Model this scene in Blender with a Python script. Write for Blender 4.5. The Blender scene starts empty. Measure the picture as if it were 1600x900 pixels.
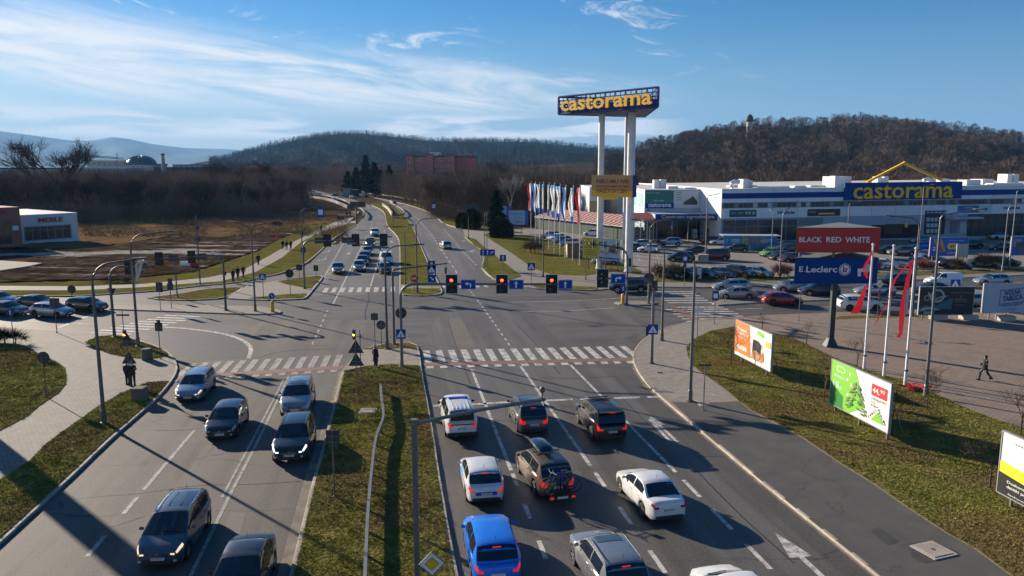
import bpy, bmesh, math, random
import numpy as np
from mathutils import Vector, Matrix
from math import sin, cos, tan, pi, radians, sqrt, atan2, hypot
random.seed(7); np.random.seed(7)
SC = bpy.context.scene
COL = SC.collection
# ---------------------------------------------------------------- camera
F = 1200.0; TH = math.atan(189.0/F); H = 15.0          # focal length in photo pixels, pitch, drone height
cam_d = bpy.data.cameras.new('camera'); cam = bpy.data.objects.new('camera', cam_d); COL.objects.link(cam)
cam_d.sensor_width = 36; cam_d.lens = 36*F/1600; cam_d.clip_end = 40000; cam_d.clip_start = 0.5
cam.location = (0, 0, H); cam.rotation_euler = (pi/2-TH, 0, 0)
SC.camera = cam
# ---------------------------------------------------------------- light
SUN_EL = radians(17.5); SUN_AZ = radians(-48)            # azimuth measured from the view direction (+Y), negative = left
sdir = Vector((sin(SUN_AZ)*cos(SUN_EL), cos(SUN_AZ)*cos(SUN_EL), sin(SUN_EL)))
sl = bpy.data.lights.new('sun', 'SUN'); sl.energy = 5.0; sl.angle = radians(0.55); sl.color = (1.0, 0.85, 0.67)
so = bpy.data.objects.new('sun', sl); COL.objects.link(so); so.rotation_euler = (-sdir).to_track_quat('-Z', 'Y').to_euler()
W = bpy.data.worlds.new('World'); SC.world = W; W.use_nodes = True
nt = W.node_tree; nt.nodes.clear()
def N(nt, t, **k):
    n = nt.nodes.new(t)
    for a, b in k.items(): setattr(n, a, b)
    return n
wo = N(nt, 'ShaderNodeOutputWorld'); bg = N(nt, 'ShaderNodeBackground')
sky = N(nt, 'ShaderNodeTexSky', sky_type='NISHITA'); sky.sun_disc = False
sky.sun_elevation = SUN_EL; sky.sun_rotation = SUN_AZ
sky.altitude = 300; sky.air_density = 1.0; sky.dust_density = 0.15; sky.ozone_density = 5.0
bg.inputs['Strength'].default_value = 0.05
# thin cirrus bands and low cumulus: noise on the view direction projected onto a flat cloud layer
tc = N(nt, 'ShaderNodeTexCoord'); sx = N(nt, 'ShaderNodeSeparateXYZ'); nt.links.new(tc.outputs['Generated'], sx.inputs[0])
def M(nt, op, a, b=None, c=None, clamp=False):
    n = N(nt, 'ShaderNodeMath', operation=op); n.use_clamp = clamp
    for i, v in enumerate((a, b, c)):
        if v is None: continue
        if isinstance(v, (int, float)): n.inputs[i].default_value = v
        else: nt.links.new(v, n.inputs[i])
    return n.outputs[0]
def sstep(nt, v, a, b):
    n = N(nt, 'ShaderNodeMapRange', interpolation_type='SMOOTHSTEP'); nt.links.new(v, n.inputs[0])
    n.inputs[1].default_value = a; n.inputs[2].default_value = b; return n.outputs[0]
X, Y, Z = sx.outputs
zc = M(nt, 'MAXIMUM', Z, 0.004)
az = M(nt, 'ARCTAN2', X, Y)                      # bearing
el = M(nt, 'ARCSINE', Z)
def noise_at(xe, ye, sc, det, rough, dist=0.0, off=0.0):
    cmb = N(nt, 'ShaderNodeCombineXYZ')
    nt.links.new(xe, cmb.inputs[0]); nt.links.new(ye, cmb.inputs[1]); cmb.inputs[2].default_value = off
    n = N(nt, 'ShaderNodeTexNoise'); nt.links.new(cmb.outputs[0], n.inputs['Vector'])
    n.inputs['Scale'].default_value = sc; n.inputs['Detail'].default_value = det; n.inputs['Roughness'].default_value = rough
    n.inputs['Distortion'].default_value = dist
    return n.outputs['Fac']
# cirrus: long streaks that sink to the right
tilt = M(nt, 'ADD', M(nt, 'MULTIPLY', el, 9.0), M(nt, 'MULTIPLY', az, 1.1))
cir = noise_at(M(nt, 'MULTIPLY', az, 1.2), tilt, 2.6, 9, 0.62, 0.6, 3.1)
cir_m = sstep(nt, cir, 0.47, 0.74)
# where the broad band of cirrus lies: from high on the left down to the horizon in the middle
bc = M(nt, 'ADD', M(nt, 'MULTIPLY', az, -0.05), 0.094)       # centre elevation of the band
bd = M(nt, 'ABSOLUTE', M(nt, 'SUBTRACT', el, bc))
bw = M(nt, 'MAXIMUM', M(nt, 'SUBTRACT', 0.036, M(nt, 'MULTIPLY', az, 0.060)), 0.006)
band = M(nt, 'SUBTRACT', 1.0, sstep(nt, M(nt, 'DIVIDE', bd, bw), 0.25, 1.1))
band = M(nt, 'MULTIPLY', band, M(nt, 'SUBTRACT', 1.0, sstep(nt, az, 0.0, 0.25)))
wisp = noise_at(M(nt, 'MULTIPLY', az, 2.6), tilt, 3.4, 10, 0.7, 1.2, 9.7)
wisp_m = M(nt, 'MULTIPLY', sstep(nt, wisp, 0.54, 0.72), 0.75)
up = sstep(nt, el, 0.07, 0.14)
c1 = M(nt, 'MULTIPLY', sstep(nt, cir, 0.36, 0.60), M(nt, 'MULTIPLY', band, 0.95))
c2 = M(nt, 'MULTIPLY', wisp_m, M(nt, 'MULTIPLY', up, M(nt,'SUBTRACT',1.0,sstep(nt, az, 0.12, 0.4))))
# low cumulus strip just above the far hills
cu = noise_at(M(nt, 'MULTIPLY', az, 3.0), M(nt, 'MULTIPLY', el, 22.0), 2.2, 6, 0.55, 0.2, 1.3)
cb = M(nt, 'MULTIPLY', sstep(nt, el, 0.030, 0.042), M(nt, 'SUBTRACT', 1.0, sstep(nt, el, 0.056, 0.072)))
c3 = M(nt, 'MULTIPLY', sstep(nt, cu, 0.43, 0.56), M(nt, 'MULTIPLY', cb, 0.95))
c3 = M(nt, 'MULTIPLY', c3, M(nt, 'SUBTRACT', 1.0, sstep(nt, az, 0.14, 0.24)))
call = M(nt, 'MAXIMUM', M(nt, 'MAXIMUM', c1, c2), c3)
mx = N(nt, 'ShaderNodeMixRGB'); nt.links.new(call, mx.inputs[0]); nt.links.new(sky.outputs[0], mx.inputs[1]); mx.inputs[2].default_value = (9.0, 9.1, 9.2, 1)
hs = N(nt, 'ShaderNodeHueSaturation'); hs.inputs['Saturation'].default_value = 1.22
nt.links.new(sky.outputs[0], hs.inputs['Color'])
# pale blue band of distant air low over the horizon, brighter towards the sun
hz_ = N(nt, 'ShaderNodeMixRGB'); nt.links.new(M(nt, 'MULTIPLY', M(nt, 'SUBTRACT', 1.0, sstep(nt, el, -0.02, 0.20)), 0.9), hz_.inputs[0]); nt.links.new(hs.outputs[0], hz_.inputs[1])
hc_ = N(nt, 'ShaderNodeMixRGB'); nt.links.new(sstep(nt, az, -0.65, 0.6), hc_.inputs[0]); hc_.inputs[1].default_value = (5.6, 6.9, 7.9, 1); hc_.inputs[2].default_value = (2.0, 3.6, 5.6, 1)
nt.links.new(hc_.outputs[0], hz_.inputs[2]); nt.links.new(hz_.outputs[0], mx.inputs[1])
nt.links.new(mx.outputs[0], bg.inputs[0]); nt.links.new(bg.outputs[0], wo.inputs[0])
SC.view_settings.view_transform = 'Standard'; SC.view_settings.look = 'None'; SC.view_settings.exposure = 1.12; SC.view_settings.gamma = 1.0
SC.cycles.max_bounces = 6; SC.cycles.diffuse_bounces = 2; SC.cycles.glossy_bounces = 3; SC.cycles.transparent_max_bounces = 12; SC.cycles.volume_bounces = 0
SC.cycles.use_denoising = True
# ---------------------------------------------------------------- pixel of the photo -> point of the place
def ray(px, py):
    u = (px-800)/F; v = (py-450)/F
    return u, cos(TH)-v*sin(TH), -sin(TH)-v*cos(TH)
def G(px, py, z=0.0):
    x, y, d = ray(px, py); t = (H-z)/(-d)
    return Vector((x*t, y*t, z))
def ZAT(Y, py):                       # height seen at photo row py for something at distance Y
    _, y, d = ray(800, py); return H + Y*d/y
def XAT(Y, px, py):
    x, y, d = ray(px, py); return x*Y/y
# ---------------------------------------------------------------- mesh helpers
class MB:
    def __init__(s): s.v = []; s.f = []
    def add(s, vs, fs):
        n = len(s.v); s.v += [tuple(p) for p in vs]; s.f += [tuple(i+n for i in f) for f in fs]; return s
    def box(s, c, d, rz=0.0, M_=None):
        hx, hy, hz = d[0]/2, d[1]/2, d[2]/2; vs = []
        for z in (-hz, hz):
            for x, y in ((-hx, -hy), (hx, -hy), (hx, hy), (-hx, hy)):
                p = Vector((x*cos(rz)-y*sin(rz), x*sin(rz)+y*cos(rz), z))
                if M_ is not None: p = M_ @ p
                vs.append((p.x+c[0], p.y+c[1], p.z+c[2]))
        return s.add(vs, [(3, 2, 1, 0), (4, 5, 6, 7), (0, 1, 5, 4), (1, 2, 6, 5), (2, 3, 7, 6), (3, 0, 4, 7)])
    def b2(s, a, b):
        return s.box([(a[i]+b[i])/2 for i in range(3)], [abs(b[i]-a[i]) for i in range(3)])
    def tube(s, pts, r, n=8, cap=True):
        pts = [Vector(p) for p in pts]; rs = r if isinstance(r, (list, tuple)) else [r]*len(pts)
        rings = []
        for i, p in enumerate(pts):
            t = (pts[min(i+1, len(pts)-1)]-pts[max(i-1, 0)]).normalized()
            a = Vector((0, 0, 1)) if abs(t.z) < .9 else Vector((1, 0, 0))
            u = t.cross(a).normalized(); w = t.cross(u)
            rings.append([p+(u*cos(2*pi*k/n)+w*sin(2*pi*k/n))*rs[i] for k in range(n)])
        vs = [q for R in rings for q in R]; fs = []
        for i in range(len(pts)-1):
            for k in range(n):
                k2 = (k+1) % n; fs.append((i*n+k, i*n+k2, (i+1)*n+k2, (i+1)*n+k))
        if cap: fs += [tuple(range(n-1, -1, -1)), tuple((len(pts)-1)*n+k for k in range(n))]
        return s.add(vs, fs)
    def lathe(s, prof, n=16, c=(0, 0, 0), axis='z'):
        vs = []; fs = []
        for r, z in prof:
            for k in range(n):
                a = 2*pi*k/n; p = (r*cos(a), r*sin(a), z)
                if axis == 'y': p = (p[0], p[2], p[1])
                if axis == 'x': p = (p[2], p[0], p[1])
                vs.append((p[0]+c[0], p[1]+c[1], p[2]+c[2]))
        for i in range(len(prof)-1):
            for k in range(n):
                k2 = (k+1) % n; fs.append((i*n+k, i*n+k2, (i+1)*n+k2, (i+1)*n+k))
        fs += [tuple(range(n-1, -1, -1)), tuple((len(prof)-1)*n+k for k in range(n))]
        return s.add(vs, fs)
    def prism(s, poly, y0, y1):        # outline in x,z pushed along y
        n = len(poly); vs = [(x, y0, z) for x, z in poly]+[(x, y1, z) for x, z in poly]
        fs = [tuple(range(n)), tuple(range(2*n-1, n-1, -1))]+[(k, (k+1) % n+0, (k+1) % n+n, k+n)[::-1] for k in range(n)]
        return s.add(vs, fs)
    def mesh(s, name, smooth=False, fix=True):
        me = bpy.data.meshes.new(name); me.from_pydata(s.v, [], s.f); me.update()
        if fix:
            bm = bmesh.new(); bm.from_mesh(me); bmesh.ops.recalc_face_normals(bm, faces=bm.faces); bm.to_mesh(me); bm.free()
        if smooth:
            me.shade_smooth()
            me.set_sharp_from_angle(angle=radians(38))
        return me
def npmesh(name, V, Fc, k=3):
    me = bpy.data.meshes.new(name); n = len(Fc)
    me.vertices.add(len(V)); me.vertices.foreach_set('co', np.ascontiguousarray(V, dtype=np.float32).ravel())
    me.loops.add(n*k); me.loops.foreach_set('vertex_index', np.ascontiguousarray(Fc, dtype=np.int32).ravel())
    me.polygons.add(n); me.polygons.foreach_set('loop_start', np.arange(0, n*k, k, dtype=np.int32))
    me.update(calc_edges=True); return me
def link(o, parent=None):
    COL.objects.link(o)
    if parent is not None: o.parent = parent
    return o
def part(name, mb, mat, parent=None, smooth=False, loc=None, kind=None, label=None, fix=True):
    me = mb if isinstance(mb, bpy.types.Mesh) else mb.mesh(name, smooth, fix)
    if mat is not None and len(me.materials) == 0: me.materials.append(mat)
    o = bpy.data.objects.new(name, me); link(o, parent)
    if loc is not None: o.location = loc
    if kind: o['kind'] = kind
    if label: o['label'] = label
    return o
def thing(name, label, cat, loc=(0, 0, 0), rz=0.0, group=None):
    o = bpy.data.objects.new(name, None); link(o); o.location = loc; o.rotation_euler = (0, 0, rz)
    o.empty_display_size = .2
    tag(o, label, cat, group); return o
def tag(o, label, cat, group=None):
    o['label'] = label; o['category'] = cat
    if group: o['group'] = group
    return o
def copy_tree(o, parent=None):
    c = o.copy(); COL.objects.link(c); c.parent = parent
    for ch in KIDS.get(o.name, [k for k in o.children]): copy_tree(ch, c)
    return c
KIDS = {}
TMP = bpy.data.scenes.new('lettering_workshop')       # letters are turned into meshes in here, removed at the end
def text(s, size, mat, parent, loc, rot, name='lettering', align='CENTER', depth=.02, bold=.0, sx=1.0, maxw=None):
    cu = bpy.data.curves.new(name, 'FONT'); cu.body = s; cu.size = size; cu.align_x = align; cu.align_y = 'CENTER'
    cu.extrude = depth; cu.offset = bold; cu.resolution_u = 2
    o = bpy.data.objects.new(name, cu)
    TMP.collection.objects.link(o); vl = TMP.view_layers[0]; vl.update(); dg = vl.depsgraph
    me = bpy.data.meshes.new_from_object(o.evaluated_get(dg)); bpy.data.objects.remove(o)
    me.materials.clear(); me.materials.append(mat)
    if maxw:
        xs = [v.co.x for v in me.vertices]; w = max(xs)-min(xs); sx = maxw/w
        for v in me.vertices: v.co.x *= sx
        sx = 1
    m = bpy.data.objects.new(name, me); link(m, parent); m.location = loc; m.rotation_euler = rot; m.scale = (sx, 1, 1); return m
# ---------------------------------------------------------------- materials
def rgb(c): return (c[0], c[1], c[2], 1)
MATS = {}
def mat(name, col, rough=.6, metal=0.0, spec=.5, coat=0.0, emit=None, es=0.0, alpha=None):
    if name in MATS: return MATS[name]
    m = bpy.data.materials.new(name); m.use_nodes = True; b = m.node_tree.nodes['Principled BSDF']
    b.inputs['Base Color'].default_value = rgb(col); b.inputs['Roughness'].default_value = rough
    b.inputs['Metallic'].default_value = metal; b.inputs['Specular IOR Level'].default_value = spec
    if coat: b.inputs['Coat Weight'].default_value = coat; b.inputs['Coat Roughness'].default_value = .05
    if emit: b.inputs['Emission Color'].default_value = rgb(emit); b.inputs['Emission Strength'].default_value = es
    MATS[name] = m; return m
def noisy(name, stops, scale, rough=.85, detail=8, bump=0.0, bscale=None, bdist=.02, extra=None, metal=0.0, spec=.4, rnd=0.0, coords='Object', stretch=None):
    """base colour from noise through a ramp; extra(nt, colour socket, vector socket) may layer wear on it"""
    if name in MATS: return MATS[name]
    m = bpy.data.materials.new(name); m.use_nodes = True; nt = m.node_tree; b = nt.nodes['Principled BSDF']
    tc = N(nt, 'ShaderNodeTexCoord'); vec = tc.outputs[coords]
    if stretch:
        mp = N(nt, 'ShaderNodeMapping'); mp.inputs['Scale'].default_value = stretch; nt.links.new(vec, mp.inputs[0]); svec = mp.outputs[0]
    else: svec = vec
    n = N(nt, 'ShaderNodeTexNoise'); n.inputs['Scale'].default_value = scale; n.inputs['Detail'].default_value = detail; n.inputs['Roughness'].default_value = .65
    nt.links.new(svec, n.inputs['Vector'])
    r = N(nt, 'ShaderNodeValToRGB'); nt.links.new(n.outputs['Fac'], r.inputs[0])
    while len(r.color_ramp.elements) < len(stops): r.color_ramp.elements.new(.5)
    for e, (p, c) in zip(r.color_ramp.elements, stops): e.position = p; e.color = rgb(c)
    c = r.outputs[0]
    if rnd:
        oi = N(nt, 'ShaderNodeObjectInfo'); hv = N(nt, 'ShaderNodeHueSaturation'); nt.links.new(c, hv.inputs['Color'])
        nt.links.new(M(nt, 'ADD', M(nt, 'MULTIPLY', oi.outputs['Random'], rnd), 1-rnd/2), hv.inputs['Value']); c = hv.outputs[0]
    if extra: c = extra(nt, c, vec)
    nt.links.new(c, b.inputs['Base Color'])
    b.inputs['Roughness'].default_value = rough; b.inputs['Metallic'].default_value = metal; b.inputs['Specular IOR Level'].default_value = spec
    if bump:
        n2 = N(nt, 'ShaderNodeTexNoise'); n2.inputs['Scale'].default_value = bscale or scale*4; n2.inputs['Detail'].default_value = 4; nt.links.new(vec, n2.inputs['Vector'])
        bp = N(nt, 'ShaderNodeBump'); bp.inputs['Strength'].default_value = bump; bp.inputs['Distance'].default_value = bdist
        nt.links.new(n2.outputs['Fac'], bp.inputs['Height']); nt.links.new(bp.outputs[0], b.inputs['Normal'])
    MATS[name] = m; return m
def mixc(nt, fac, a, b, mode='MIX'):
    n = N(nt, 'ShaderNodeMixRGB', blend_type=mode)
    for i, v in enumerate((fac, a, b)):
        if isinstance(v, (int, float)): n.inputs[i].default_value = v
        elif isinstance(v, tuple): n.inputs[i].default_value = rgb(v)
        else: nt.links.new(v, n.inputs[i])
    return n.outputs[0]
def tex(nt, vec, scale, det=4, rough=.5, stretch=None, rot=0.0, dist=0.0):
    if stretch or rot:
        mp = N(nt, 'ShaderNodeMapping'); nt.links.new(vec, mp.inputs[0]); mp.inputs['Rotation'].default_value = (0, 0, rot)
        vec = mp.outputs[0]
        if stretch:
            m2 = N(nt, 'ShaderNodeMapping'); nt.links.new(vec, m2.inputs[0]); m2.inputs['Scale'].default_value = stretch; vec = m2.outputs[0]
    n = N(nt, 'ShaderNodeTexNoise'); n.inputs['Scale'].default_value = scale; n.inputs['Detail'].default_value = det
    n.inputs['Roughness'].default_value = rough; n.inputs['Distortion'].default_value = dist; nt.links.new(vec, n.inputs['Vector']); return n.outputs['Fac']
def cracks(nt, vec, scale, w, stretch=None, rot=0.0):
    if stretch: mp = N(nt, 'ShaderNodeMapping'); nt.links.new(vec, mp.inputs[0]); mp.inputs['Scale'].default_value = stretch; vec = mp.outputs[0]
    dn = N(nt, 'ShaderNodeTexNoise'); dn.inputs['Scale'].default_value = scale*2.5; dn.inputs['Detail'].default_value = 5; nt.links.new(vec, dn.inputs['Vector'])
    ad = N(nt, 'ShaderNodeVectorMath', operation='MULTIPLY_ADD'); nt.links.new(dn.outputs['Color'], ad.inputs[0]); ad.inputs[1].default_value = (1/scale*.5,)*3; nt.links.new(vec, ad.inputs[2])
    v = N(nt, 'ShaderNodeTexVoronoi', feature='DISTANCE_TO_EDGE'); v.inputs['Scale'].default_value = scale; nt.links.new(ad.outputs[0], v.inputs['Vector'])
    return M(nt, 'SUBTRACT', 1.0, sstep(nt, v.outputs['Distance'], 0.0, w))
def asphalt_extra(rot, dark=1.0):
    def ex(nt, c, vec):
        tr = tex(nt, vec, .55, 3, .5, (1.0, .03, 1.0), rot)            # wheel tracks worn along the driving direction
        c = mixc(nt, M(nt, 'MULTIPLY', sstep(nt, tr, .42, .58), .6), c, (.125*dark, .118*dark, .108*dark))
        big = tex(nt, vec, .045, 3, .5)
        c = mixc(nt, M(nt, 'MULTIPLY', sstep(nt, big, .5, .62), .55), c, (.048*dark, .044*dark, .040*dark))
        oil = tex(nt, vec, .9, 4, .6, (1.0, .10, 1.0), rot)
        c = mixc(nt, M(nt, 'MULTIPLY', sstep(nt, oil, .60, .70), .55), c, (.03, .028, .025))
        msk = sstep(nt, tex(nt, vec, .08, 2, .5), .42, .52)
        ck = M(nt, 'MULTIPLY', cracks(nt, vec, .18, .010, (.28, 1, 1), rot*.5), msk)
        c = mixc(nt, M(nt, 'MULTIPLY', ck, .75), c, (.018, .017, .016))
        gr = tex(nt, vec, 9, 3, .8)
        c = mixc(nt, M(nt, 'MULTIPLY', sstep(nt, gr, .5, .68), .38), c, (.19, .18, .165))
        c = mixc(nt, M(nt, 'MULTIPLY', sstep(nt, gr, .48, .34), .35), c, (.03, .028, .026))
        return c
    return ex
asphalt = noisy('asphalt', [(.3, (.048, .044, .039)), (.7, (.074, .067, .059))], .35, .66, 8, .35, 30, .01, asphalt_extra(radians(-9)), spec=.55)
asphalt_left = noisy('asphalt_pale', [(.3, (.060, .057, .054)), (.7, (.094, .089, .083))], .35, .78, 8, .6, 14, .015, asphalt_extra(radians(-7), 1.0), spec=.32)
asphalt_side = noisy('asphalt_cross_street', [(.3, (.062, .057, .051)), (.7, (.096, .087, .077))], .4, .64, 8, .35, 30, .01, asphalt_extra(radians(85), 1.0), spec=.35)
asphalt_walk = noisy('asphalt_footway', [(.25, (.060, .060, .058)), (.5, (.078, .077, .073)), (.75, (.10, .096, .088))], .8, .8, 9, .3, 40, .008,
    lambda nt, c, vec: mixc(nt, M(nt, 'MULTIPLY', M(nt, 'MULTIPLY', cracks(nt, vec, .3, .008), sstep(nt, tex(nt, vec, .12, 2), .5, .58)), .7), c, (.02, .02, .02)))
asphalt_park = noisy('asphalt_car_park', [(.3, (.17, .15, .13)), (.7, (.24, .215, .185))], .25, .85, 8, .2, 20, .01,
    lambda nt, c, vec: mixc(nt, M(nt, 'MULTIPLY', sstep(nt, tex(nt, vec, .9, 4, .6), .58, .7), .5), c, (.07, .065, .06)))
def paver_extra(w, h, joint, tint):
    def ex(nt, c, vec):
        b = N(nt, 'ShaderNodeTexBrick'); nt.links.new(vec, b.inputs['Vector']); b.inputs['Scale'].default_value = 1.0
        b.inputs['Brick Width'].default_value = w; b.inputs['Row Height'].default_value = h; b.inputs['Mortar Size'].default_value = joint
        b.inputs['Color1'].default_value = (1, 1, 1, 1); b.inputs['Color2'].default_value = (.74, .74, .74, 1); b.inputs['Mortar'].default_value = (.35, .33, .3, 1)
        c = mixc(nt, .85, c, b.outputs['Color'], 'MULTIPLY')
        big = tex(nt, vec, .12, 5, .6)
        c = mixc(nt, M(nt, 'MULTIPLY', sstep(nt, big, .5, .68), .55), c, tint)
        st = tex(nt, vec, .9, 6, .7)
        return mixc(nt, M(nt, 'MULTIPLY', sstep(nt, st, .60, .72), .45), c, (.07, .06, .045))
    return ex
paver = noisy('concrete_pavers', [(.3, (.25, .225, .195)), (.7, (.36, .325, .28))], 2.2, .9, 6, .25, 12, .01, paver_extra(.40, .22, .022, (.22, .19, .16)))
paver_left = noisy('pale_pavers', [(.3, (.20, .185, .165)), (.7, (.29, .265, .235))], 1.6, .85, 6, .3, 9, .015, paver_extra(.30, .20, .02, (.22, .20, .17)))
paver_plaza = noisy('plaza_pavers', [(.3, (.22, .172, .14)), (.55, (.28, .215, .172)), (.8, (.24, .205, .17))], .5, .9, 8, .2, 9, .01, paver_extra(.4, .2, .02, (.24, .155, .12)))
kerbmat = noisy('kerb_concrete', [(.3, (.28, .25, .21)), (.7, (.42, .38, .32))], 3.0, .85, 6, .3, 20, .01, rnd=.35)
kerbfar = noisy('kerb_concrete_far', [(.3, (.32, .29, .25)), (.7, (.42, .38, .33))], 3.0, .85)
concrete = noisy('concrete', [(.3, (.30, .28, .25)), (.7, (.42, .40, .36))], 1.2, .85, 7, .2, 12, .01)
def paint_wear(nt, c, vec):
    n = tex(nt, vec, 2.2, 8, .8); return mixc(nt, M(nt, 'MULTIPLY', sstep(nt, n, .46, .58), .75), c, (.11, .105, .10))
roadpaint = noisy('road_paint', [(.3, (.46, .45, .42)), (.7, (.62, .60, .56))], 1.5, .7, extra=paint_wear)
roadworn = noisy('road_paint_worn', [(.3, (.28, .27, .25)), (.7, (.40, .39, .36))], 1.5, .7, extra=paint_wear)
roadred = noisy('red_cycle_paint', [(.3, (.20, .085, .07)), (.7, (.27, .12, .10))], 1.5, .8, extra=paint_wear)
def grass_extra(nt, c, vec):
    big = tex(nt, vec, .16, 5, .6)
    c = mixc(nt, M(nt, 'MULTIPLY', sstep(nt, big, .45, .57), .7), c, (.125, .088, .042))
    sm = tex(nt, vec, 1.6, 5, .7)
    return mixc(nt, M(nt, 'MULTIPLY', sstep(nt, sm, .55, .7), .6), c, (.04, .032, .018))
grassmat = noisy('turf', [(.3, (.07, .072, .018)), (.5, (.13, .125, .034)), (.75, (.21, .175, .06))], 1.1, .95, 8, .9, 5, .12, grass_extra, spec=0)
grassfar = noisy('turf_far', [(.3, (.07, .08, .018)), (.5, (.125, .13, .028)), (.75, (.19, .165, .05))], .5, .95, 8, .7, 2.5, .2, grass_extra, spec=0)
blade = noisy('grass_blades', [(.32, (.09, .096, .02)), (.47, (.22, .215, .045)), (.58, (.38, .33, .10)), (.72, (.30, .21, .11))], .8, .8, 6, spec=0, extra=lambda nt, c, vec: mixc(nt, M(nt, 'MULTIPLY', sstep(nt, tex(nt, vec, .16, 5, .6), .45, .57), .65), c, (.20, .135, .06)))
def mud_extra(nt, c, vec):
    w = tex(nt, vec, .035, 8, .7, (.4, 2.2, 1), radians(8), 1.8)
    tr = tex(nt, vec, .5, 5, .6, (.12, 1.0, 1), radians(12), .6)
    c = mixc(nt, M(nt, 'MULTIPLY', sstep(nt, tr, .48, .60), .65), c, (.030, .020, .014))
    return mixc(nt, M(nt, 'MULTIPLY', sstep(nt, w, .55, .60), .9), c, (.38, .34, .30))  # pale streaks: the glint of wet puddles painted as colour
mud = noisy('mud', [(.3, (.036, .024, .017)), (.5, (.070, .049, .035)), (.7, (.14, .105, .077))], .35, .9, 10, 1.0, 1.1, .35, mud_extra, spec=0)
drymeadow = noisy('dry_meadow', [(.3, (.08, .055, .03)), (.5, (.18, .11, .06)), (.7, (.12, .115, .04))], .09, .95, 9, .8, 1.2, .3, spec=0)
ground_m = noisy('forest_floor', [(.3, (.05, .038, .027)), (.6, (.09, .068, .046)), (.8, (.12, .09, .06))], .05, .95, 9, .5, .8, .3, spec=0)
gravel_m = noisy('pale_gravel', [(.3, (.26, .235, .20)), (.7, (.38, .345, .30))], .6, .9, 8, .3, 5, .05, spec=.1)
steel = noisy('galvanised_steel', [(.3, (.12, .13, .14)), (.7, (.20, .21, .22))], 1.5, .55, metal=.55, rnd=.25)
darksteel = noisy('weathered_pole', [(.3, (.10, .095, .09)), (.7, (.17, .165, .155))], 1.5, .6, metal=.3, rnd=.3)
black = mat('black_plastic', (.012, .012, .013), .45)
blackm = mat('matt_black', (.02, .02, .021), .8)
signback = noisy('sign_back_grey', [(.3, (.045, .048, .052)), (.7, (.075, .08, .085))], 2, .55, metal=.3)
signblue = mat('sign_blue', (.003, .06, .34), .5, spec=.2)
signwhite = mat('sign_white', (.72, .74, .76), .4)
signred = mat('sign_red', (.55, .015, .015), .4)
signyellow = mat('sign_yellow', (.78, .45, .02), .4)
bollard_y = mat('bollard_yellow', (.75, .36, .02), .45)
lamp_red = mat('signal_red_lit', (.6, .02, .01), .4, emit=(1, .06, .03), es=2.6)
lamp_amber = mat('signal_amber_lit', (.7, .25, .02), .4, emit=(1, .35, .04), es=5.0)
lamp_off = mat('signal_lens_dark', (.02, .022, .02), .25)
lamp_glass = mat('lamp_glass', (.75, .75, .72), .25)
# ================================================================ GROUND
def W2(pts, z=0.0): return [G(x, y) for x, y in pts]
def smooth_pts(P, it=2, closed=False):
    P = [Vector((p[0], p[1])) for p in P]
    for _ in range(it):
        Q = [] if closed else [P[0]]
        n = len(P)
        for i in range(n if closed else n-1):
            a, b = P[i], P[(i+1) % n]
            if (b-a).length < .35: Q += [a*.5+b*.5]; continue
            Q += [a*.75+b*.25, a*.25+b*.75]
        if not closed: Q.append(P[-1])
        P = Q
    return P
def sheet(name, pts, z, material, wpts=False, it=0):
    P = [(p[0], p[1]) for p in (pts if wpts else W2(pts))]
    if it: P = smooth_pts(P, it, True)
    me = bpy.data.meshes.new(name); me.from_pydata([(p[0], p[1], z) for p in P], [], [tuple(range(len(P)))]); me.update()
    if me.polygons[0].normal.z < 0: me.flip_normals()
    o = part(name, me, material); o['kind'] = 'structure'; return o
from mathutils import noise as mnoise
def rough_sheet(name, pts, z, material, step, amp, f1, f2):
    """uneven ground: a height field clipped to the outline, with lumps and wheel ruts"""
    P = [(g.x, g.y) for g in W2(pts)]; xs = [p[0] for p in P]; ys = [p[1] for p in P]; nx = int((max(xs)-min(xs))/step)+1; ny = int((max(ys)-min(ys))/step)+1
    X, Y = np.meshgrid(min(xs)+np.arange(nx)*step, min(ys)+np.arange(ny)*step); IN = in_poly(P, X.ravel()+step/2, Y.ravel()+step/2).reshape(ny, nx)
    vs = []
    for x, y in zip(X.ravel(), Y.ravel()):
        h = abs(mnoise.noise(Vector((x*f1, y*f1, 1.0))))+.6*mnoise.noise(Vector((x*f2, y*f2, 4.0)))+.5*max(0, sin(y*1.9+mnoise.noise(Vector((x*.05, y*.05, 7)))*9)-.55); vs.append((x, y, z+amp*(h+.35)))
    fs = [(j*nx+i, j*nx+i+1, (j+1)*nx+i+1, (j+1)*nx+i) for j in range(ny-1) for i in range(nx-1) if IN[j, i]]
    o = part(name, MB().add(vs, fs), material, fix=False); o['kind'] = 'structure'; return o
def in_poly(P, X, Y):
    inside = np.zeros(len(X), bool); n = len(P)
    for i in range(n):
        x1, y1 = P[i]; x2, y2 = P[(i+1) % n]
        inside ^= ((y1 > Y) != (y2 > Y)) & (X < (x2-x1)*(Y-y1)/((y2-y1) if y2 != y1 else 1e-9)+x1)
    return inside
def slab(name, pts, z0, z1, material, it=0, wpts=False):
    P = [(p[0], p[1]) for p in (pts if wpts else W2(pts))]
    if it: P = smooth_pts(P, it, True)
    n = len(P); vs = [(p[0], p[1], z1) for p in P]+[(p[0], p[1], z0) for p in P]
    fs = [tuple(range(n))]+[(i, i+n, (i+1) % n+n, (i+1) % n) for i in range(n)]
    m = MB(); m.add(vs, fs); o = part(name, m, material); o['kind'] = 'structure'
    if o.data.polygons[0].normal.z < 0: o.data.flip_normals()
    return o
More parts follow.
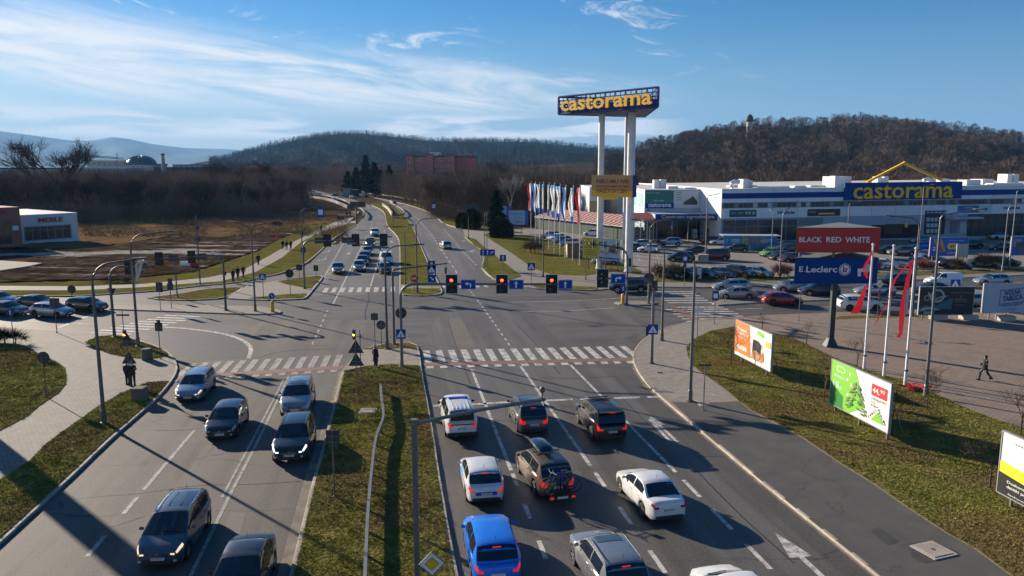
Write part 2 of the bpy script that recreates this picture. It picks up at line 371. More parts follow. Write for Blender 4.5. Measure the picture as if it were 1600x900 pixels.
def resample(P, step):
    out = [P[0].copy()]; acc = 0
    for a, b in zip(P, P[1:]):
        L = (b-a).length; t = step-acc
        while t <= L:
            out.append(a+(b-a)*(t/L)); t += step
        acc = (acc+L) % step
    return out
STONE = None
def kerb(pts, stones=True, wide=.16, h=.125, it=2, wpts=False, close=False, name='kerb'):
    global STONE
    P = [Vector((p[0], p[1])) for p in (pts if wpts else W2(pts))]
    if close: P.append(P[0].copy())
    P = smooth_pts(P, it)
    m = MB(); hh = h-(.012 if stones else 0)
    P2 = resample(P, 1.0)+[P[-1]] if stones else P
    vs = []
    for i, p in enumerate(P2):
        t = (P2[min(i+1, len(P2)-1)]-P2[max(i-1, 0)]).normalized(); nrm = Vector((-t.y, t.x))*(wide/2-(.01 if stones else 0))
        vs += [(p.x+nrm.x, p.y+nrm.y, -.05), (p.x+nrm.x, p.y+nrm.y, hh), (p.x-nrm.x, p.y-nrm.y, hh), (p.x-nrm.x, p.y-nrm.y, -.05)]
    fs = []
    for i in range(len(P2)-1):
        a = i*4
        for k in range(3): fs.append((a+k, a+k+1, a+k+5, a+k+4))
    m.add(vs, fs); base = part(name, m, kerbmat if stones else kerbfar); base['kind'] = 'structure'
    if stones:
        if STONE is None:
            s = MB(); hx, hy, c = .49, wide/2, .018
            vs = []
            for z, i in ((-.06, 0), (.107, 0), (.125, c)):
                vs += [(-hx+i*.5, -hy+i, z), (hx-i*.5, -hy+i, z), (hx-i*.5, hy-i, z), (-hx+i*.5, hy-i, z)]
            s.add(vs, [(a+k, a+(k+1) % 4, a+4+(k+1) % 4, a+4+k) for a in (0, 4) for k in range(4)]+[(8, 9, 10, 11)])
            STONE = s.mesh('kerb_stone'); STONE.materials.append(kerbmat)
        for a, b in zip(P2, P2[1:]):
            if (b-a).length < .6: continue
            c = (a+b)/2; o = bpy.data.objects.new('kerb_stone', STONE); link(o, base)
            o.location = (c.x+random.uniform(-.008, .008), c.y, random.uniform(-.006, .006)); o.rotation_euler = (random.uniform(-.02, .02), 0, atan2(b.y-a.y, b.x-a.x)+random.uniform(-.006, .006))
    return base
def stripe(m, a, b, w, z=.008):
    t = (b-a).normalized(); n = Vector((-t.y, t.x))*w/2
    m.add([(a.x-n.x, a.y-n.y, z), (b.x-n.x, b.y-n.y, z), (b.x+n.x, b.y+n.y, z), (a.x+n.x, a.y+n.y, z)], [(0, 1, 2, 3)])
def marking(name, pts, w=.15, dash=None, z=.008, it=0, material=None, wpts=False):
    P = [Vector((p[0], p[1])) for p in (pts if wpts else W2(pts))]
    if it: P = smooth_pts(P, it)
    m = MB()
    if dash is None:
        for a, b in zip(P, P[1:]): stripe(m, a, b+(b-a).normalized()*.02, w, z)
    else:
        on, off = dash; S = resample(P, .25); k = 0; st = 0
        while st < len(S)-1:
            e = min(st+int(on/.25), len(S)-1); seg = S[st:e+1:4] if e-st > 8 else [S[st], S[e]]
            if seg[-1] != S[e]: seg.append(S[e])
            for a, b in zip(seg, seg[1:]): stripe(m, a, b, w, z)
            st = e+int(off/.25)
    o = part(name, m, material or roadpaint, fix=False); o['kind'] = 'structure'; return o
# base terrain and asphalt
sheet('ground', [(-9000, -40), (9000, -40), (9000, 14000), (-9000, 14000)], -.09, ground_m, wpts=True)
sheet('road', [(-70, 8), (95, 8), (190, 60), (200, 150), (-60, 150), (-150, 95)], -.004, asphalt_side, wpts=True)
# near carriageways get their own surface
sheet('road_surface_away', [(712+33, 1080), (687, 760), (657, 578), (655, 540), (700, 470), (980, 470), (1010, 505), (990, 540), (992, 570), (1050, 635), (1372, 900), (1586, 1080)], .0, asphalt)
sheet('road_surface_oncoming', [(-290, 1080), (0, 850), (92, 765), (237, 632), (276, 575), (262, 548), (420, 500), (620, 500), (650, 540), (570, 548), (536, 581), (500, 720), (455, 900), (410, 1080)], .0, asphalt_left)
farL = [(622, 458), (624, 378), (618, 366), (604, 354), (602, 345), (600, 332), (590, 325), (575, 319.5), (553, 312), (520, 304), (489, 296.5)]
farLl = [(480, 463), (504, 434), (517, 405), (541, 361), (559, 350), (569, 338), (565, 330), (552, 321), (532, 312.5), (495, 305.5), (480, 301)]
sheet('far_road_oncoming', farL+farLl[::-1], .0, asphalt)
farR = [(691, 456), (682, 437), (664, 402), (650, 365), (637, 343), (631, 334), (622, 326), (611, 318), (590, 311), (560, 303), (530, 297)]
farRr = [(810, 450), (770, 437), (752, 420), (757, 405), (757, 393), (727, 371), (722, 359), (692, 350), (682, 339), (670, 331.5), (645, 322), (620, 316), (589, 309.5), (566, 305.5), (538, 298)]
sheet('far_road_away', farR+farRr[::-1], .0, asphalt)
# pale asphalt scrub in the middle of the junction and the dark turning patch on the left
sheet('asphalt_patch', [(845, 508), (905, 500), (975, 503), (1000, 512), (985, 528), (940, 536), (870, 528)], .004, asphalt_side, it=2)
sheet('asphalt_patch', [(255, 512), (300, 515), (350, 522), (380, 532), (393, 546), (388, 560), (330, 562), (285, 560), (268, 545), (240, 530), (228, 517)], .004, noisy('asphalt_dark', [(.3, (.05, .049, .048)), (.7, (.07, .068, .065))], .5, .6, 8, .3, 30, .01, spec=.4), it=1)
# slip road and pale lot tracks on the left
sheet('track', [(340, 372), (380, 358), (440, 352), (500, 349), (555, 345), (560, 352), (520, 357), (470, 362), (420, 366), (380, 376)], .004, gravel_m)
sheet('concrete_yard', [(285, 354), (315, 350), (400, 348), (470, 345), (480, 350), (400, 356), (330, 357)], .004, gravel_m)
ZP = .12
# ---- right: pavement round the corner, plaza, asphalt footway, grass triangle
RK = [(1586, 1080), (1372, 900), (1197, 760), (1100, 678), (1050, 636), (1012, 603), (993, 575), (989, 555), (1000, 536), (1022, 521), (1055, 509), (1100, 500), (1160, 496), (1300, 490), (1440, 487), (1600, 480), (1750, 474)]
slab('plaza', RK+[(2100, 540), (2600, 1080)], -.02, ZP, paver_plaza, it=0)
kerb(RK)
sheet('pavement', [(1047, 630), (1012, 601), (995, 575), (992, 556), (1002, 538), (1024, 523), (1056, 511), (1101, 503), (1150, 500), (1145, 514), (1110, 520), (1085, 534), (1074, 545), (1077, 562), (1084, 576), (1106, 593), (1131, 611), (1153, 629), (1120, 631)], ZP+.004, paver)
sheet('footway', [(1581, 1080), (1369, 899), (1194, 759), (1098, 677), (1050, 631), (1120, 632), (1154, 630), (1175, 646), (1200, 660), (1250, 686), (1312, 728), (1360, 758), (1417, 798), (1475, 836), (1520, 861), (1572, 900), (1800, 1080)], ZP+.004, asphalt_walk)
GR = [(1072, 545), (1084, 532), (1110, 519), (1145, 513), (1205, 522), (1240, 531), (1270, 545), (1300, 560), (1350, 579), (1410, 598), (1450, 613), (1530, 650), (1600, 673), (1760, 720), (1950, 900), (2000, 1080), (1815, 1080), (1574, 899), (1522, 860), (1477, 835), (1419, 797), (1362, 757), (1314, 727), (1252, 685), (1201, 657), (1176, 645), (1152, 627), (1131, 609), (1106, 591), (1084, 575), (1075, 560)]
slab('grass_verge', GR, ZP-.02, ZP+.03, grassmat)
# ---- near median
slab('median', [(536, 581), (545, 570), (560, 552), (580, 545), (600, 538), (640, 536), (652, 541), (656, 560), (657, 578), (675, 675), (687, 760), (712, 898), (745, 1080), (408, 1080), (458, 896), (490, 757), (501, 720), (515, 667), (526, 622)], -.02, ZP, paver, it=0)
kerb([(408, 1080), (458, 896), (490, 757), (501, 720), (515, 667), (526, 622), (536, 581), (545, 570), (560, 552), (580, 544), (600, 538), (640, 536), (652, 541), (656, 560), (657, 578), (675, 675), (687, 760), (712, 898), (745, 1080)], wide=.16)
GMED = [(539, 582), (575, 574), (615, 572), (655, 574), (657, 580), (673, 675), (685, 760), (709, 898), (741, 1080), (414, 1080), (462, 896), (493, 757), (504, 720), (518, 667), (529, 622)]
slab('grass_verge', GMED, ZP-.02, ZP+.03, grassmat)
slab('grass_verge', [(568, 548), (582, 545), (602, 539), (639, 538), (650, 542), (651, 547), (620, 546), (595, 547)], ZP-.02, ZP+.03, grassmat)
# ---- left: footway with two lawns
LK = [(-290, 1080), (-100, 938), (0, 850), (92, 765), (175, 685), (237, 632), (267, 599), (278, 577), (270, 558), (252, 545), (220, 534), (190, 525), (155, 522), (75, 519), (0, 513), (-120, 508), (-300, 505)]
slab('footpath', LK+[(-900, 600), (-900, 1080)], -.02, ZP, paver_left)
kerb(LK)
GV = [(-290, 1075), (-100, 933), (-2, 847), (90, 762), (173, 683), (235, 631), (264, 598), (232, 600), (190, 617), (155, 637), (130, 655), (100, 676), (72, 697), (45, 725), (0, 754), (-150, 860), (-420, 1075)]
slab('grass_verge', GV, ZP-.02, ZP+.03, grassmat)
GL = [(-60, 530), (0, 538), (27, 540), (40, 543), (57, 553), (92, 570), (102, 578), (104, 592), (103, 603), (92, 617), (62, 637), (45, 652), (20, 666), (0, 676), (-120, 730), (-400, 800), (-400, 560)]
slab('grass_verge', GL, ZP-.02, ZP+.03, grassmat)
GC = [(131, 537), (155, 528), (175, 526), (190, 527), (220, 536), (250, 546.5), (267, 558), (245, 562), (225, 564), (175, 557), (150, 547)]
slab('grass_verge', GC, ZP-.02, ZP+.03, grassmat, it=1)
# ---- left junction islands
def island(pts, m, z=ZP, stones=False):
    slab('traffic_island', pts, -.02, z, m); kerb(pts, stones=stones, close=True, it=1, wide=.16, h=z+.01)
island([(172, 484), (180, 478), (300, 478), (400, 480), (425, 484), (441, 488), (436, 491), (400, 492), (332, 490), (257, 487)], paver_left, stones=True)
island([(231, 466), (275, 461), (325, 452), (382, 449), (370, 457), (350, 467), (300, 470), (250, 469)], grassfar)
island([(356, 467), (372, 457), (392, 445), (432, 441), (462, 435), (500, 431), (505, 434), (489, 453), (481, 463), (475, 468), (425, 470), (385, 469)], paver_left)
slab('grass_verge', [(434, 441), (462, 435.6), (500, 432), (503, 434.5), (486, 452.5), (470, 450), (445, 445)], ZP-.02, ZP+.02, grassfar)
slab('grass_verge', [(388, 467.5), (445, 461.5), (478, 460), (480, 462), (473, 467), (425, 469), (395, 468.5)], ZP-.02, ZP+.02, grassfar)
# upper left verge, cycle path, meadow, mud lot
UL = [(-300, 462), (0, 463), (112, 464), (175, 460), (250, 455), (312, 447), (345, 444.5), (385, 440), (400, 436), (440, 428), (482, 411), (517, 376), (541, 360), (556, 352)]
slab('verge_ground', UL+[(556, 349), (480, 350), (300, 372), (150, 380), (0, 395), (-300, 400)], -.02, ZP, grassfar)
kerb(UL, stones=False)
sheet('cycle_path', [(-300, 455), (0, 455), (125, 455), (225, 450), (300, 444), (345, 441), (375, 433), (400, 426), (440, 404), (472, 378), (507, 361), (540, 352), (553, 341), (562, 331), (552, 330), (540, 339), (518, 350), (462, 377), (415, 404), (382, 422), (362, 427), (325, 435), (225, 445), (125, 449), (0, 448), (-300, 448)], ZP+.006, paver_left)
rough_sheet('mud_lot', [(-160, 444), (0, 443), (150, 439), (225, 434), (300, 427), (350, 411), (400, 394), (440, 372), (470, 362), (420, 364), (350, 372), (300, 370), (220, 377), (180, 386), (120, 392), (0, 392), (-160, 395)], ZP+.01, mud, .6, .20, .16, .7)
slab('concrete_pad', [(-80, 412), (0, 411), (66, 415), (45, 420), (0, 427), (-60, 432)], -.02, .42, gravel_m)
rough_sheet('meadow', [(120, 388), (180, 384), (230, 375), (300, 369), (350, 371), (420, 363), (480, 352), (520, 349), (560, 335), (540, 324), (500, 330), (470, 336), (400, 337), (300, 337), (150, 337), (60, 340), (0, 350), (-160, 352), (-160, 392), (0, 390)], -.08, drymeadow, 1.3, .40, .09, .35)
# ---- far median
FM = [(625, 458), (632, 462), (660, 463), (688, 461), (691, 455), (682, 437), (664, 402), (650, 365), (637, 343), (631, 335), (622, 327), (612, 320), (603, 317.5), (590, 318), (578, 320), (591, 325), (601, 332), (603, 345), (605, 354), (619, 367), (625, 379)]
slab('median', FM, -.02, ZP, grassfar); kerb(FM, stones=False, close=True, it=1)
sheet('pavement', [(625, 446), (686, 446), (690, 452), (626, 452)], ZP+.006, paver_left)
# ---- upper right
UR = [(682, 339), (692, 350), (722, 358)]
slab('verge_ground', [(640, 318), (670, 330), (683, 339.5), (693, 350), (722, 357), (770, 361), (775, 352), (740, 335), (700, 321), (660, 312)], -.02, ZP, grassfar)
sheet('footpath', [(660, 315), (672, 321), (700, 335), (728, 356), (742, 358), (715, 338), (690, 322), (672, 316)], ZP+.006, paver_left)
kerb([(566, 305.5), (589, 309.5), (620, 316), (645, 322), (670, 331.5), (682, 339), (692, 350), (722, 358)], stones=False)
UR2 = [(727, 371), (742, 384), (757, 393), (757, 405), (752, 420), (770, 437), (800, 446), (838, 452), (925, 454.5), (950, 452), (975, 449), (1005, 447), (1025, 449), (1100, 450), (1240, 446), (1430, 438), (1600, 430), (1800, 425)]
slab('pavement', UR2+[(1800, 416), (1600, 420), (1430, 425), (1240, 434), (1022, 432), (1003, 424), (975, 413), (925, 398), (837, 371), (774, 364), (735, 366)], -.02, ZP, paver_left)
kerb(UR2, stones=False)
slab('grass_verge', [(727, 371), (742, 385), (757, 393.5), (757, 405), (753, 419), (771, 436), (790, 440), (815, 433), (800, 421), (760, 390), (742, 374)], ZP-.02, ZP+.03, grassfar)
slab('grass_verge', [(755, 367), (774, 365), (837, 371), (925, 398), (975, 413), (1003, 425), (1000, 430), (960, 426), (912, 432), (860, 430), (832, 420), (800, 397), (775, 381)], ZP-.02, ZP+.03, grassfar)
slab('grass_verge', [(832, 447), (880, 448), (935, 450), (932, 453.5), (880, 453.5), (838, 451)], ZP-.02, ZP+.03, grassfar)
slab('grass_verge', [(1020, 434), (1100, 435), (1220, 434), (1430, 426), (1600, 421), (1800, 418), (1800, 423), (1600, 426), (1430, 432), (1220, 440), (1100, 442), (1026, 442)], ZP-.02, ZP+.03, grassfar)
sheet('side_road', [(722, 358), (727, 371), (757, 368), (840, 371), (925, 398), (975, 413), (1003, 424), (1022, 433), (1240, 434), (1600, 420), (1900, 412), (1900, 352), (1600, 350), (900, 352), (800, 358), (770, 360)], .004, asphalt_park)
island([(960, 474), (975, 477.5), (1015, 477.5), (1028, 474), (1010, 472), (975, 472)], paver_left, stones=True)
M2 = [(1113, 475), (1130, 469), (1190, 465), (1260, 463), (1420, 456), (1600, 449), (1750, 444), (1750, 450), (1600, 457), (1430, 463), (1300, 469), (1190, 473), (1122, 478)]
island(M2, paver_left, stones=True)
# narrow grass strip against the plaza
sheet('grass_strip', [(1300, 501), (1312, 496), (1440, 491), (1520, 489), (1520, 493), (1440, 496)], ZP+.006, grassfar)
# ---------------------------------------------------------------- markings
def zebra(name, a, b, n, length, w, axis, red=None, mt=None):
    """n stripes from a to b, each running along axis"""
    m = MB(); a = Vector(a[:2]); b = Vector(b[:2]); ax = Vector(axis).normalized()
    for i in range(n):
        c = a+(b-a)*(i/(n-1)); stripe(m, c-ax*length/2, c+ax*length/2, w, .012)
        if red: stripe(m, c-ax*(length/2+1.75), c-ax*(length/2+1.05), w, .012)
    o = part(name, m, mt or roadpaint, fix=False); o['kind'] = 'structure'
    if red:
        m = MB(); d = (b-a).normalized()*.6
        stripe(m, a-d-ax*(length/2+.5), b+d-ax*(length/2+.5), .95, .008); o = part('cycle_crossing', m, roadred, fix=False); o['kind'] = 'structure'
R9 = (sin(radians(-9.5)), cos(radians(-9.5))); R7 = (sin(radians(-7)), cos(radians(-7)))
zebra('zebra_crossing', G(668, 557), G(984, 549.5), 17, 4.0, .55, R9, True)
zebra('zebra_crossing', G(292, 577), G(528, 563), 13, 3.6, .5, R7, True, roadworn)
zebra('zebra_crossing', G(509, 453.5), G(614, 452), 9, 3.8, .55, (sin(radians(-8)), cos(radians(-8))))
d1 = G(332, 490)-G(172, 484); d1 = (d1.x, d1.y)
zebra('zebra_crossing', G(172, 521), G(286, 494), 9, 4.2, .5, d1)
zebra('zebra_crossing', G(1095, 480), G(1140, 502), 7, 5.0, .5, (1, .02), True)
zebra('zebra_crossing', G(1050, 456), G(1078, 473), 6, 5.0, .5, (1, .02))
zebra('zebra_crossing', G(694, 447), G(758, 446), 6, 3.0, .5, R9)
def pl(x0, y0, s, ys): return [(x0+s*(y-y0), y) for y in ys]
marking('lane_line', pl(738, 580, .392, (577, 650, 735)), .2)
marking('lane_line', pl(738, 580, .392, (740, 1080)), .2, (1.6, 2.2))
marking('lane_line', pl(819, 580, .70, (572, 650, 728)), .2)
marking('lane_line', pl(819, 580, .70, (738, 1080)), .2, (1.8, 2.4))
marking('lane_line', pl(901, 580, .98, (570, 622)), .2)
marking('lane_line', pl(901, 580, .98, (640, 738)), .2)
marking('lane_line', pl(901, 580, .98, (750, 1080)), .2, (2, 1.4))
marking('stop_line', [(677, 634), (745, 631.5), (800, 628)], .35, (1.6, .0001) if False else None)
marking('stop_line', [(800, 628), (870, 625), (1030, 620)], .35, (1.75, .6))
marking('lane_line', [(304, 672), (225, 765)], .2, material=roadworn)
marking('lane_line', [(215, 777), (120, 889), (-20, 1060)], .2, (1.8, 2.0), material=roadworn)
marking('lane_line', [(452, 587), (400, 695), (360, 772), (300, 895), (230, 1040)], .16, material=roadworn)
marking('lane_line', [(444, 592), (388, 700), (347, 777)], .12, material=roadworn)
marking('turning_line', [(255, 511), (300, 514), (350, 521), (382, 532), (394, 545), (388, 560)], .35, it=2)
marking('lane_line', [(545, 365), (527, 397), (500, 445)], .2, (1.5, 1.2))
marking('lane_line', [(572, 372), (540, 436), (520, 476)], .18)
marking('lane_line', [(597, 388), (579, 447)], .18)
marking('lane_line', [(601, 360), (597, 386)], .18, (2, 2))
marking('lane_line', [(509, 428), (620, 428.5)], .3)
marking('guide_line', [(575, 322), (580, 335), (581, 350), (578, 362)], .15, (3, 4))
marking('lane_line', [(589, 314), (625, 325), (650, 340), (669, 360), (700, 405), (716, 430)], .18, (3, 3))
marking('lane_line', [(694, 358), (722, 392), (745, 415)], .18, (1.5, 1.5))
marking('guide_line', [(730, 448), (747, 470), (772, 505), (800, 545)], .15, (1, 1.2))
marking('guide_line', [(512, 485), (500, 512), (487, 540)], .15, (1, 1.5))
marking('lane_line', [(800, 487), (880, 486), (960, 481)], .15)
marking('lane_line', [(800, 472), (900, 470), (1035, 462)], .15)
marking('lane_line', [(1150, 483), (1190, 482)], .2); marking('lane_line', [(1280, 480), (1310, 479)], .2)
marking('lane_line', [(1130, 461), (1260, 456), (1600, 441)], .15, (3, 3)); marking('stop_line', [(1105, 498), (1160, 500)], .35)
marking('lane_line', [(0, 500), (60, 503), (150, 507)], .18); marking('stop_line', [(150, 489), (92, 512)], .4)
marking('lane_line', [(0, 478), (90, 476), (230, 474)], .15, (2, 3))
marking('lane_line', [(1015, 655), (1047, 690)], .2)
def arrow(px, py, ang, kind, s=1.0):
    """worn lane arrow: shaft and head, ang = compass heading of its tip"""
    m = MB(); o = G(px, py); d = Vector((sin(ang), cos(ang))); r = Vector((cos(ang), -sin(ang))); o = Vector((o.x, o.y))
    def P(a, b): q = o+d*a*s+r*b*s; return (q.x, q.y, .012)
    m.add([P(-2.6, -.1), P(-2.6, .1), P(.4, .1), P(.4, -.1)], [(0, 1, 2, 3)])
    if kind == 's': m.add([P(.4, -.42), P(.4, .42), P(2.2, 0)], [(0, 1, 2)])
    if kind == 'r': m.add([P(.4, -.1), P(.1, .12), P(.9, .75), P(1.4, .6), P(.75, -.05)], [(0, 1, 2, 3, 4)]); m.add([P(.6, 1.0), P(1.9, .7), P(1.5, 1.5)][::-1]+[P(.6, 1.0)][:0], [(0, 1, 2)])
    if kind == 'rs': m.add([P(-.2, .1), P(.9, .9), P(1.2, .6), P(.5, .1)], [(0, 1, 2, 3)]); m.add([P(.4, -.5), P(.4, .42), P(2.6, 0)], [(0, 1, 2)]); m.add([P(.5, 1.35), P(1.6, .2), P(1.9, 1.3)], [(0, 1, 2)])
    ob = part('lane_arrow', m, roadpaint, fix=False); ob['kind'] = 'structure'
arrow(1034, 668, radians(-9.5), 's', .95); arrow(1262, 880, radians(-9.5), 's', 1.15)
for px, py, k in ((508, 405, 'r'), (514, 393, 'r'), (523, 379, 'r'), (545, 396, 's'), (612, 378, 'r'), (610, 393, 'r'), (722, 377, 'r'), (735, 393, 'r')):
    arrow(px, py, radians(170 if px < 640 else -20), 'r' if px < 540 or px > 640 else 's', .9)
for pts in ([(536, 581), (526, 622), (515, 667), (501, 720), (490, 757), (458, 896), (408, 1080), (378, 1080), (434, 896), (473, 757), (486, 720), (504, 667), (518, 622), (530, 581)], [(990, 556), (993, 575), (1012, 603), (1050, 636), (1100, 678), (1197, 760), (1372, 900), (1586, 1080), (1570, 1080), (1362, 900), (1190, 760), (1093, 678), (1044, 636), (1006, 603), (988, 575)]): sheet('roadside_grit', pts, .003, noisy('grit', [(.35, (.11, .095, .075)), (.65, (.24, .205, .16))], 1.2, .95, 8))
tar = mat('tar_seam', (.016, .015, .014), .5)
for pts, w in (([(95, 782), (150, 776), (225, 771), (300, 758), (400, 757), (470, 752)], .045), ([(140, 832), (180, 822), (226, 806)], .06), ([(240, 672), (275, 673), (312, 670)], .05), ([(575, 455), (577, 470), (570, 485), (571, 500)], .10), ([(800, 500), (845, 545), (875, 585)], .06), ([(700, 500), (712, 540), (735, 600)], .05), ([(690, 660), (760, 655), (840, 662)], .05), ([(845, 590), (900, 592), (960, 588)], .06), ([(1090, 715), (1130, 712), (1180, 722)], .05), ([(400, 560), (440, 548), (520, 545)], .06), ([(960, 610), (1010, 660), (1060, 705), (1140, 790), (1240, 880)], .05), ([(830, 470), (900, 480), (1000, 483), (1080, 490)], .08)):
    o = marking('tar_seam', pts, w, z=.006, it=1, material=tar)
for pts in ([(1372, 828), (1404, 850), (1386, 856), (1360, 834)], [(1418, 853), (1455, 849), (1495, 866), (1500, 872), (1444, 885), (1425, 876)]): sheet('footway_patch', pts, ZP+.010, tar if False else noisy('asphalt_dark', [(.3, (.05, .049, .048)), (.7, (.07, .068, .065))], .5, .6))
for pts in ([(700, 500), (722, 499), (745, 545), (715, 548)], [(500, 610), (512, 609), (498, 665), (480, 668)], [(330, 880), (360, 800), (385, 802), (360, 890)]): sheet('asphalt_patch', pts, .0035, noisy('asphalt_warm', [(.3, (.09, .082, .07)), (.7, (.14, .125, .105))], .5, .75, 8, .3, 30, .01))
# parking bay lines
m = MB()
for px, py, n, dx in ((1045, 428, 8, 29), (1000, 405, 4, 30)):
    for i in range(n):
        a = G(px+i*dx, py+4); b = G(px+i*dx-4, py-7); stripe(m, Vector(a[:2]), Vector(b[:2]), .12, .016)
for i in range(9): stripe(m, Vector(G(1060+i*14, 376)[:2]), Vector(G(1050+i*14, 382)[:2]), .15, .016)
o = part('bay_lines', m, roadpaint, fix=False); o['kind'] = 'structure'
# ---------------------------------------------------------------- covers in the pavement
def cover(px, py, s, label, rz=0, rnd=False, z=ZP+.035):
    g = G(px, py); t = thing('manhole_cover', label, 'manhole cover', (g.x, g.y, z), rz)
    if rnd: part('frame', MB().lathe([(s*.62, -.05), (s*.62, .01), (s*.5, .01)], 20), concrete, t); part('lid', MB().lathe([(s*.5, -.04), (s*.5, .016), (.02, .02)], 20), signback, t)
    else:
        part('frame', MB().box((0, 0, -.02), (s*1.25, s*1.25, .05)), concrete, t); part('lid', MB().box((0, 0, .012), (s, s, .03)), gravel_m, t)
        part('grip_hole', MB().lathe([(.09, .02), (.09, .031), (.05, .031)], 12), darksteel, t)
cover(1458, 865, .95, 'pale square manhole cover with round grip set in the dark footway', radians(20))
cover(575, 645, .8, 'square concrete cover sunk in the grass of the near median', 0)
cover(1031, 585, .5, 'small oval cover in the pavers by the kerb corner', 0, True, ZP+.008)
cover(1100, 635, .6, 'dark cover beside the foot of the blue arrow sign', 0, False, ZP+.01)
cover(1451, 538, .8, 'round dark manhole cover out on the red paved plaza', 0, True, ZP+.006)
# ---------------------------------------------------------------- grass tufts (real blades over the near lawns)
def tufts(name, pts, dens, h, material, ymax=95, z=ZP+.03, clump=.5):
    P = [(g.x, g.y) for g in W2(pts)]; xs = [p[0] for p in P]; ys = [p[1] for p in P]
    x0, x1, y0, y1 = min(xs), max(xs), min(ys), min(max(ys), ymax)
    x0 = max(x0, -45); x1 = min(x1, 45)
    n = int((x1-x0)*(y1-y0)*dens); X = np.random.uniform(x0, x1, n); Y = np.random.uniform(y0, y1, n)
    k = in_poly(P, X, Y); X = X[k]; Y = Y[k]
    # visible part only, plus a margin
    vis = (np.abs(X) < Y*.78+3); X = X[vis]; Y = Y[vis]
    lump = np.sin(X*1.7+np.sin(Y*1.3)*2)*np.sin(Y*1.9+np.sin(X*.9)*2)
    n = len(X); nb = 5
    V = np.zeros((n, nb, 3, 3)); a = np.random.uniform(0, 2*pi, (n, nb)); hh = h*(.55+.5*np.random.rand(n, nb))*(1+clump*lump[:, None])
    r = np.random.uniform(0, .13, (n, nb)); bx = X[:, None]+np.cos(a)*r; by = Y[:, None]+np.sin(a)*r
    w = .016; pa = a+pi/2
    V[:, :, 0, 0] = bx-np.cos(pa)*w; V[:, :, 0, 1] = by-np.sin(pa)*w; V[:, :, 1, 0] = bx+np.cos(pa)*w; V[:, :, 1, 1] = by+np.sin(pa)*w
    ln = hh*np.random.uniform(.3, 1.1, (n, nb)); V[:, :, 2, 0] = bx+np.cos(a)*ln; V[:, :, 2, 1] = by+np.sin(a)*ln; V[:, :, 2, 2] = hh
    V[..., 2] += z-.005; V = V.reshape(-1, 3)
    me = npmesh(name, V, np.arange(len(V)).reshape(-1, 3)); me.materials.append(material)
    o = bpy.data.objects.new(name, me); link(o); o['kind'] = 'stuff'; o['label'] = 'short winter grass, green mixed with straw'; o['category'] = 'grass'
for pg, d in ((GMED, 75), (GR, 50), (GV, 75), (GL, 55), (GC, 50)): tufts('grass', pg, d, .075, blade)
# ================================================================ VEHICLES
glass = mat('car_glass', (.012, .017, .024), .06, spec=.9)
glass_l = mat('car_glass_light', (.05, .075, .10), .08, spec=.9)
trim = mat('car_trim', (.02, .02, .022), .5)
rubber = mat('tyre_rubber', (.018, .018, .018), .85)
alloy = mat('alloy', (.32, .33, .34), .35, metal=.8)
chrome = mat('chrome', (.6, .6, .6), .15, metal=1.0)
head_off = mat('headlight_clear', (.45, .48, .5), .12, spec=.8)
head_on = mat('headlight_lit', (.8, .7, .5), .2, emit=(1, .75, .42), es=.45)
head_led = mat('headlight_led', (.8, .85, .9), .2, emit=(.8, .9, 1), es=1.0)
tail_m = mat('taillight', (.34, .008, .008), .2, spec=.7)
tail_on = mat('taillight_lit', (.6, .01, .01), .25, emit=(1, .02, .01), es=.25)
plate_w = mat('plate_white', (.62, .63, .64), .4); plate_t = mat('plate_letters', (.03, .03, .03), .5); plate_b = mat('plate_blue', (.02, .06, .4), .5)
def paint(name, col, metal=.0, rough=.28):
    if name in MATS: return MATS[name]
    m = noisy(name, [(.3, tuple(c*.86 for c in col)), (.7, col)], 1.6, rough, 6, metal=metal, spec=.6)       # faint road dust
    b = m.node_tree.nodes['Principled BSDF']; b.inputs['Coat Weight'].default_value = .7; b.inputs['Coat Roughness'].default_value = .06
    return m
PAINT = {'white': paint('paint_white', (.70, .72, .73)), 'silver': paint('paint_silver', (.34, .36, .38), .6), 'paleblue': paint('paint_pale_blue', (.27, .36, .46), .55),
 'grey': paint('paint_grey', (.10, .105, .11), .5), 'black': paint('paint_black', (.010, .010, .012)), 'navy': paint('paint_navy', (.012, .018, .04), .3),
 'green': paint('paint_slate_green', (.028, .042, .05), .4), 'blueg': paint('paint_blue_grey', (.10, .12, .155), .5), 'dkgrey': paint('paint_dark_grey', (.035, .037, .042), .4),
 'blue': paint('paint_blue', (.015, .20, .85), .1), 'red': paint('paint_red', (.30, .012, .012), .2), 'darkred': paint('paint_dark_red', (.12, .01, .012), .3),
 'bronze': paint('paint_bronze', (.20, .15, .12), .5), 'lime': paint('paint_lime', (.14, .42, .03)), 'beige': paint('paint_beige', (.36, .34, .31), .4), 'plum': paint('paint_plum', (.018, .012, .018), .3)}
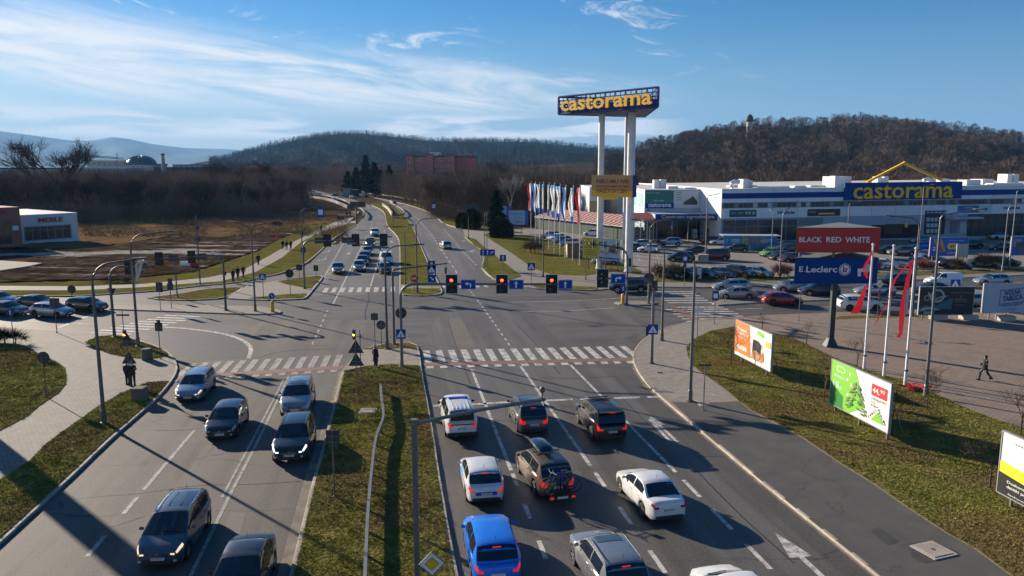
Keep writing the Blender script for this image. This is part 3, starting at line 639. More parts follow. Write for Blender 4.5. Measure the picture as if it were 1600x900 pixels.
#      L    W     H     zhood zcowl zbeltR ztail  xA   xAt   xCt   xC    wheel r, xf, xr
SPEC = {
 'hatch': dict(L=4.25, W=1.80, H=1.47, zn=.66, zh=.86, zc=.98, zb=1.02, zt=.98, xA=1.05, xAt=.30, xCt=-1.45, xC=-1.98, wr=.32, xf=1.33, xr=-1.29),
 'sedan': dict(L=4.50, W=1.80, H=1.46, zn=.64, zh=.84, zc=.96, zb=1.01, zt=1.03, xA=1.08, xAt=.30, xCt=-1.00, xC=-1.72, wr=.32, xf=1.38, xr=-1.28),
 'coupe': dict(L=4.60, W=1.83, H=1.42, zn=.62, zh=.82, zc=.94, zb=1.00, zt=1.04, xA=1.10, xAt=.25, xCt=-.90, xC=-1.85, wr=.33, xf=1.42, xr=-1.32),
 'wagon': dict(L=4.60, W=1.78, H=1.46, zn=.64, zh=.84, zc=.96, zb=1.00, zt=.97, xA=1.10, xAt=.32, xCt=-1.80, xC=-2.20, wr=.32, xf=1.40, xr=-1.22),
 'suv': dict(L=4.55, W=1.88, H=1.68, zn=.80, zh=1.02, zc=1.12, zb=1.16, zt=1.10, xA=1.08, xAt=.38, xCt=-1.72, xC=-2.12, wr=.37, xf=1.40, xr=-1.32),
 'bigsuv': dict(L=4.80, W=1.96, H=1.84, zn=.92, zh=1.10, zc=1.20, zb=1.24, zt=1.12, xA=1.05, xAt=.48, xCt=-2.00, xC=-2.30, wr=.40, xf=1.45, xr=-1.43),
 'mpv': dict(L=4.45, W=1.84, H=1.64, zn=.72, zh=.93, zc=1.04, zb=1.08, zt=1.02, xA=1.32, xAt=.42, xCt=-1.72, xC=-2.10, wr=.33, xf=1.38, xr=-1.34),
 'van': dict(L=5.0, W=1.95, H=1.96, zn=.82, zh=1.08, zc=1.20, zb=1.25, zt=1.15, xA=1.70, xAt=1.00, xCt=-2.38, xC=-2.46, wr=.34, xf=1.50, xr=-1.60),
 'kangoo': dict(L=4.3, W=1.83, H=1.82, zn=.74, zh=1.00, zc=1.12, zb=1.16, zt=1.10, xA=1.20, xAt=.55, xCt=-2.02, xC=-2.12, wr=.33, xf=1.35, xr=-1.33),
 'pickup': dict(L=5.2, W=1.88, H=1.80, zn=.90, zh=1.08, zc=1.16, zb=1.18, zt=1.12, xA=1.25, xAt=.62, xCt=-2.35, xC=-2.50, wr=.39, xf=1.60, xr=-1.50)}
class Car:
    def __init__(s, kind):
        s.__dict__.update(SPEC[kind]); s.kind = kind; L = s.L/2; s.hl = L; s.z0 = .22+(.10 if s.wr > .36 else 0)
        s.bx = [-L, -L+.05, -L+.16, s.xC+.02 if s.xC > -L+.2 else -L+.2, s.xC+.3, s.xA-.1, s.xA, L-.55, L-.25, L-.08, L]
        s.bz = [s.zt-.16, s.zt-.05, s.zt-.01, s.zt, s.zb, s.zc, s.zc, s.zh, s.zh-.06, s.zn+.05, s.zn-.04]
        s.bz[3] = s.zt if s.xC > -L+.2 else s.zb-.02
        s.tx = [s.xC, s.xCt-.08, s.xCt+.14, (s.xCt+s.xAt)/2, s.xAt-.22, s.xAt+.04, s.xA]
        k = (s.H-s.zb)
        s.tz = [s.zb-.03, s.H-.11, s.H-.025, s.H, s.H-.02, s.H-.07, s.zc-.02]
    def hw(s, x):
        a = abs(x)/s.hl; k = .20 if x < 0 else .24
        return s.W/2*(1-k*a**7-.02*a*a)
    def zt_(s, x): return float(np.interp(x, s.bx, s.bz))
    def zlow(s, x):
        z = s.z0+.10*max(0, (abs(x)-s.hl+.35)/.35)**2
        for xw in (s.xf, s.xr):
            d = abs(x-xw); R = s.wr+.065
            if d < R: z = max(z, s.wr+sqrt(R*R-d*d))
        return z
    def B(s, x, t):                   # right-hand body surface, t 0..6
        w = s.hw(x); a = s.zlow(x); b = s.zt_(x); hgt = max(b-a, .05); cr = .035 if abs(x) < s.hl-.3 else .015
        P = [(w*.93, a), (w*.985, a+hgt*.16), (w, a+hgt*.45), (w*.985, a+hgt*.80), (w*.93, b-.015), (w*.55, b+cr*.7), (0, b+cr)]
        if x > s.xA or x < s.xC: P[3] = (w*.99, a+hgt*.78); P[4] = (w*.90, b-.02)
        i = min(int(t), 5); f = t-i
        return Vector((x, P[i][0]*(1-f)+P[i+1][0]*f, P[i][1]*(1-f)+P[i+1][1]*f))
    def T(s, x):
        return float(np.interp(x, s.tx, s.tz))
    def S(s, x, v):                   # right-hand cabin surface, v 0 belt .. 1 roof centre
        T = s.T(x); bz = s.zt_(x)-.03; bz = min(bz, T-.001); fr = (T-bz)/(s.H-s.zb+.03); fr = max(min(fr, 1), 0)
        wb = s.hw(x)*.945; wt = wb-(wb-s.W/2*.735)*fr
        if v <= .5:
            q = v/.5; y = wb+(wt-wb)*q+.018*sin(pi*q)*fr; z = bz+(T-.055*fr-bz)*q
        else:
            q = (v-.5)/.5; y = wt*(1-q); z = T-.055*fr+.075*fr*(1-(1-q)**3)
        e = 0.0
        if x > s.xAt: e = .16*(1-(y/max(wt, .1))**2)*min((x-s.xAt)/(s.xA-s.xAt)*1.0, 1)
        if x < s.xCt: e = -.08*(1-(y/max(wt, .1))**2)*min((s.xCt-x)/max(s.xCt-s.xC, .05), 1)
        return Vector((x+e, y, z))
def patch(fn, xs, ts, off, both=True, side=0):
    """a panel lying on surface fn, raised by off along its normal; mirrored to the left side as well when both"""
    m = MB()
    def nrm(x, t):
        e = .01; a = fn(x+e, t)-fn(x-e, t); b = fn(x, t+e)-fn(x, t-e); n = a.cross(b)
        if n.length < 1e-9: return Vector((0, 0, 1))
        n.normalize(); c = fn(x, t)
        return n if n.dot(Vector((0, c.y, .8 if n.z*n.z > .2 else 0)))+abs(n.z)*0 > 0 else -n
    tlim = (min(ts), max(ts))
    g = []
    for x in xs:
        for t in ts:
            p = fn(x, t); q = nrm(x, min(max(t, .02), max(tlim[1]-.02, tlim[0]))); g.append(p+q*off)
    nt_ = len(ts)
    fs = [(i*nt_+j, i*nt_+j+1, (i+1)*nt_+j+1, (i+1)*nt_+j) for i in range(len(xs)-1) for j in range(nt_-1)]
    if side >= 0: m.add(g, fs)
    if both or side < 0: m.add([(p.x, -p.y, p.z) for p in g], [f[::-1] for f in fs])
    return m
def lin(a, b, n): return [a+(b-a)*i/(n-1) for i in range(n)]
CARMESH = {}
def car_parts(kind, color, near, opt):
    """list of (name, mesh, location, rotation-or-None, children) for one kind and colour"""
    key = (kind, color, near, tuple(sorted((k, str(v)) for k, v in opt.items() if k != 'extra')))
    if key in CARMESH: return CARMESH[key]
    c = Car(kind); P = PAINT[color]; out = []
    def add(name, m, mt, smooth=True, loc=(0, 0, 0), kids=(), rot=None, fix=True):
        me = m if isinstance(m, bpy.types.Mesh) else m.mesh(name, smooth, fix)
        if len(me.materials) == 0: me.materials.append(mt)
        out.append((name, me, loc, rot, kids)); return me
    hl = c.hl; nx = 7 if not near else 11
    xs = set([-hl, -hl+.04, -hl+.12, -hl+.25, hl-.25, hl-.12, hl-.05, hl])
    for xw in (c.xf, c.xr):
        R = c.wr+.065
        for k in range(nx): xs.add(xw-R*cos(pi*k/(nx-1)))
        xs.add(xw-R-.01); xs.add(xw+R+.01)
    for x in lin(-hl+.3, hl-.3, 16): xs.add(x)
    xs = sorted(x for x in xs if -hl <= x <= hl); ts = [0, .5, 1, 2, 3, 3.6, 4, 4.4, 5, 6]
    m = MB(); n = len(ts); vs = []
    for x in xs:
        R_ = [c.B(x, t) for t in ts]; vs += R_+[Vector((p.x, -p.y, p.z)) for p in R_[-2::-1]]
    w = 2*n-1
    fs = [(i*w+j, i*w+j+1, (i+1)*w+j+1, (i+1)*w+j) for i in range(len(xs)-1) for j in range(w-1)]
    fs += [tuple(range(w)), tuple(range((len(xs)-1)*w, len(xs)*w))[::-1]]
    m.add(vs, fs)
    # cabin shell
    cx = sorted(set(lin(c.xC, c.xCt+.1, 5)+lin(c.xCt+.1, c.xAt-.1, 6)+lin(c.xAt-.1, c.xA, 7))); ct = [0, .25, .5, .58, .66, .8, 1]
    vs = []
    for x in cx:
        R_ = [c.S(x, t) for t in ct]; vs += R_+[Vector((p.x, -p.y, p.z)) for p in R_[-2::-1]]
    w = 2*len(ct)-1
    fs = [(i*w+j, i*w+j+1, (i+1)*w+j+1, (i+1)*w+j) for i in range(len(cx)-1) for j in range(w-1)]
    m.add(vs, fs); add('body', m, P)
    m = MB().box((0, 0, c.z0+.14), (c.L-.5, c.W-.5, .42)); m.box((0, 0, c.z0+.05), (c.L-.35, c.W*.82, .14)); add('underbody', m, blackm, False)
    gl = glass
    # glazing
    add('windscreen', patch(c.S, lin(c.xAt+.05, c.xA-.05, 5), [.54, .6, .7, .85, 1], .007), gl)
    add('rear_window', patch(c.S, lin(c.xC+(.05 if c.xCt-c.xC > .3 else .02)+.0, c.xCt-.02, 3), [.52, .56, .64, .8, 1] if kind not in ('sedan', 'coupe') else [.56, .65, .8, 1], .008), gl) if kind not in ('pickup',) else None
    xb = (c.xAt+c.xCt)/2+.12; rearend = c.xCt+(.05 if kind in ('hatch', 'suv', 'wagon', 'mpv', 'bigsuv') else .12)
    if kind in ('sedan', 'coupe'): rearend = c.xCt-.25
    segs = [(xb+.05, c.xA-.34), (max(rearend, xb-.98), xb-.04)]
    if kind in ('wagon', 'bigsuv', 'mpv', 'suv'): segs.append((c.xCt-.05, xb-1.05))
    if kind == 'van': segs = [(.35, c.xA-.3), (-.75, .28), (-2.1, -.85)]
    if kind == 'kangoo': segs = [(.0, c.xA-.3)]
    if kind == 'pickup': segs = [(.05, c.xA-.33), (-.95, -.02), (-2.1, -1.08)]
    sd = opt.get('side_glass', True)
    for a, b in segs:
        if b-a < .2: continue
        for s_ in (1, -1): add('side_window', patch(c.S, lin(a, b, 4), [.08, .27, .46], .007, False, s_), gl)
    # lights
    hm = {'off': head_off, 'on': head_on, 'led': head_led}[opt.get('lamps', 'off')]; tm = tail_on if opt.get('brake') else tail_m
    for s_ in (1, -1):
        add('headlight', patch(c.B, lin(hl-.46, hl-.06, 5), [3.15, 3.55, 3.95], .008, False, s_), hm)
        add('taillight', patch(c.B, lin(-hl+.01, -hl+.20, 4), [3.0, 3.35, 3.75] if kind not in ('mpv', 'van', 'bigsuv', 'kangoo') else [2.5, 3.0, 3.8], .009, False, s_), tm)
        zt = c.zt_(-hl); add('taillight_inner', MB().box((-hl-.004, s_*(c.hw(-hl)-.11), zt-.085), (.02, .20, .10 if kind not in ('mpv', 'kangoo', 'van') else .20)), tm, False)
        add('headlight_inner', MB().box((hl+.002, s_*(c.hw(hl)-.12), c.zn-.045), (.02, .15, .06)), hm, False)
    # front and rear furniture
    m = MB().box((hl+.002, 0, c.zn-.10), (.025, .74, .10)); add('grille', m, trim, False)
    m = MB().box((hl-.01, 0, c.z0+.17), (.06, 1.15, .16)); add('air_intake', m, trim, False)
    if near:
        add('grille_bar', MB().box((hl+.018, 0, c.zn-.075), (.012, .70, .014)).box((hl+.018, 0, c.zn-.12), (.012, .70, .014)), chrome, False)
        add('emblem', MB().prism([(0, -.06), (.03, 0), (0, .06), (-.03, 0)], -.01, .01), chrome, False, (hl+.02, 0, c.zn-.03), rot=pi/2)
        for s_ in (1, -1): add('fog_lamp', MB().box((hl-.012, s_*.64, c.z0+.2), (.07, .12, .07)), head_off, False)
    m = MB().box((-hl+.0, 0, c.z0+.14), (.07, 1.25, .14)); add('rear_bumper', m, trim, False)
    yy = c.zn-.22; zz = c.zt_(-hl)-.22 if kind != 'sedan' else c.zt_(-hl)-.20
    for x, z, s_ in ((hl+.016, yy, 1), (-hl-.014, zz, -1)):
        add('license_plate', MB().box((x, 0, z), (.018, .52, .115)), plate_w, False)
    for s_ in (1, -1):
        mm = MB().lathe([(.01, -.10), (.06, -.085), (.075, 0), (.06, .07), (.01, .09)], 8, (0, 0, 0), 'y'); mm.v = [(v[0]*.7, v[1], v[2]) for v in mm.v]
        me = mm.mesh('mirror', True); me.materials.append(P if opt.get('mirror', 'p') == 'p' else trim); out.append(('mirror', me, (c.xA-.42, s_*(c.W/2+.06), c.zc+.08), None, ()))
    # wheels
    for xw in (c.xf, c.xr):
        for s_ in (1, -1):
            r = c.wr; kw = ('wheel', round(r, 2), near, s_)
            if kw not in CARMESH:
                ty = MB().lathe([(r*.62, -.10), (r*.93, -.105), (r, -.075), (r, .075), (r*.93, .105), (r*.62, .10), (r*.58, 0)], 20 if near else 12, (0, 0, 0), 'y').mesh('tyre', True); ty.materials.append(rubber)
                rm = MB()
                if near:
                    rm.lathe([(r*.66, -.085), (r*.66, .085), (r*.60, .085), (r*.58, .03)], 20, (0, 0, 0), 'y')
                    for k in range(5):
                        a = 2*pi*k/5; M4 = Matrix.Rotation(a, 3, 'Y'); rm.box(tuple(M4 @ Vector((r*.34, s_*.07, 0))), (r*.56, .03, .075), 0, M4)
                    rm.lathe([(.06, -.09), (.06, .09), (.02, .095)], 10, (0, 0, 0), 'y')
                else: rm.lathe([(r*.64, -.095), (r*.64, .095), (r*.5, .085), (r*.15, .098)], 12, (0, 0, 0), 'y')
                rmm = rm.mesh('rim', near is False); rmm.materials.append(alloy); CARMESH[kw] = (ty, rmm)
            ty, rmm = CARMESH[kw]; out.append(('wheel', ty, (xw, s_*(c.hw(xw)-.115), r), None, (('rim', rmm),)))
    if near:
        # shut lines of doors, handles, aerial
        for a, b in ((xb+.03, c.xA-.28), (max(c.xr+c.wr-.05, xb-1.02), xb-.03)) if kind not in ('van', 'kangoo') else ((.3, 1.25),):
            if b-a < .4: continue
            for s_ in (1, -1):
                hd = MB().box(((a+.16), s_*(c.hw(a)+.012), c.zb-.16), (.17, .03, .028)).mesh('door_handle'); hd.materials.append(P)
                tsd = [.75, 1, 2, 3, 3.7]
                me = patch(c.B, lin(a, b, 5), tsd, .006, False, s_).mesh('door', True); me.materials.append(P)
                out.append(('door', me, (0, 0, 0), None, (('handle', hd),)))
        a = MB().tube([(c.xCt+.25, 0, c.H+.01), (c.xCt+.12, 0, c.H+.22)], .008, 5); add('aerial', a, trim, False)
        add('bonnet', patch(c.B, lin(c.xA+.12, hl-.30, 5), [4.3, 4.7, 5, 6], .006), P)
        add('wiper', MB().tube([tuple(c.S(c.xA-.12, .62)+Vector((.03, 0, .02))), tuple(c.S(c.xA-.18, 1)+Vector((.03, -.1, .03)))], .012, 4), trim, False)
    if opt.get('rails'):
        for s_ in (1, -1):
            y = s_*c.W/2*.69; add('roof_rail', MB().tube([(c.xCt+.05, y, c.H-.07), (c.xCt+.2, y, c.H+.015), (c.xAt-.3, y, c.H+.02), (c.xAt-.08, y, c.H-.06)], .022, 6), chrome if opt['rails'] == 'c' else trim, True)
    if opt.get('sunroof'):
        add('sunroof', patch(c.S, lin(c.xAt-.65, c.xAt-.12, 3), [.66, .8, 1], .012), glass_l)
    if opt.get('roofribs'):
        for y in (-.22, .22): add('roof_rib', MB().box((-.6, y, c.H+.012), (1.3, .03, .015)), P, False)
    CARMESH[key] = out; return out
CARN = 0
def car(kind, color, px, py, head, label, near=False, anchor='C', plate=None, extra=None, group=None, cat='car', z=0.0, wpos=None, **opt):
    """head: compass bearing of the nose in degrees, 0 = away from the camera, 90 = to the right"""
    global CARN; CARN += 1
    a = radians(90-head); g = wpos or G(px, py); d = Vector((cos(a), sin(a), 0)); hl = SPEC[kind]['L']/2
    p = Vector((g[0], g[1], z))
    if anchor == 'F': p -= d*hl
    if anchor == 'B': p += d*hl
    t = thing('parked_car' if group and 'parked' in group else cat.replace(' ', '_') if cat != 'car' else 'car', label, cat, (p.x, p.y, z), a, group)
    for name, me, loc, rot, kids in car_parts(kind, color, near, opt):
        if near is False and name.startswith('fog'): continue
        if not near and name in ('headlight_inner', 'taillight_inner', 'license_plate') and p.y > 150: continue
        o = bpy.data.objects.new(name, me); link(o, t); o.location = loc
        if rot: o.rotation_euler = (0, 0, rot)
        for kn, km in kids: k = bpy.data.objects.new(kn, km); link(k, o)
    if plate:
        for o in list(t.children):
            if o.name.startswith('license_plate'):
                bb = [v.co for v in o.data.vertices]; x = sum(v.x for v in bb)/8; zz = sum(v.z for v in bb)/8; s_ = 1 if x > 0 else -1
                text(plate, .115, plate_t, o, (x+s_*.010, 0, zz), (pi/2, 0, s_*pi/2), depth=.001, maxw=.40)
                b = MB().box((x+s_*.0105, -s_*.24, zz), (.004, .035, .11)); part('country_band', b, plate_b, o)
    if extra: extra(t, Car(kind))
    return t
# ---- extras on single vehicles
def x_rover(t, c):
    for s_ in (1, -1): part('belt_trim', patch(c.S, lin(c.xCt, c.xA-.3, 4), [.01, .05], .012, False, s_), chrome, t)
    part('spoiler', MB().box((c.xC+.12, 0, c.H-.05), (.28, 1.35, .05)), PAINT['plum'], t)
    part('brake_light', MB().box((c.xC-.025, 0, c.H-.06), (.02, .4, .03)), tail_on, t)
    part('roof_bar', MB().box((-.1, 0, c.H+.04), (.06, 1.2, .05)), trim, t); part('roof_bar', MB().box((.4, 0, c.H+.03), (.06, 1.2, .05)), trim, t)
def x_brake(t, c): part('brake_light', MB().box((c.xCt-.13, 0, c.H-.115), (.04, .30, .025)), tail_on, t)
def x_police(t, c):
    part('roof_strip', MB().box((-.3, 0, c.H+.03), (.25, 1.1, .06)), mat('beacon_blue', (.02, .05, .5), .2), t)
    m = MB().box((-c.hl-.012, 0, .98), (.02, 1.35, .07)); part('red_stripe', m, signred, t)
    m = MB().box((-c.hl-.01, 0, .45), (.12, 1.7, .18)); part('step_bumper', m, blackm, t)
    part('canopy_window', patch(c.S, lin(c.xC+.01, c.xCt-.02, 3), [.55, .75, 1], .01), glass, t)
    m = MB().box((-2.57, 0, 1.34), (.04, 1.28, .30)); part('canopy_rear_glass', m, glass, t)
    for i in range(5): part('roof_rib', MB().box((-1.4, -.44+.22*i, c.H-.005), (1.6, .05, .03)), PAINT['white'], t)
def x_livery(t, c):
    m = MB().box((-c.hl-.012, 0, .62), (.02, .95, .16)); part('blue_livery_band', m, mat('livery_blue', (.03, .08, .5), .35), t); x_brake(t, c)
    part('roof_livery', patch(c.B, lin(-.2, 1.1, 4), [2, 3, 3.7], .009, True), mat('livery_paleblue', (.10, .32, .75), .35), t)
def x_diffuser(t, c): x_brake(t, c)
def x_roofbox(t, c):
    m = MB(); pr = [(-.98, .10, .25), (-.9, .20, .38), (-.5, .30, .41), (.4, .30, .41), (.85, .16, .36), (1.0, .06, .22)]
    vs = []; n = 12
    for x, h, w in pr:
        for k in range(n):
            a = 2*pi*k/n; vs.append((x, w*cos(a)*(1 if abs(cos(a)) < .9 else .98), .03+max(h*.62*sin(a), -.05)+h*.35))
    fs = [(i*n+k, i*n+(k+1) % n, (i+1)*n+(k+1) % n, (i+1)*n+k) for i in range(len(pr)-1) for k in range(n)]+[tuple(range(n)), tuple(range((len(pr)-1)*n, len(pr)*n))]
    m.add(vs, fs)
    b = part('roof_box_shell', m, mat('roof_box_black', (.01, .01, .011), .12, coat=1), None, True)
    w = bpy.data.objects.new('roof_box', None); link(w); w.matrix_world = t.matrix_world
    bx = thing('roof_box', 'glossy black roof box strapped on top of the bronze car', 'roof box', (t.location.x, t.location.y, c.H+.10), t.rotation_euler.z)
    bpy.data.objects.remove(w); b.parent = bx; b.location = (.05, .12, 0)
    for x in (-.45, .5): part('cross_bar', MB().box((x, 0, -.03), (.05, 1.3, .04)), trim, bx)
    # carrier with its lamps belongs to the car, each bicycle is a thing
    part('bike_carrier', MB().box((-c.hl-.35, 0, .50), (.55, 1.0, .05)).box((-c.hl-.3, 0, .85), (.05, .06, .9)).box((-c.hl-.62, 0, .42), (.05, 1.25, .12)), trim, t)
    for s_ in (1, -1): part('carrier_lamp', MB().box((-c.hl-.655, s_*.5, .42), (.03, .16, .09)), tail_on, t)
    part('carrier_plate', MB().box((-c.hl-.655, 0, .42), (.02, .5, .11)), plate_w, t)
    d = Vector((cos(t.rotation_euler.z), sin(t.rotation_euler.z), 0)); r = Vector((-d.y, d.x, 0))
    for off, col, lab, sh in ((.24, (.02, .10, .60), 'blue framed bicycle nearest the boot on the rear carrier', .06), (.48, (.015, .015, .016), 'black bicycle on the outer rail of the rear carrier', -.05)):
        p = t.location-d*(c.hl+off)+r*sh; bicycle((p.x, p.y, .53), t.rotation_euler.z+pi/2, mat('bike_frame_%.2f' % off, col, .3), lab, 1.05)
def bicycle(loc, rz, fm, label, s=1.0, group=None):
    t = thing('bicycle', label, 'bicycle', loc, rz, group)
    r = .34*s
    for x in (-.52*s, .54*s):
        tw = MB().lathe([(r, -.02), (r*1.0, .02), (r*.90, .02), (r*.90, -.02), (r, -.02)], 20, (0, 0, 0), 'y'); del tw.f[-2:]; w = part('wheel', tw, rubber, t, loc=(x, 0, r))
        m = MB()
        for k in range(6): a = pi*k/6; m.tube([(-r*.93*cos(a), 0, -r*.93*sin(a)), (r*.93*cos(a), 0, r*.93*sin(a))], .005, 3)
        part('spokes', m, steel, w)
    bb = (-.08*s, 0, .30*s); st = (-.22*s, 0, .82*s); hd = (.36*s, 0, .86*s); hu = (.39*s, 0, .72*s); ra = (-.52*s, 0, r); fa = (.54*s, 0, r)
    m = MB()
    for a, b in ((bb, st), (st, hd), (bb, hu), (bb, ra), (st, ra), (hd, hu)): m.tube([a, b], .020, 6)
    part('frame', m, fm, t); part('fork', MB().tube([hd, fa], .016, 6), trim, t)
    part('handlebar', MB().tube([(.36*s, -.28, .98*s), (.40*s, -.1, .95*s), (.40*s, .1, .95*s), (.36*s, .28, .98*s)], .013, 6).tube([hd, (.39*s, 0, .95*s)], .015, 6), trim, t)
    part('saddle', MB().box((-.25*s, 0, .93*s), (.26, .12, .05)).tube([st, (-.24*s, 0, .92*s)], .014, 5), trim, t)
    part('crank', MB().lathe([(.09, -.03), (.09, -.02), (.02, -.02)], 12, bb, 'y').box((bb[0], -.06, bb[2]-.09), (.03, .02, .2)), trim, t)
    return t
HO = 180-6.8; HA = -9.6
# ---- oncoming, near
car('wagon', 'paleblue', 293, 631, HO-1, 'pale silver-blue estate car with headlights on, just past the left zebra crossing', True, 'F', lamps='on', rails='b', plate='DJ 71K4')
car('hatch', 'navy', 343, 691, HO-1, 'near-black hatchback with dark bonnet behind the silver-blue estate', True, 'F', lamps='off', plate='DJ 95P2')
car('suv', 'silver', 461, 655, HO-3, 'silver-white SUV with a dark sunroof beside the median grass', True, 'F', lamps='off', sunroof=1, rails='c')
car('suv', 'green', 452, 729, HO-1, 'dark slate green SUV with white LED headlights driving close to the median', True, 'F', lamps='led', rails='b', plate='DJ 4R907')
car('mpv', 'blueg', 247, 893, HO+1, 'grey-blue people carrier with lit headlamps in the bottom left lane', True, 'F', lamps='on', roofribs=1, rails='c', plate='DJ 53977')
car('sedan', 'dkgrey', 358, 975, HO, 'dark grey saloon cut off by the bottom edge beside the grey-blue people carrier', True, 'F')
# ---- waiting at the red light, near
car('pickup', 'white', 723, 690, HA-.5, 'white pickup with ribbed canopy and red tailgate stripe heading the left lane', True, 'B', brake=1, extra=x_police, plate='DW 3JK88', mirror='b')
car('mpv', 'grey', 835, 681, HA, 'grey people carrier with lit brake lights second from the left at the stop line', True, 'B', brake=1, rails='c', extra=x_brake, plate='DJ 26W1')
car('bigsuv', 'plum', 957, 695, HA-1, 'black boxy luxury SUV with chrome window trim at the front of the third lane', True, 'B', brake=1, extra=x_rover, plate='DJ 180HP')
car('hatch', 'white', 760, 792, HA+1, 'white hatchback with blue door livery behind the white pickup', True, 'B', brake=1, extra=x_livery, plate='WY 914PL')
car('mpv', 'bronze', 872, 782, HA-6, 'bronze car carrying a black roof box and two bicycles', True, 'B', brake=1, extra=x_roofbox)
car('sedan', 'white', 1046, 820, HA-3.5, 'white saloon with dark rear window in the third lane', True, 'B', plate='DJ 83407')
car('suv', 'blue', 779, 928, HA+1, 'bright blue compact SUV at the bottom of the left lane', True, 'B', brake=1, extra=x_brake)
car('suv', 'silver', 984, 962, HA-3, 'silver SUV with roof rails and tilted sunroof at the bottom of the second lane', True, 'B', sunroof=1, rails='b', extra=x_brake)
car('hatch', 'white', 1207, 1022, HA-4, 'white car showing only its front at the bottom edge', True, 'B')
# ---- far oncoming
HF = 180-8
FO = 'cars queuing on the far side of the junction'
car('sedan', 'silver', 529, 429, HF-6, 'grey saloon alone in the left of the far queues', True, 'F', lamps='on', group=FO)
car('hatch', 'silver', 562, 425, HF-4, 'pale silver hatchback at the head of the middle far queue', True, 'F', lamps='on', group=FO)
car('sedan', 'navy', 567, 416, HF-4, 'navy saloon right behind the pale hatchback heading the middle far queue', False, 'F', group=FO)
car('hatch', 'dkgrey', 570.5, 409, HF-5, 'dark grey car third in the middle far queue', False, 'F', group=FO)
car('sedan', 'paleblue', 576, 400, HF-5, 'pale blue saloon fourth in the middle far queue', False, 'F', lamps='on', group=FO)
car('suv', 'black', 579, 387, HF-3, 'black SUV below the middle signal of the far gantry, ahead of a white SUV', False, 'F', lamps='on', group=FO)
car('suv', 'white', 586, 370, HF-2, 'white SUV last in the far queue where the road bends', False, 'F', group=FO)
car('hatch', 'black', 604, 429, HF-9, 'black car at the head of the far queue beside the median', False, 'F', group=FO)
car('kangoo', 'white', 606.5, 414, HF-9, 'white van behind the black car next to the far median', False, 'F', group=FO, cat='van')
car('hatch', 'silver', 699.5, 390, -17, 'silver car driving away alone on the far right carriageway', True, 'B', group=None)
car('hatch', 'blueg', 613.5, 320, -40, 'blue-grey car entering the far bend beside the median tip', False, 'C')
for px, py, c_, l_ in ((524.5, 313.5, 'white', 'white car nearest us on the far bridge'), (530, 313, 'blue', 'small blue car beside the white one on the far bridge'), (518, 309.5, 'silver', 'silver car second along the far bridge'), (499.5, 305.5, 'white', 'white car farther along the bridge past two others'), (490, 302.5, 'white', 'white car farthest away where the bridge ends'), (525, 306.5, 'darkred', 'dark red car left of the pale bus shelter on the bridge'), (552, 310, 'white', 'white car beside the pale shelter on the far road')):
    car('hatch', c_, px, py, 130, l_, False, 'C')
# ---- left cross street
HL = 90-math.degrees(atan2(d1[1], d1[0]))
car('hatch', 'black', 136, 485, HL+2, 'black small car foremost in the left cross street queue', True, 'C', lamps='off')
car('hatch', 'silver', 82, 494.5, HL+2, 'grey hatchback with red rear lamp in front in the left cross street', True, 'C')
car('sedan', 'dkgrey', 58, 481, HL+2, 'dark saloon between two cars behind the grey hatchback on the left', False, 'C')
car('sedan', 'navy', 12, 492, HL+2, 'dark blue saloon behind the blue round sign at the left edge', True, 'C')
car('wagon', 'silver', -2, 476, HL+2, 'pale car whose bonnet alone shows at the left edge', False, 'C')
# ---- right cross street
car('wagon', 'silver', 1143, 454, -90, 'white-silver estate leading the upper lane of the right street', True, 'C', lamps='off', rails='b')
car('sedan', 'beige', 1150, 466.5, -89, 'older champagne saloon with dark lower sills in front of the estate', True, 'C')
car('bigsuv', 'green', 981, 456, -92, 'dark green off-road car turning beside the yellow bollard', True, 'C', cat='off-road car')
car('hatch', 'red', 1222, 476, 91, 'red hatchback driving right past the crossing', True, 'C', brake=0)
car('hatch', 'silver', 1237, 455, -89, 'pale grey hatchback with grey bonnet left of the blue direction panel', True, 'C')
car('suv', 'dkgrey', 1279, 462, -89, 'dark grey SUV half hidden under the blue direction panel', True, 'C')
car('suv', 'white', 1342, 485, 91, 'white SUV with black wheels behind the flagpoles, facing right', True, 'C')
car('sedan', 'silver', 1366, 461, -89, 'silver saloon behind the torn red flags', False, 'C')
car('bigsuv', 'black', 1396, 449, -89, 'black SUV between the flags in the upper lane', False, 'C')
car('sedan', 'navy', 1455, 459, -89, 'navy saloon in front of the white panel van', False, 'C')
car('kangoo', 'white', 1473, 447, -89, 'white panel van behind the dark billboard', True, 'C', cat='van')
car('hatch', 'paleblue', 1550, 445, -89, 'pale blue-silver hatchback above the white billboard on the right', True, 'C')
car('sedan', 'beige', 1528, 478, 91, 'beige car visible between the dark and the white billboard', False, 'C')
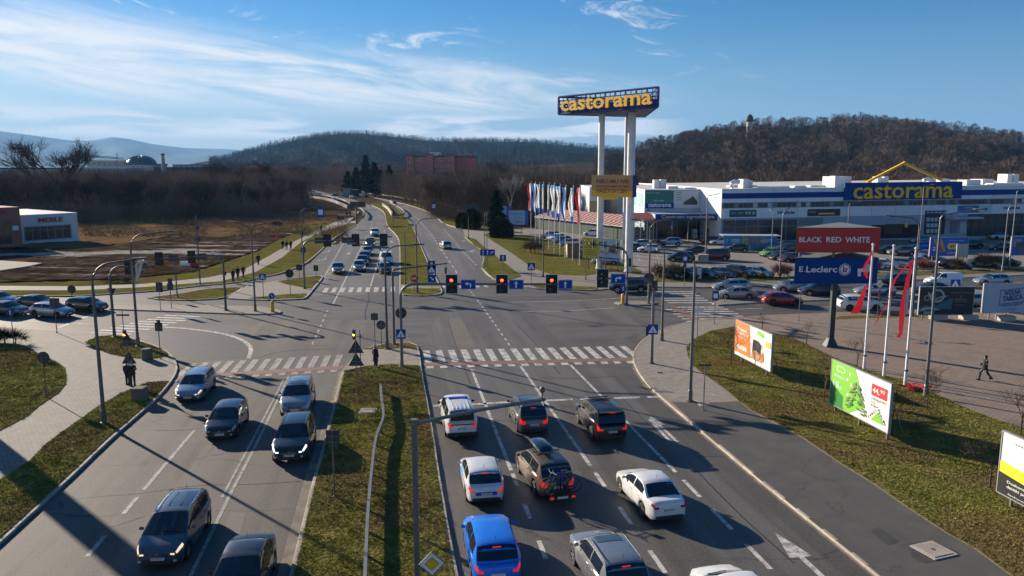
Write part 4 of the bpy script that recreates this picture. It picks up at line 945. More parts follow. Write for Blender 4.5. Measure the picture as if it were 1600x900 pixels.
# ---- car park
PK = 'cars parked on the store car park'
row = [(1065, 438, 'dkgrey', 'hatch', 'dark car at the left end of the front row of the car park'), (1092, 437.5, 'black', 'sedan', 'black saloon second from the left in the front row'), (1120, 437, 'dkgrey', 'wagon', 'dark estate with pale roof third in the front row'), (1148, 436.5, 'blueg', 'sedan', 'dark blue saloon with reflections fourth in the front row'), (1178, 436, 'black', 'suv', 'black SUV fifth in the front row'), (1206, 435.5, 'silver', 'hatch', 'silver car next to the reddish hedge at the end of the front row')]
for px, py, c_, k_, l_ in row: car(k_, c_, px, py, 140, l_, False, 'F', group=PK)
for px, py, c_, k_, h_, l_ in [
 (1063, 408, 'black', 'mpv', -90, 'black people carrier parked side on below the dark saloon'), (1115, 406, 'darkred', 'van', -90, 'dark red minibus parked side on behind a lamp post'),
 (1088, 396, 'dkgrey', 'coupe', -90, 'long dark grey saloon behind the red minibus'), (1014, 394, 'white', 'hatch', -92, 'white hatchback parked right of the sign legs'),
 (1019, 385.5, 'black', 'sedan', -92, 'black saloon behind the white hatchback by the sign legs'), (1000, 386, 'silver', 'hatch', -92, 'pale car farthest left in the row by the garden centre'),
 (1047, 384, 'paleblue', 'suv', -90, 'pale blue SUV near the garden centre entrance'), (1110, 380, 'red', 'hatch', -95, 'bright red car beside the blue trolley shelter'), (1125, 382.5, 'white', 'hatch', -95, 'white car touching the end of the blue trolley shelter'),
 (1207, 386, 'blue', 'hatch', -120, 'blue car right of the trolley shelter'), (1213, 391, 'silver', 'hatch', -120, 'silver car between a blue and a lime green one'), (1204, 400.5, 'lime', 'hatch', -120, 'lime green car left of the red panel'),
 (1218, 405.5, 'dkgrey', 'hatch', -120, 'dark grey car behind the lime green one'), (1233, 408.5, 'darkred', 'hatch', -120, 'dark red car at the edge of the red panel'), (1229, 395, 'black', 'suv', -120, 'black SUV parked behind the dark grey one by the red panel'),
 (945, 413, 'silver', 'hatch', -90, 'silver car half hidden behind the yellow billboard'), (928, 369, 'white', 'mpv', -60, 'white car by the green fence behind the sign leg'),
 (1408, 399, 'grey', 'suv', -90, 'grey SUV right of the red panel'), (1439, 380, 'silver', 'sedan', -90, 'silver car behind the bright blue pickup'), (1437, 390, 'blue', 'hatch', -90, 'bright blue car right of the grey SUV'),
 (1531, 371, 'white', 'van', 90, 'white minibus in front of the shop windows'), (1562, 374, 'silver', 'sedan', 90, 'silver saloon in front of the white minibus'), (1392, 372, 'darkred', 'hatch', -90, 'dark red car under the storefront behind the panel'),
 (1386, 396, 'dkgrey', 'sedan', -90, 'dark saloon touching the right edge of the red panel'), (1562, 391, 'black', 'sedan', -90, 'black saloon left of the right blue billboard'), (1588, 385, 'white', 'hatch', -90, 'white hatchback above the right blue billboard'), (1466, 383, 'paleblue', 'hatch', -90, 'pale blue hatchback just above the blue price billboard'), (1496, 372.5, 'grey', 'hatch', -90, 'grey hatchback by the store entrance doors'), (1345, 391, 'silver', 'sedan', -90, 'silver saloon mostly behind the red panel'), (985, 392, 'grey', 'hatch', -92, 'grey car just right of the thick sign leg'), (1150, 393, 'black', 'hatch', -92, 'black hatchback in front of the trolley shelter posts'),
 (1445, 404, 'silver', 'hatch', -120, 'silver car under the blue price billboard'), (1515, 388, 'black', 'suv', -90, 'black SUV right of the blue price billboard'), (1478, 395, 'dkgrey', 'sedan', -90, 'dark saloon glimpsed below the blue price billboard')]:
    car(k_, c_, px, py, h_, l_, False, 'C', group=PK, cat='minibus' if k_ == 'van' else 'car')
for px, py, c_, k_, l_ in [(1383, 422, 'white', 'suv', 'white SUV right beside the red flags in the car park row'), (1405, 421, 'white', 'hatch', 'white hatchback behind the middle flagpole'), (1437, 420, 'silver', 'hatch', 'silver hatchback among the reddish bushes'), (1462, 419, 'black', 'hatch', 'black hatchback with a bright roof left of the sign back'), (1521, 422, 'black', 'sedan', 'black saloon with glinting windows right of the pale sign back'), (1565, 419, 'silver', 'sedan', 'silver saloon near the right end of the car park row'), (1595, 417, 'dkgrey', 'hatch', 'dark car at the right end of the car park row'), (1345, 423, 'grey', 'hatch', 'grey car behind the first flagpole')]:
    car(k_, c_, px, py, 130, l_, False, 'F', group=PK)
GF = 'cars parked along the garden centre fence'
for i, (px, py, c_, l_) in enumerate([(849, 373, 'silver', 'silver car farthest along the garden centre fence'), (857, 377, 'white', 'white car second farthest along the fence'), (865, 381, 'blueg', 'blue-grey car third from the far end by the fence'), (875, 386, 'black', 'black car fourth from the far end by the fence'), (884, 391, 'paleblue', 'pale blue car fifth from the far end by the fence'), (895, 397, 'silver', 'silver car behind the brown kiosk'), (912, 402, 'dkgrey', 'dark car between the brown kiosk and the yellow billboard')]):
    car('hatch', c_, px, py, -128, l_, False, 'F', group=GF)
# ================================================================ HILLS, WOODS, TREES
bark = noisy('bare_wood', [(.3, (.075, .056, .043)), (.7, (.14, .105, .080))], 3, .9, spec=0, rnd=.5)
def tree_var(nt, c, vec):
    a = tex(nt, vec, .11, 3, .6); b = tex(nt, vec, .018, 3, .6)
    c = mixc(nt, M(nt, 'MULTIPLY', sstep(nt, a, .50, .62), .8), c, (.26, .19, .135))
    return mixc(nt, M(nt, 'MULTIPLY', sstep(nt, b, .50, .60), .55), c, (.035, .033, .026))
wood_m = noisy('wood_mass', [(.35, (.13, .093, .068)), (.6, (.26, .19, .14))], .05, .9, spec=0, extra=tree_var)
bark_w = noisy('bare_wood_warm', [(.3, (.085, .058, .040)), (.7, (.16, .115, .080))], .02, .9, spec=0, rnd=.3)
bark_hill = noisy('hill_wood', [(.35, (.034, .028, .026)), (.5, (.065, .050, .042)), (.65, (.12, .092, .07))], .012, .95, 6, spec=0, extra=tree_var)
bark_far = noisy('far_wood', [(.35, (.022, .027, .028)), (.5, (.036, .038, .036)), (.65, (.065, .058, .05))], .006, .95, 6, spec=0)
needle = noisy('needles', [(.3, (.010, .018, .010)), (.7, (.022, .036, .016))], .6, .9, spec=0, rnd=.4)
needle_h = noisy('hill_needles', [(.3, (.012, .022, .016)), (.7, (.026, .038, .022))], .03, .95, spec=0)
birch = noisy('birch_bark', [(.3, (.25, .22, .19)), (.7, (.42, .38, .33))], 3, .8, spec=0)
def limb_tree(rng, h, spread, levels, kids, r0, twig_w, twig_l, twigs, lean=.1, base=.25):
    """bare tree as numpy triangles: limbs as three-sided tapering prisms, twigs as slivers"""
    segs = []; tips = []
    def grow(p, d, L, r, lv):
        q = p+d*L; segs.append((p, q, r, r*.62))
        if lv == 0: tips.append((q, d, L)); return
        for k in range(kids):
            a = rng.uniform(0, 2*pi); tilt = rng.uniform(.25, .75)*spread
            u = np.cross(d, [0, 0, 1.0]); u = u/np.linalg.norm(u) if np.linalg.norm(u) > .05 else np.array([1., 0, 0]); w = np.cross(d, u)
            nd = d*cos(tilt)+(u*cos(a)+w*sin(a))*sin(tilt); nd[2] += .12; nd /= np.linalg.norm(nd)
            at = rng.uniform(.55, 1.0) if k else 1.0
            grow(p+(q-p)*at, nd, L*rng.uniform(.62, .85), r*.60, lv-1)
    d0 = np.array([rng.uniform(-lean, lean), rng.uniform(-lean, lean), 1.0]); d0 /= np.linalg.norm(d0)
    grow(np.zeros(3), d0, h*base, r0, levels)
    V = []
    for p, q, ra, rb in segs:
        d = (q-p)/max(np.linalg.norm(q-p), 1e-6); u = np.cross(d, [.3, .9, .1]); u /= np.linalg.norm(u); w = np.cross(d, u)
        A = [p+(u*cos(t)+w*sin(t))*ra for t in (0, 2.09, 4.19)]; B_ = [q+(u*cos(t)+w*sin(t))*rb for t in (0, 2.09, 4.19)]
        for k in range(3):
            k2 = (k+1) % 3; V += [A[k], A[k2], B_[k2], A[k], B_[k2], B_[k]]
    for q, d, L in tips:
        for k in range(twigs):
            v = rng.normal(size=3)*.75+d; v[2] += .25; v /= np.linalg.norm(v); s = q-d*L*rng.uniform(0, .9); l = twig_l*rng.uniform(.5, 1.2)
            u = np.cross(v, rng.normal(size=3)); u = u/np.linalg.norm(u)*twig_w
            V += [s-u, s+u, s+v*l]
    V = np.array(V); V[:, :] *= 1
    top = V[:, 2].max(); V *= h/top; return V
def blob_tree(rng, h, wd, n, tw, con=False):
    """distant tree: slivers standing through the crown's volume, dense at the top"""
    z = rng.uniform(.12, 1, n)**.8
    if con: r = (1-z)*wd*.5*rng.uniform(.3, 1.1, n)+.1; 
    else: r = np.sqrt(np.clip(1-((z-.58)/.45)**2, .03, 1))*wd*.5*np.sqrt(rng.uniform(0, 1, n))
    a = rng.uniform(0, 2*pi, n); c = np.stack([r*np.cos(a), r*np.sin(a), z*h], 1)
    if con: d = np.stack([np.cos(a), np.sin(a), -.3+0*a], 1)
    else:
        d = np.stack([np.cos(a)*.5, np.sin(a)*.5, .9+0*a], 1)+rng.normal(size=(n, 3))*.35
    d /= np.linalg.norm(d, axis=1)[:, None]; u = np.cross(d, rng.normal(size=(n, 3))); u /= np.linalg.norm(u, axis=1)[:, None]
    l = h*.16*rng.uniform(.6, 1.3, n)[:, None]
    if con: l = np.minimum(l, (wd*.35*(1-z)+.3)[:, None])
    T = np.stack([c-u*tw-d*l*.5, c+u*tw-d*l*.5, c+d*l*.6], 1)
    tk = np.array([[[-.12, 0, 0], [.12, 0, 0], [0, 0, h*.6]], [[0, -.12, 0], [0, .12, 0], [0, 0, h*.6]]])*np.array([max(1, tw*3), max(1, tw*3), 1])
    return np.concatenate([T, tk]).reshape(-1, 3)
rng = np.random.default_rng(5)
def scatter(name, variants, P, S, material, label, cat='woodland'):
    """one mass of trees nobody could count: copies of the variants merged into one mesh"""
    out = []
    P = np.asarray(P); idx = rng.integers(0, len(variants), len(P)); rot = rng.uniform(0, 2*pi, len(P))
    for k, vv in enumerate(variants):
        s = idx == k
        if not s.any(): continue
        p = P[s]; sc = S[s]; c, q = np.cos(rot[s]), np.sin(rot[s]); n = len(p)
        X = (vv[None, :, 0]*c[:, None]-vv[None, :, 1]*q[:, None])*sc[:, None]+p[:, 0:1]
        Y = (vv[None, :, 0]*q[:, None]+vv[None, :, 1]*c[:, None])*sc[:, None]+p[:, 1:2]
        Z = vv[None, :, 2]*sc[:, None]+p[:, 2:3]
        out.append(np.stack([X, Y, Z], -1).reshape(-1, 3))
    V = np.concatenate(out); me = npmesh(name, V, np.arange(len(V)).reshape(-1, 3)); me.materials.append(material)
    o = bpy.data.objects.new(name, me); link(o); o['kind'] = 'stuff'; o['label'] = label; o['category'] = cat; return o
# ---- terrain: heights given by the skyline of the photo at each hill's own distance
def hill(name, prof, d0, d1, d2, material, nx=150, nd=22, rough=.06, power=1.2, base_px=None):
    """prof: (photo x, photo y of the bare ground line) along the ridge; foot at d0, ridge at d1, back at d2"""
    xs = np.linspace(prof[0][0], prof[-1][0], nx); ys = np.interp(xs, [p[0] for p in prof], [p[1] for p in prof])
    V = []; hm = []
    for j in range(nd+5):
        f = j/(nd-1); d = d0+(d1-d0)*f if f <= 1 else d1+(d2-d1)*(j-nd+1)/5
        row = []
        for i, (px, py) in enumerate(zip(xs, ys)):
            zr = ZAT(d1, py); t = min(f, 1)
            s = t**power*(1-.0)+.0; z = zr*s
            n = (sin(px*.021+f*5.1)+.6*sin(px*.053-f*7.3)+.4*sin(px*.11+f*13))*rough*zr*sin(pi*min(t, 1))
            if f > 1: z = zr*(1-.6*(j-nd+1)/5); n = 0
            e = min(1, (i+.0)/8, (nx-1-i)/8)
            row.append((XAT(d, px, 261), d, (z+n)*1.0-.5))
        V += row
    fs = [(j*nx+i, j*nx+i+1, (j+1)*nx+i+1, (j+1)*nx+i) for j in range(nd+4) for i in range(nx-1)]
    me = bpy.data.meshes.new(name); me.from_pydata(V, [], fs); me.update(); me.shade_smooth(); o = part(name, me, material); o['kind'] = 'structure'
    A = np.array(V).reshape(nd+5, nx, 3)
    def h_at(u, f):           # u 0..1 along the ridge, f 0..1 foot to ridge
        a = u*(nx-1); b = f*(nd-1); i = int(min(a, nx-2)); j = int(min(b, nd-2)); fa, fb = a-i, b-j
        return (A[j, i]*(1-fa)+A[j, i+1]*fa)*(1-fb)+(A[j+1, i]*(1-fa)+A[j+1, i+1]*fa)*fb
    return h_at
hill_g = noisy('hill_ground', [(.3, (.04, .032, .027)), (.7, (.075, .058, .046))], .01, .95, 8, spec=0)
far_g = noisy('far_hill_ground', [(.35, (.028, .034, .032)), (.5, (.05, .052, .045)), (.68, (.10, .095, .075))], .004, .95, 8, spec=0)
mount_haze_g = noisy('mountain_ground_hazed', [(.3, (.20, .30, .38)), (.62, (.25, .35, .43)), (.72, (.5, .52, .54))], .0011, .95, 8, spec=0)  # pale blue of distant haze painted into the ground colour
hr = hill('wooded_hill', [(700, 262), (820, 259), (930, 252), (985, 245), (1000, 232), (1060, 221), (1130, 207), (1165, 200), (1200, 197), (1235, 198), (1290, 193), (1330, 191), (1400, 196), (1440, 200), (1500, 204), (1540, 212), (1600, 221), (1700, 232), (1900, 250), (2000, 258)], 430, 950, 1500, hill_g, 170, 24, .10, 1.15)
hc = hill('wooded_hill', [(280, 259), (345, 248), (380, 240), (430, 226), (480, 216), (530, 209), (560, 208), (620, 214), (660, 219), (700, 221), (760, 221), (830, 222), (880, 227), (930, 232), (1000, 236), (1100, 240), (1250, 250)], 900, 2400, 3200, far_g, 150, 22, .05, 1.4)
hill('mountain_range', [(-900, 235), (-400, 215), (-100, 200), (0, 204), (60, 212), (110, 219), (145, 220), (180, 214), (205, 217), (240, 225), (290, 231), (360, 233), (450, 242), (600, 252), (800, 256)], 4000, 8000, 9500, mount_haze_g, 160, 18, .05, 1.0)
hill('far_foothills', [(-900, 248), (-200, 243), (0, 241), (100, 243), (200, 249), (330, 252), (420, 250), (520, 256)], 2500, 4200, 5000, mount_haze_g, 100, 10, .04, 1.0)
bv = [blob_tree(rng, 12, 8.5, 190, .13) for _ in range(4)]
cv = [blob_tree(rng, 15, 5.5, 90, .22, True) for _ in range(3)]
def hill_trees(h, n, f0, u0=0, u1=1, clump=None, pw=1.0):
    P = []
    while len(P) < n:
        u = rng.uniform(u0, u1); f = f0+(1-f0)*rng.uniform(0, 1)**pw
        if clump is not None and not clump(u, f): continue
        P.append(h(u, min(f, .999)))
    return np.array(P)
P = hill_trees(hr, 3800, .05, .18, .97); scatter('woodland', [v*np.array([1, 1, 1]) for v in bv], P, rng.uniform(.7, 1.15, len(P)), bark_hill, 'bare brown deciduous wood covering the right hill')
pine_zone = lambda u, f: (sin(u*31)+sin(f*9+u*14)) > .9 or (f > .86 and sin(u*40) > -.3)
P = hill_trees(hr, 900, .25, .30, .97, pine_zone, .7); scatter('woodland', cv, P, rng.uniform(.45, .8, len(P)), needle_h, 'dark conifers scattered among the bare trees on the right hill')
fv = [blob_tree(rng, 17, 15, 34, .55) for _ in range(4)]; fc = [blob_tree(rng, 24, 12, 30, .9, True) for _ in range(3)]
P = hill_trees(hc, 5200, .02, .05, .93, None, .9); scatter('woodland', fv, P, rng.uniform(.6, 1.0, len(P)), bark_far, 'hazy bare wood on the round central hill')
P = hill_trees(hc, 3800, .30, .05, .88, lambda u, f: (sin(u*23+f*4)+sin(f*11-u*9)) > -.1 or f > .9, .6); scatter('woodland', fc, P, rng.uniform(.45, .75, len(P)), needle_h, 'spruce forest along the crest of the central hill')
sheet('field', [(880, 232), (925, 230), (915, 236), (868, 237)], .3, drymeadow)
# ---- woodland band on the flat behind the junction
bt = [limb_tree(rng, 10, 1.1, 4, 3, .17, .032, 1.0, 5, .15, .2) for _ in range(5)]
bt_lo = [np.concatenate([blob_tree(rng, 9.5, 7.5, 190, .05), blob_tree(rng, 3.6, 7.0, 45, .05)]) for _ in range(5)]
big = [limb_tree(rng, 10, .85, 4, 4, .14, .013, .95, 9, .05, .26) for _ in range(3)]
def band(pts, n, d0, d1, hmin, hmax):
    """random spots between photo columns, at distances d0..d1 that may change along the band"""
    P = []; S = []
    xs = [p[0] for p in pts]; near = [p[1] for p in pts]; far = [p[2] for p in pts]
    for _ in range(n):
        px = rng.uniform(xs[0], xs[-1]); a = np.interp(px, xs, near); b = np.interp(px, xs, far)
        d = a+(b-a)*rng.uniform(0, 1)**1.2; P.append((XAT(d, px, 261), d, 0)); S.append(rng.uniform(hmin, hmax))
    return np.array(P), np.array(S)
#  photo x, nearest distance, farthest distance
LB = [(-260, 205, 420), (0, 215, 430), (150, 225, 430), (300, 235, 430), (420, 245, 450), (478, 300, 480)]
P, S = band(LB, 1100, 0, 0, .8, 1.5); scatter('woodland', bt_lo, P, S, wood_m, 'dense brown leafless wood behind the muddy lot on the left')
CB = [(668, 245, 480), (720, 215, 470), (830, 215, 470), (930, 225, 470), (1010, 262, 480)]
P, S = band(CB, 750, 0, 0, .8, 1.4); scatter('woodland', bt_lo, P, S, bark_w, 'leafless wood between the far road and the garden centre')
RB = [(990, 260, 520), (1300, 270, 520), (1600, 280, 520), (1850, 280, 520)]
P, S = band(RB, 800, 0, 0, .9, 1.4); scatter('woodland', bt_lo, P, S, bark_w, 'sunlit brown wood rising behind the store roof')
MBD = [(380, 480, 900), (480, 520, 900), (560, 560, 900), (700, 500, 900), (900, 480, 900)]
P, S = band(MBD, 900, 0, 0, .9, 1.5); scatter('woodland', [b*np.array([1.4, 1.4, 1.2]) for b in bt_lo], P, S, wood_m, 'mixed bare wood around the far end of the road')
P, S = band([(-260, 430, 900), (380, 430, 900)], 450, 0, 0, .8, 1.3); scatter('woodland', bt_lo, P, S, wood_m, 'second line of bare wood far behind on the left')
bushv = [blob_tree(rng, 3.2, 5.5, 120, .035) for _ in range(4)]
for bd_, n_b, mt_, lb in ((LB, 800, wood_m, 'brushwood at the foot of the left wood'), (CB, 420, bark_w, 'brushwood at the foot of the middle wood')):
    Pb = []; 
    for _ in range(n_b):
        px = rng.uniform(bd_[0][0], bd_[-1][0]); dd = float(np.interp(px, [p[0] for p in bd_], [p[1] for p in bd_]))+rng.uniform(-14, 10); Pb.append((XAT(dd, px, 261), dd, -.2))
    scatter('undergrowth', bushv, np.array(Pb), rng.uniform(.6, 1.8, n_b), mt_, lb, 'undergrowth')
straw = noisy('dry_straw', [(.35, (.14, .085, .045)), (.5, (.32, .20, .11)), (.65, (.20, .18, .06))], .08, .95, 6, spec=0)
Pb = []
while len(Pb) < 5200:
    px = rng.uniform(-100, 540); dd = rng.uniform(165, 245) if px > 120 else rng.uniform(190, 240)
    if sin(dd*.13+px*.02)+sin(px*.05-dd*.07) > -.9: Pb.append((XAT(dd, px, 261), dd, -.05))
scatter('dry_grass', [blob_tree(rng, 1.0, 1.7, 26, .035) for _ in range(4)], np.array(Pb), rng.uniform(.4, 1.25, len(Pb)), straw, 'rough straw coloured grass over the empty lot before the left wood', 'dry grass')
P, S = band([(572, 420, 640), (620, 345, 520), (668, 255, 480), (690, 240, 400)], 330, 0, 0, .8, 1.3); scatter('woodland', bt_lo, P, S, wood_m, 'bare wood between the far road and the red brick building')
# single trees along the front of the woods
def tree_mesh(V, name, material):
    me = npmesh(name, V, np.arange(len(V)).reshape(-1, 3)); me.materials.append(material); return me
def split_tree(rng, **k):
    V = limb_tree(rng, **k); 
    return V
TM = [tree_mesh(v, 'crown', bark) for v in bt]; TW = [tree_mesh(v, 'crown', bark_w) for v in bt]; TB = [tree_mesh(v, 'crown', bark) for v in big]; TBW = [tree_mesh(v, 'crown', bark_w) for v in big]
trunk_me = MB().tube([(0, 0, -.1), (0, 0, 1.2), (.03, 0, 2.4)], [.24, .18, .15], 7).mesh('trunk', True); trunk_me.materials.append(bark)
trunk_w = MB().tube([(0, 0, -.1), (0, 0, 1.2), (.03, 0, 2.4)], [.24, .18, .15], 7).mesh('trunk', True); trunk_w.materials.append(bark_w)
def bare_tree(x, y, h, label, group=None, me=None, warm=False, z=0.0, name='bare_tree'):
    t = thing(name, label, 'tree', (x, y, z), rng.uniform(0, 6.28), group)
    s = h/10; k = int(rng.integers(0, len(bt))); w = rng.uniform(.85, 1.1)
    w *= 1.3 if me else 1; o = bpy.data.objects.new('crown', me or (TW if warm else TM)[k]); link(o, t); o.scale = (s*w, s*w, s)
    o = bpy.data.objects.new('trunk', trunk_w if warm else trunk_me); link(o, t); o.scale = (s, s, s)
    return t
for pts, n, w, gl, lab in ((LB, 62, False, 'bare trees fronting the left wood', 'bare dark tree in the front rank of the left wood'), (CB, 34, True, 'bare trees fronting the middle wood', 'bare brown tree in the front rank of the wood right of the road'), (RB, 30, True, 'bare trees behind the store', 'bare sunlit tree rising behind the store roof')):
    for i in range(n):
        px = pts[0][0]+(pts[-1][0]-pts[0][0])*(i+rng.uniform(.1, .9))/n; d = float(np.interp(px, [p[0] for p in pts], [p[1] for p in pts]))+rng.uniform(-8, 12)
        bare_tree(XAT(d, px, 261), d, rng.uniform(9.5, 14.5), lab, gl, warm=w)
# single trees one can point to
for px, d, h, lab in ((92, 250, 26, 'tall round-crowned bare tree standing clear of the wood at the left'), (3, 262, 13.5, 'bare tree against the sky at the left edge'), (345, 330, 19, 'tall bare tree before the low grey buildings right of the chimney'), (372, 330, 18, 'tall bare tree, second right of the chimney'), (401, 300, 18.5, 'dark tall bare tree farthest right of the chimney'), (460, 420, 18, 'thin tall bare tree left of the far road'), (776, 420, 21, 'bare tree with wide crown right of the red brick building'), (975, 600, 26, 'bare tree against the sky behind the tall sign legs'), (1260, 330, 15, 'pale bare tree behind the left part of the store roof'), (1340, 320, 14.5, 'pale bare tree left of the yellow roof peak'), (1500, 330, 16, 'pale bare tree right of the yellow roof peak'), (1560, 340, 17, 'bare tree above the right end of the store')):
    bare_tree(XAT(d, px, 261), d, h, lab, warm=px > 900, me=(TBW if px > 900 else TB)[int(rng.integers(0, 3))])
bm_ = tree_mesh(limb_tree(rng, 10, .7, 4, 3, .13, .03, 1.1, 5, .08, .3), 'crown', birch)
bare_tree(XAT(205, 799, 261), 205, 13.5, 'white stemmed birch behind the blue signboards', me=bm_, name='birch_tree')
def conifer(x, y, h, w, label, group=None, mt=None, n=900, name='conifer_tree', bushy=False, z=0.0):
    t = thing(name, label, 'tree' if not bushy else 'shrub', (x, y, z), rng.uniform(0, 6), group)
    zz = rng.uniform(.03 if bushy else .12, 1, n); prof = np.sqrt(np.clip(1-((zz-.35)/.68)**2, .01, 1)) if bushy else (1-zz)**.85*(.8+.25*np.sin(zz*34))
    r = prof*w/2*rng.uniform(.35, 1.05, n); a = rng.uniform(0, 2*pi, n); c = np.stack([r*np.cos(a), r*np.sin(a), zz*h], 1)
    d = np.stack([np.cos(a), np.sin(a), rng.uniform(-.5, .5, n)+(.6 if bushy else -.1)], 1); d /= np.linalg.norm(d, axis=1)[:, None]
    u = np.cross(d, rng.normal(size=(n, 3))); u /= np.linalg.norm(u, axis=1)[:, None]; l = rng.uniform(.35, .9, n)[:, None]*w*.16; tw = w*.035
    V = np.stack([c-u*tw-d*l*.4, c+u*tw-d*l*.4, c+d*l], 1).reshape(-1, 3)
    o = bpy.data.objects.new('crown', tree_mesh(V, 'crown', mt or needle)); link(o, t)
    part('trunk', MB().tube([(0, 0, -.1), (0, 0, h*.5), (0, 0, h*.93)], [.03*h*.6, .012*h, .02], 6), bark, t, True); return t
# photo column, distance, top row, width, label
for px, d, top, w, lab in ((571, 400, 243, 12, 'tall dark spruce at the centre of the far conifer clump'), (556, 405, 262, 11, 'dark spruce left of the tallest one in the far clump'), (585, 395, 254, 12, 'dark spruce right of the tallest in the far clump'), (543, 410, 268, 10, 'low dark conifer at the left of the far clump'), (594, 400, 266, 8, 'slim dark conifer at the right of the far clump'), (608, 420, 258, 10, 'dark pine standing alone left of the red brick building')):
    conifer(XAT(d, px, 261), d, ZAT(d, top), w, lab, 'dark conifers at the end of the road', n=1500)
for i, (px, py, top, w, lab) in enumerate(((776, 366, 298, 6.2, 'big dark conical spruce behind the pair of blue signboards'), (738, 358, 327, 4.4, 'dark clipped dome of a conifer left of the big spruce'), (722, 357, 333, 3.2, 'low dark shrub left of the clipped conifer dome'), (784, 372, 343, 5.0, 'dark bushy yew in front of the blue signboards'))):
    g = G(px, py); conifer(g.x, g.y, ZAT(g.y, top), w, lab, n=1800, bushy=i > 0)
# bare shrubs
shrub_v = [limb_tree(rng, 2.0, 1.6, 3, 4, .03, .010, .45, 5, .3, .12) for _ in range(3)]
shrub_r = noisy('red_twigs', [(.3, (.12, .045, .035)), (.7, (.22, .09, .06))], 2, .9, rnd=.3)
def shrub(px, py, h, w, label, mt=bark, group=None, dense=1):
    g = G(px, py); t = thing('bare_shrub', label, 'shrub', (g.x, g.y, ZP), rng.uniform(0, 6), group)
    for k in range(dense):
        v = shrub_v[int(rng.integers(0, 3))].copy(); a = rng.uniform(0, 6.28); c, s = cos(a), sin(a)
        x = v[:, 0]*c-v[:, 1]*s; y = v[:, 0]*s+v[:, 1]*c; v[:, 0] = x*w/2; v[:, 1] = y*w/2; v[:, 2] *= h/2
        if dense > 1: v[:, 0] += rng.uniform(-.4, .4)*w; v[:, 1] += rng.uniform(-.3, .3)*w
        o = bpy.data.objects.new('twigs' if k else 'stems', tree_mesh(v, 'twigs', mt)); link(o, t)
for a in ((827, 397, 3.0, 4.2, 'spreading leafless bush on the lawn left of the flagpoles', bark, None, 2), (1040, 436, 2.6, 3.8, 'bare grey-brown bush at the corner of the car park', bark_w, None, 3), (1225, 433, 2.2, 3.0, 'reddish twiggy hedge left of the red panel pylon', shrub_r, None, 4),
  (1440, 424, 2.2, 2.6, 'reddish bare bush in the car park hedge', shrub_r, None, 3), (1493, 421, 2.0, 2.5, 'bare bush next to the pale sign back', bark, None, 3), (1545, 419, 2.6, 3.2, 'wide dark bare bush between the two blue billboards', bark, None, 4), (1370, 425, 2.2, 2.6, 'bare bush behind the first torn flag', bark_w, None, 3), (430, 354, 1.4, 3.5, 'low dark bush on the pale track', bark, None, 3), (185, 442, .8, 3.0, 'small dark heap of brush on the verge of the mud lot', bark, None, 3),
  (5, 540, 1.7, 2.6, 'dark evergreen bush cut by the left edge', needle, None, 4)): shrub(*a)
# young street trees near the billboards
sap = [tree_mesh(limb_tree(rng, 3.2, 1.5, 3, 4, .035, .009, .34, 5, .06, .42), 'crown', bark) for _ in range(4)]
SG = 'young bare street trees on the grass by the billboards'
for px, py, top, lab in ((1142, 575, 505, 'sapling at the left edge of the orange billboard'), (1191, 516, 487, 'small sapling behind the orange billboard top'), (1260, 540, 500, 'sapling in the grass left of the dark pylon foot'), (1287, 630, 548, 'bare sapling overlapping the left edge of the green billboard'), (1339, 575, 521, 'sapling on the paving between pylon and flagpoles'), (1393, 682, 592, 'bare sapling at the right edge of the green billboard'), (1448, 643, 567, 'sapling right beside the tall lamp post behind the green billboard'), (1546, 766, 664, 'slender sapling left of the yellow and white billboard'), (1594, 683, 595, 'sapling on the plaza edge at the right border')):
    g = G(px, py); h = ZAT(g.y, top)-ZP; t = thing('sapling', lab, 'tree', (g.x, g.y, ZP), rng.uniform(0, 6), SG)
    o = bpy.data.objects.new('crown', sap[int(rng.integers(0, 4))]); link(o, t); s = h/3.2; o.scale = (s*1.0, s*1.0, s)
    part('trunk', MB().tube([(0, 0, -.05), (0, 0, h*.45)], [.045, .03], 6), bark, t)
# ---------------------------------------------------------------- air
hz = bpy.data.materials.new('haze'); hz.use_nodes = True; n_ = hz.node_tree; n_.nodes.remove(n_.nodes['Principled BSDF'])
pv = N(n_, 'ShaderNodeVolumePrincipled'); pv.inputs['Color'].default_value = (.24, .54, 1.0, 1); pv.inputs['Density'].default_value = 6.5e-5; pv.inputs['Anisotropy'].default_value = .05
n_.links.new(pv.outputs[0], n_.nodes['Material Output'].inputs['Volume'])
hb = part('haze', MB().b2((-9500, -60, -1.2), (9500, 9900, 560)), hz); hb['kind'] = 'stuff'
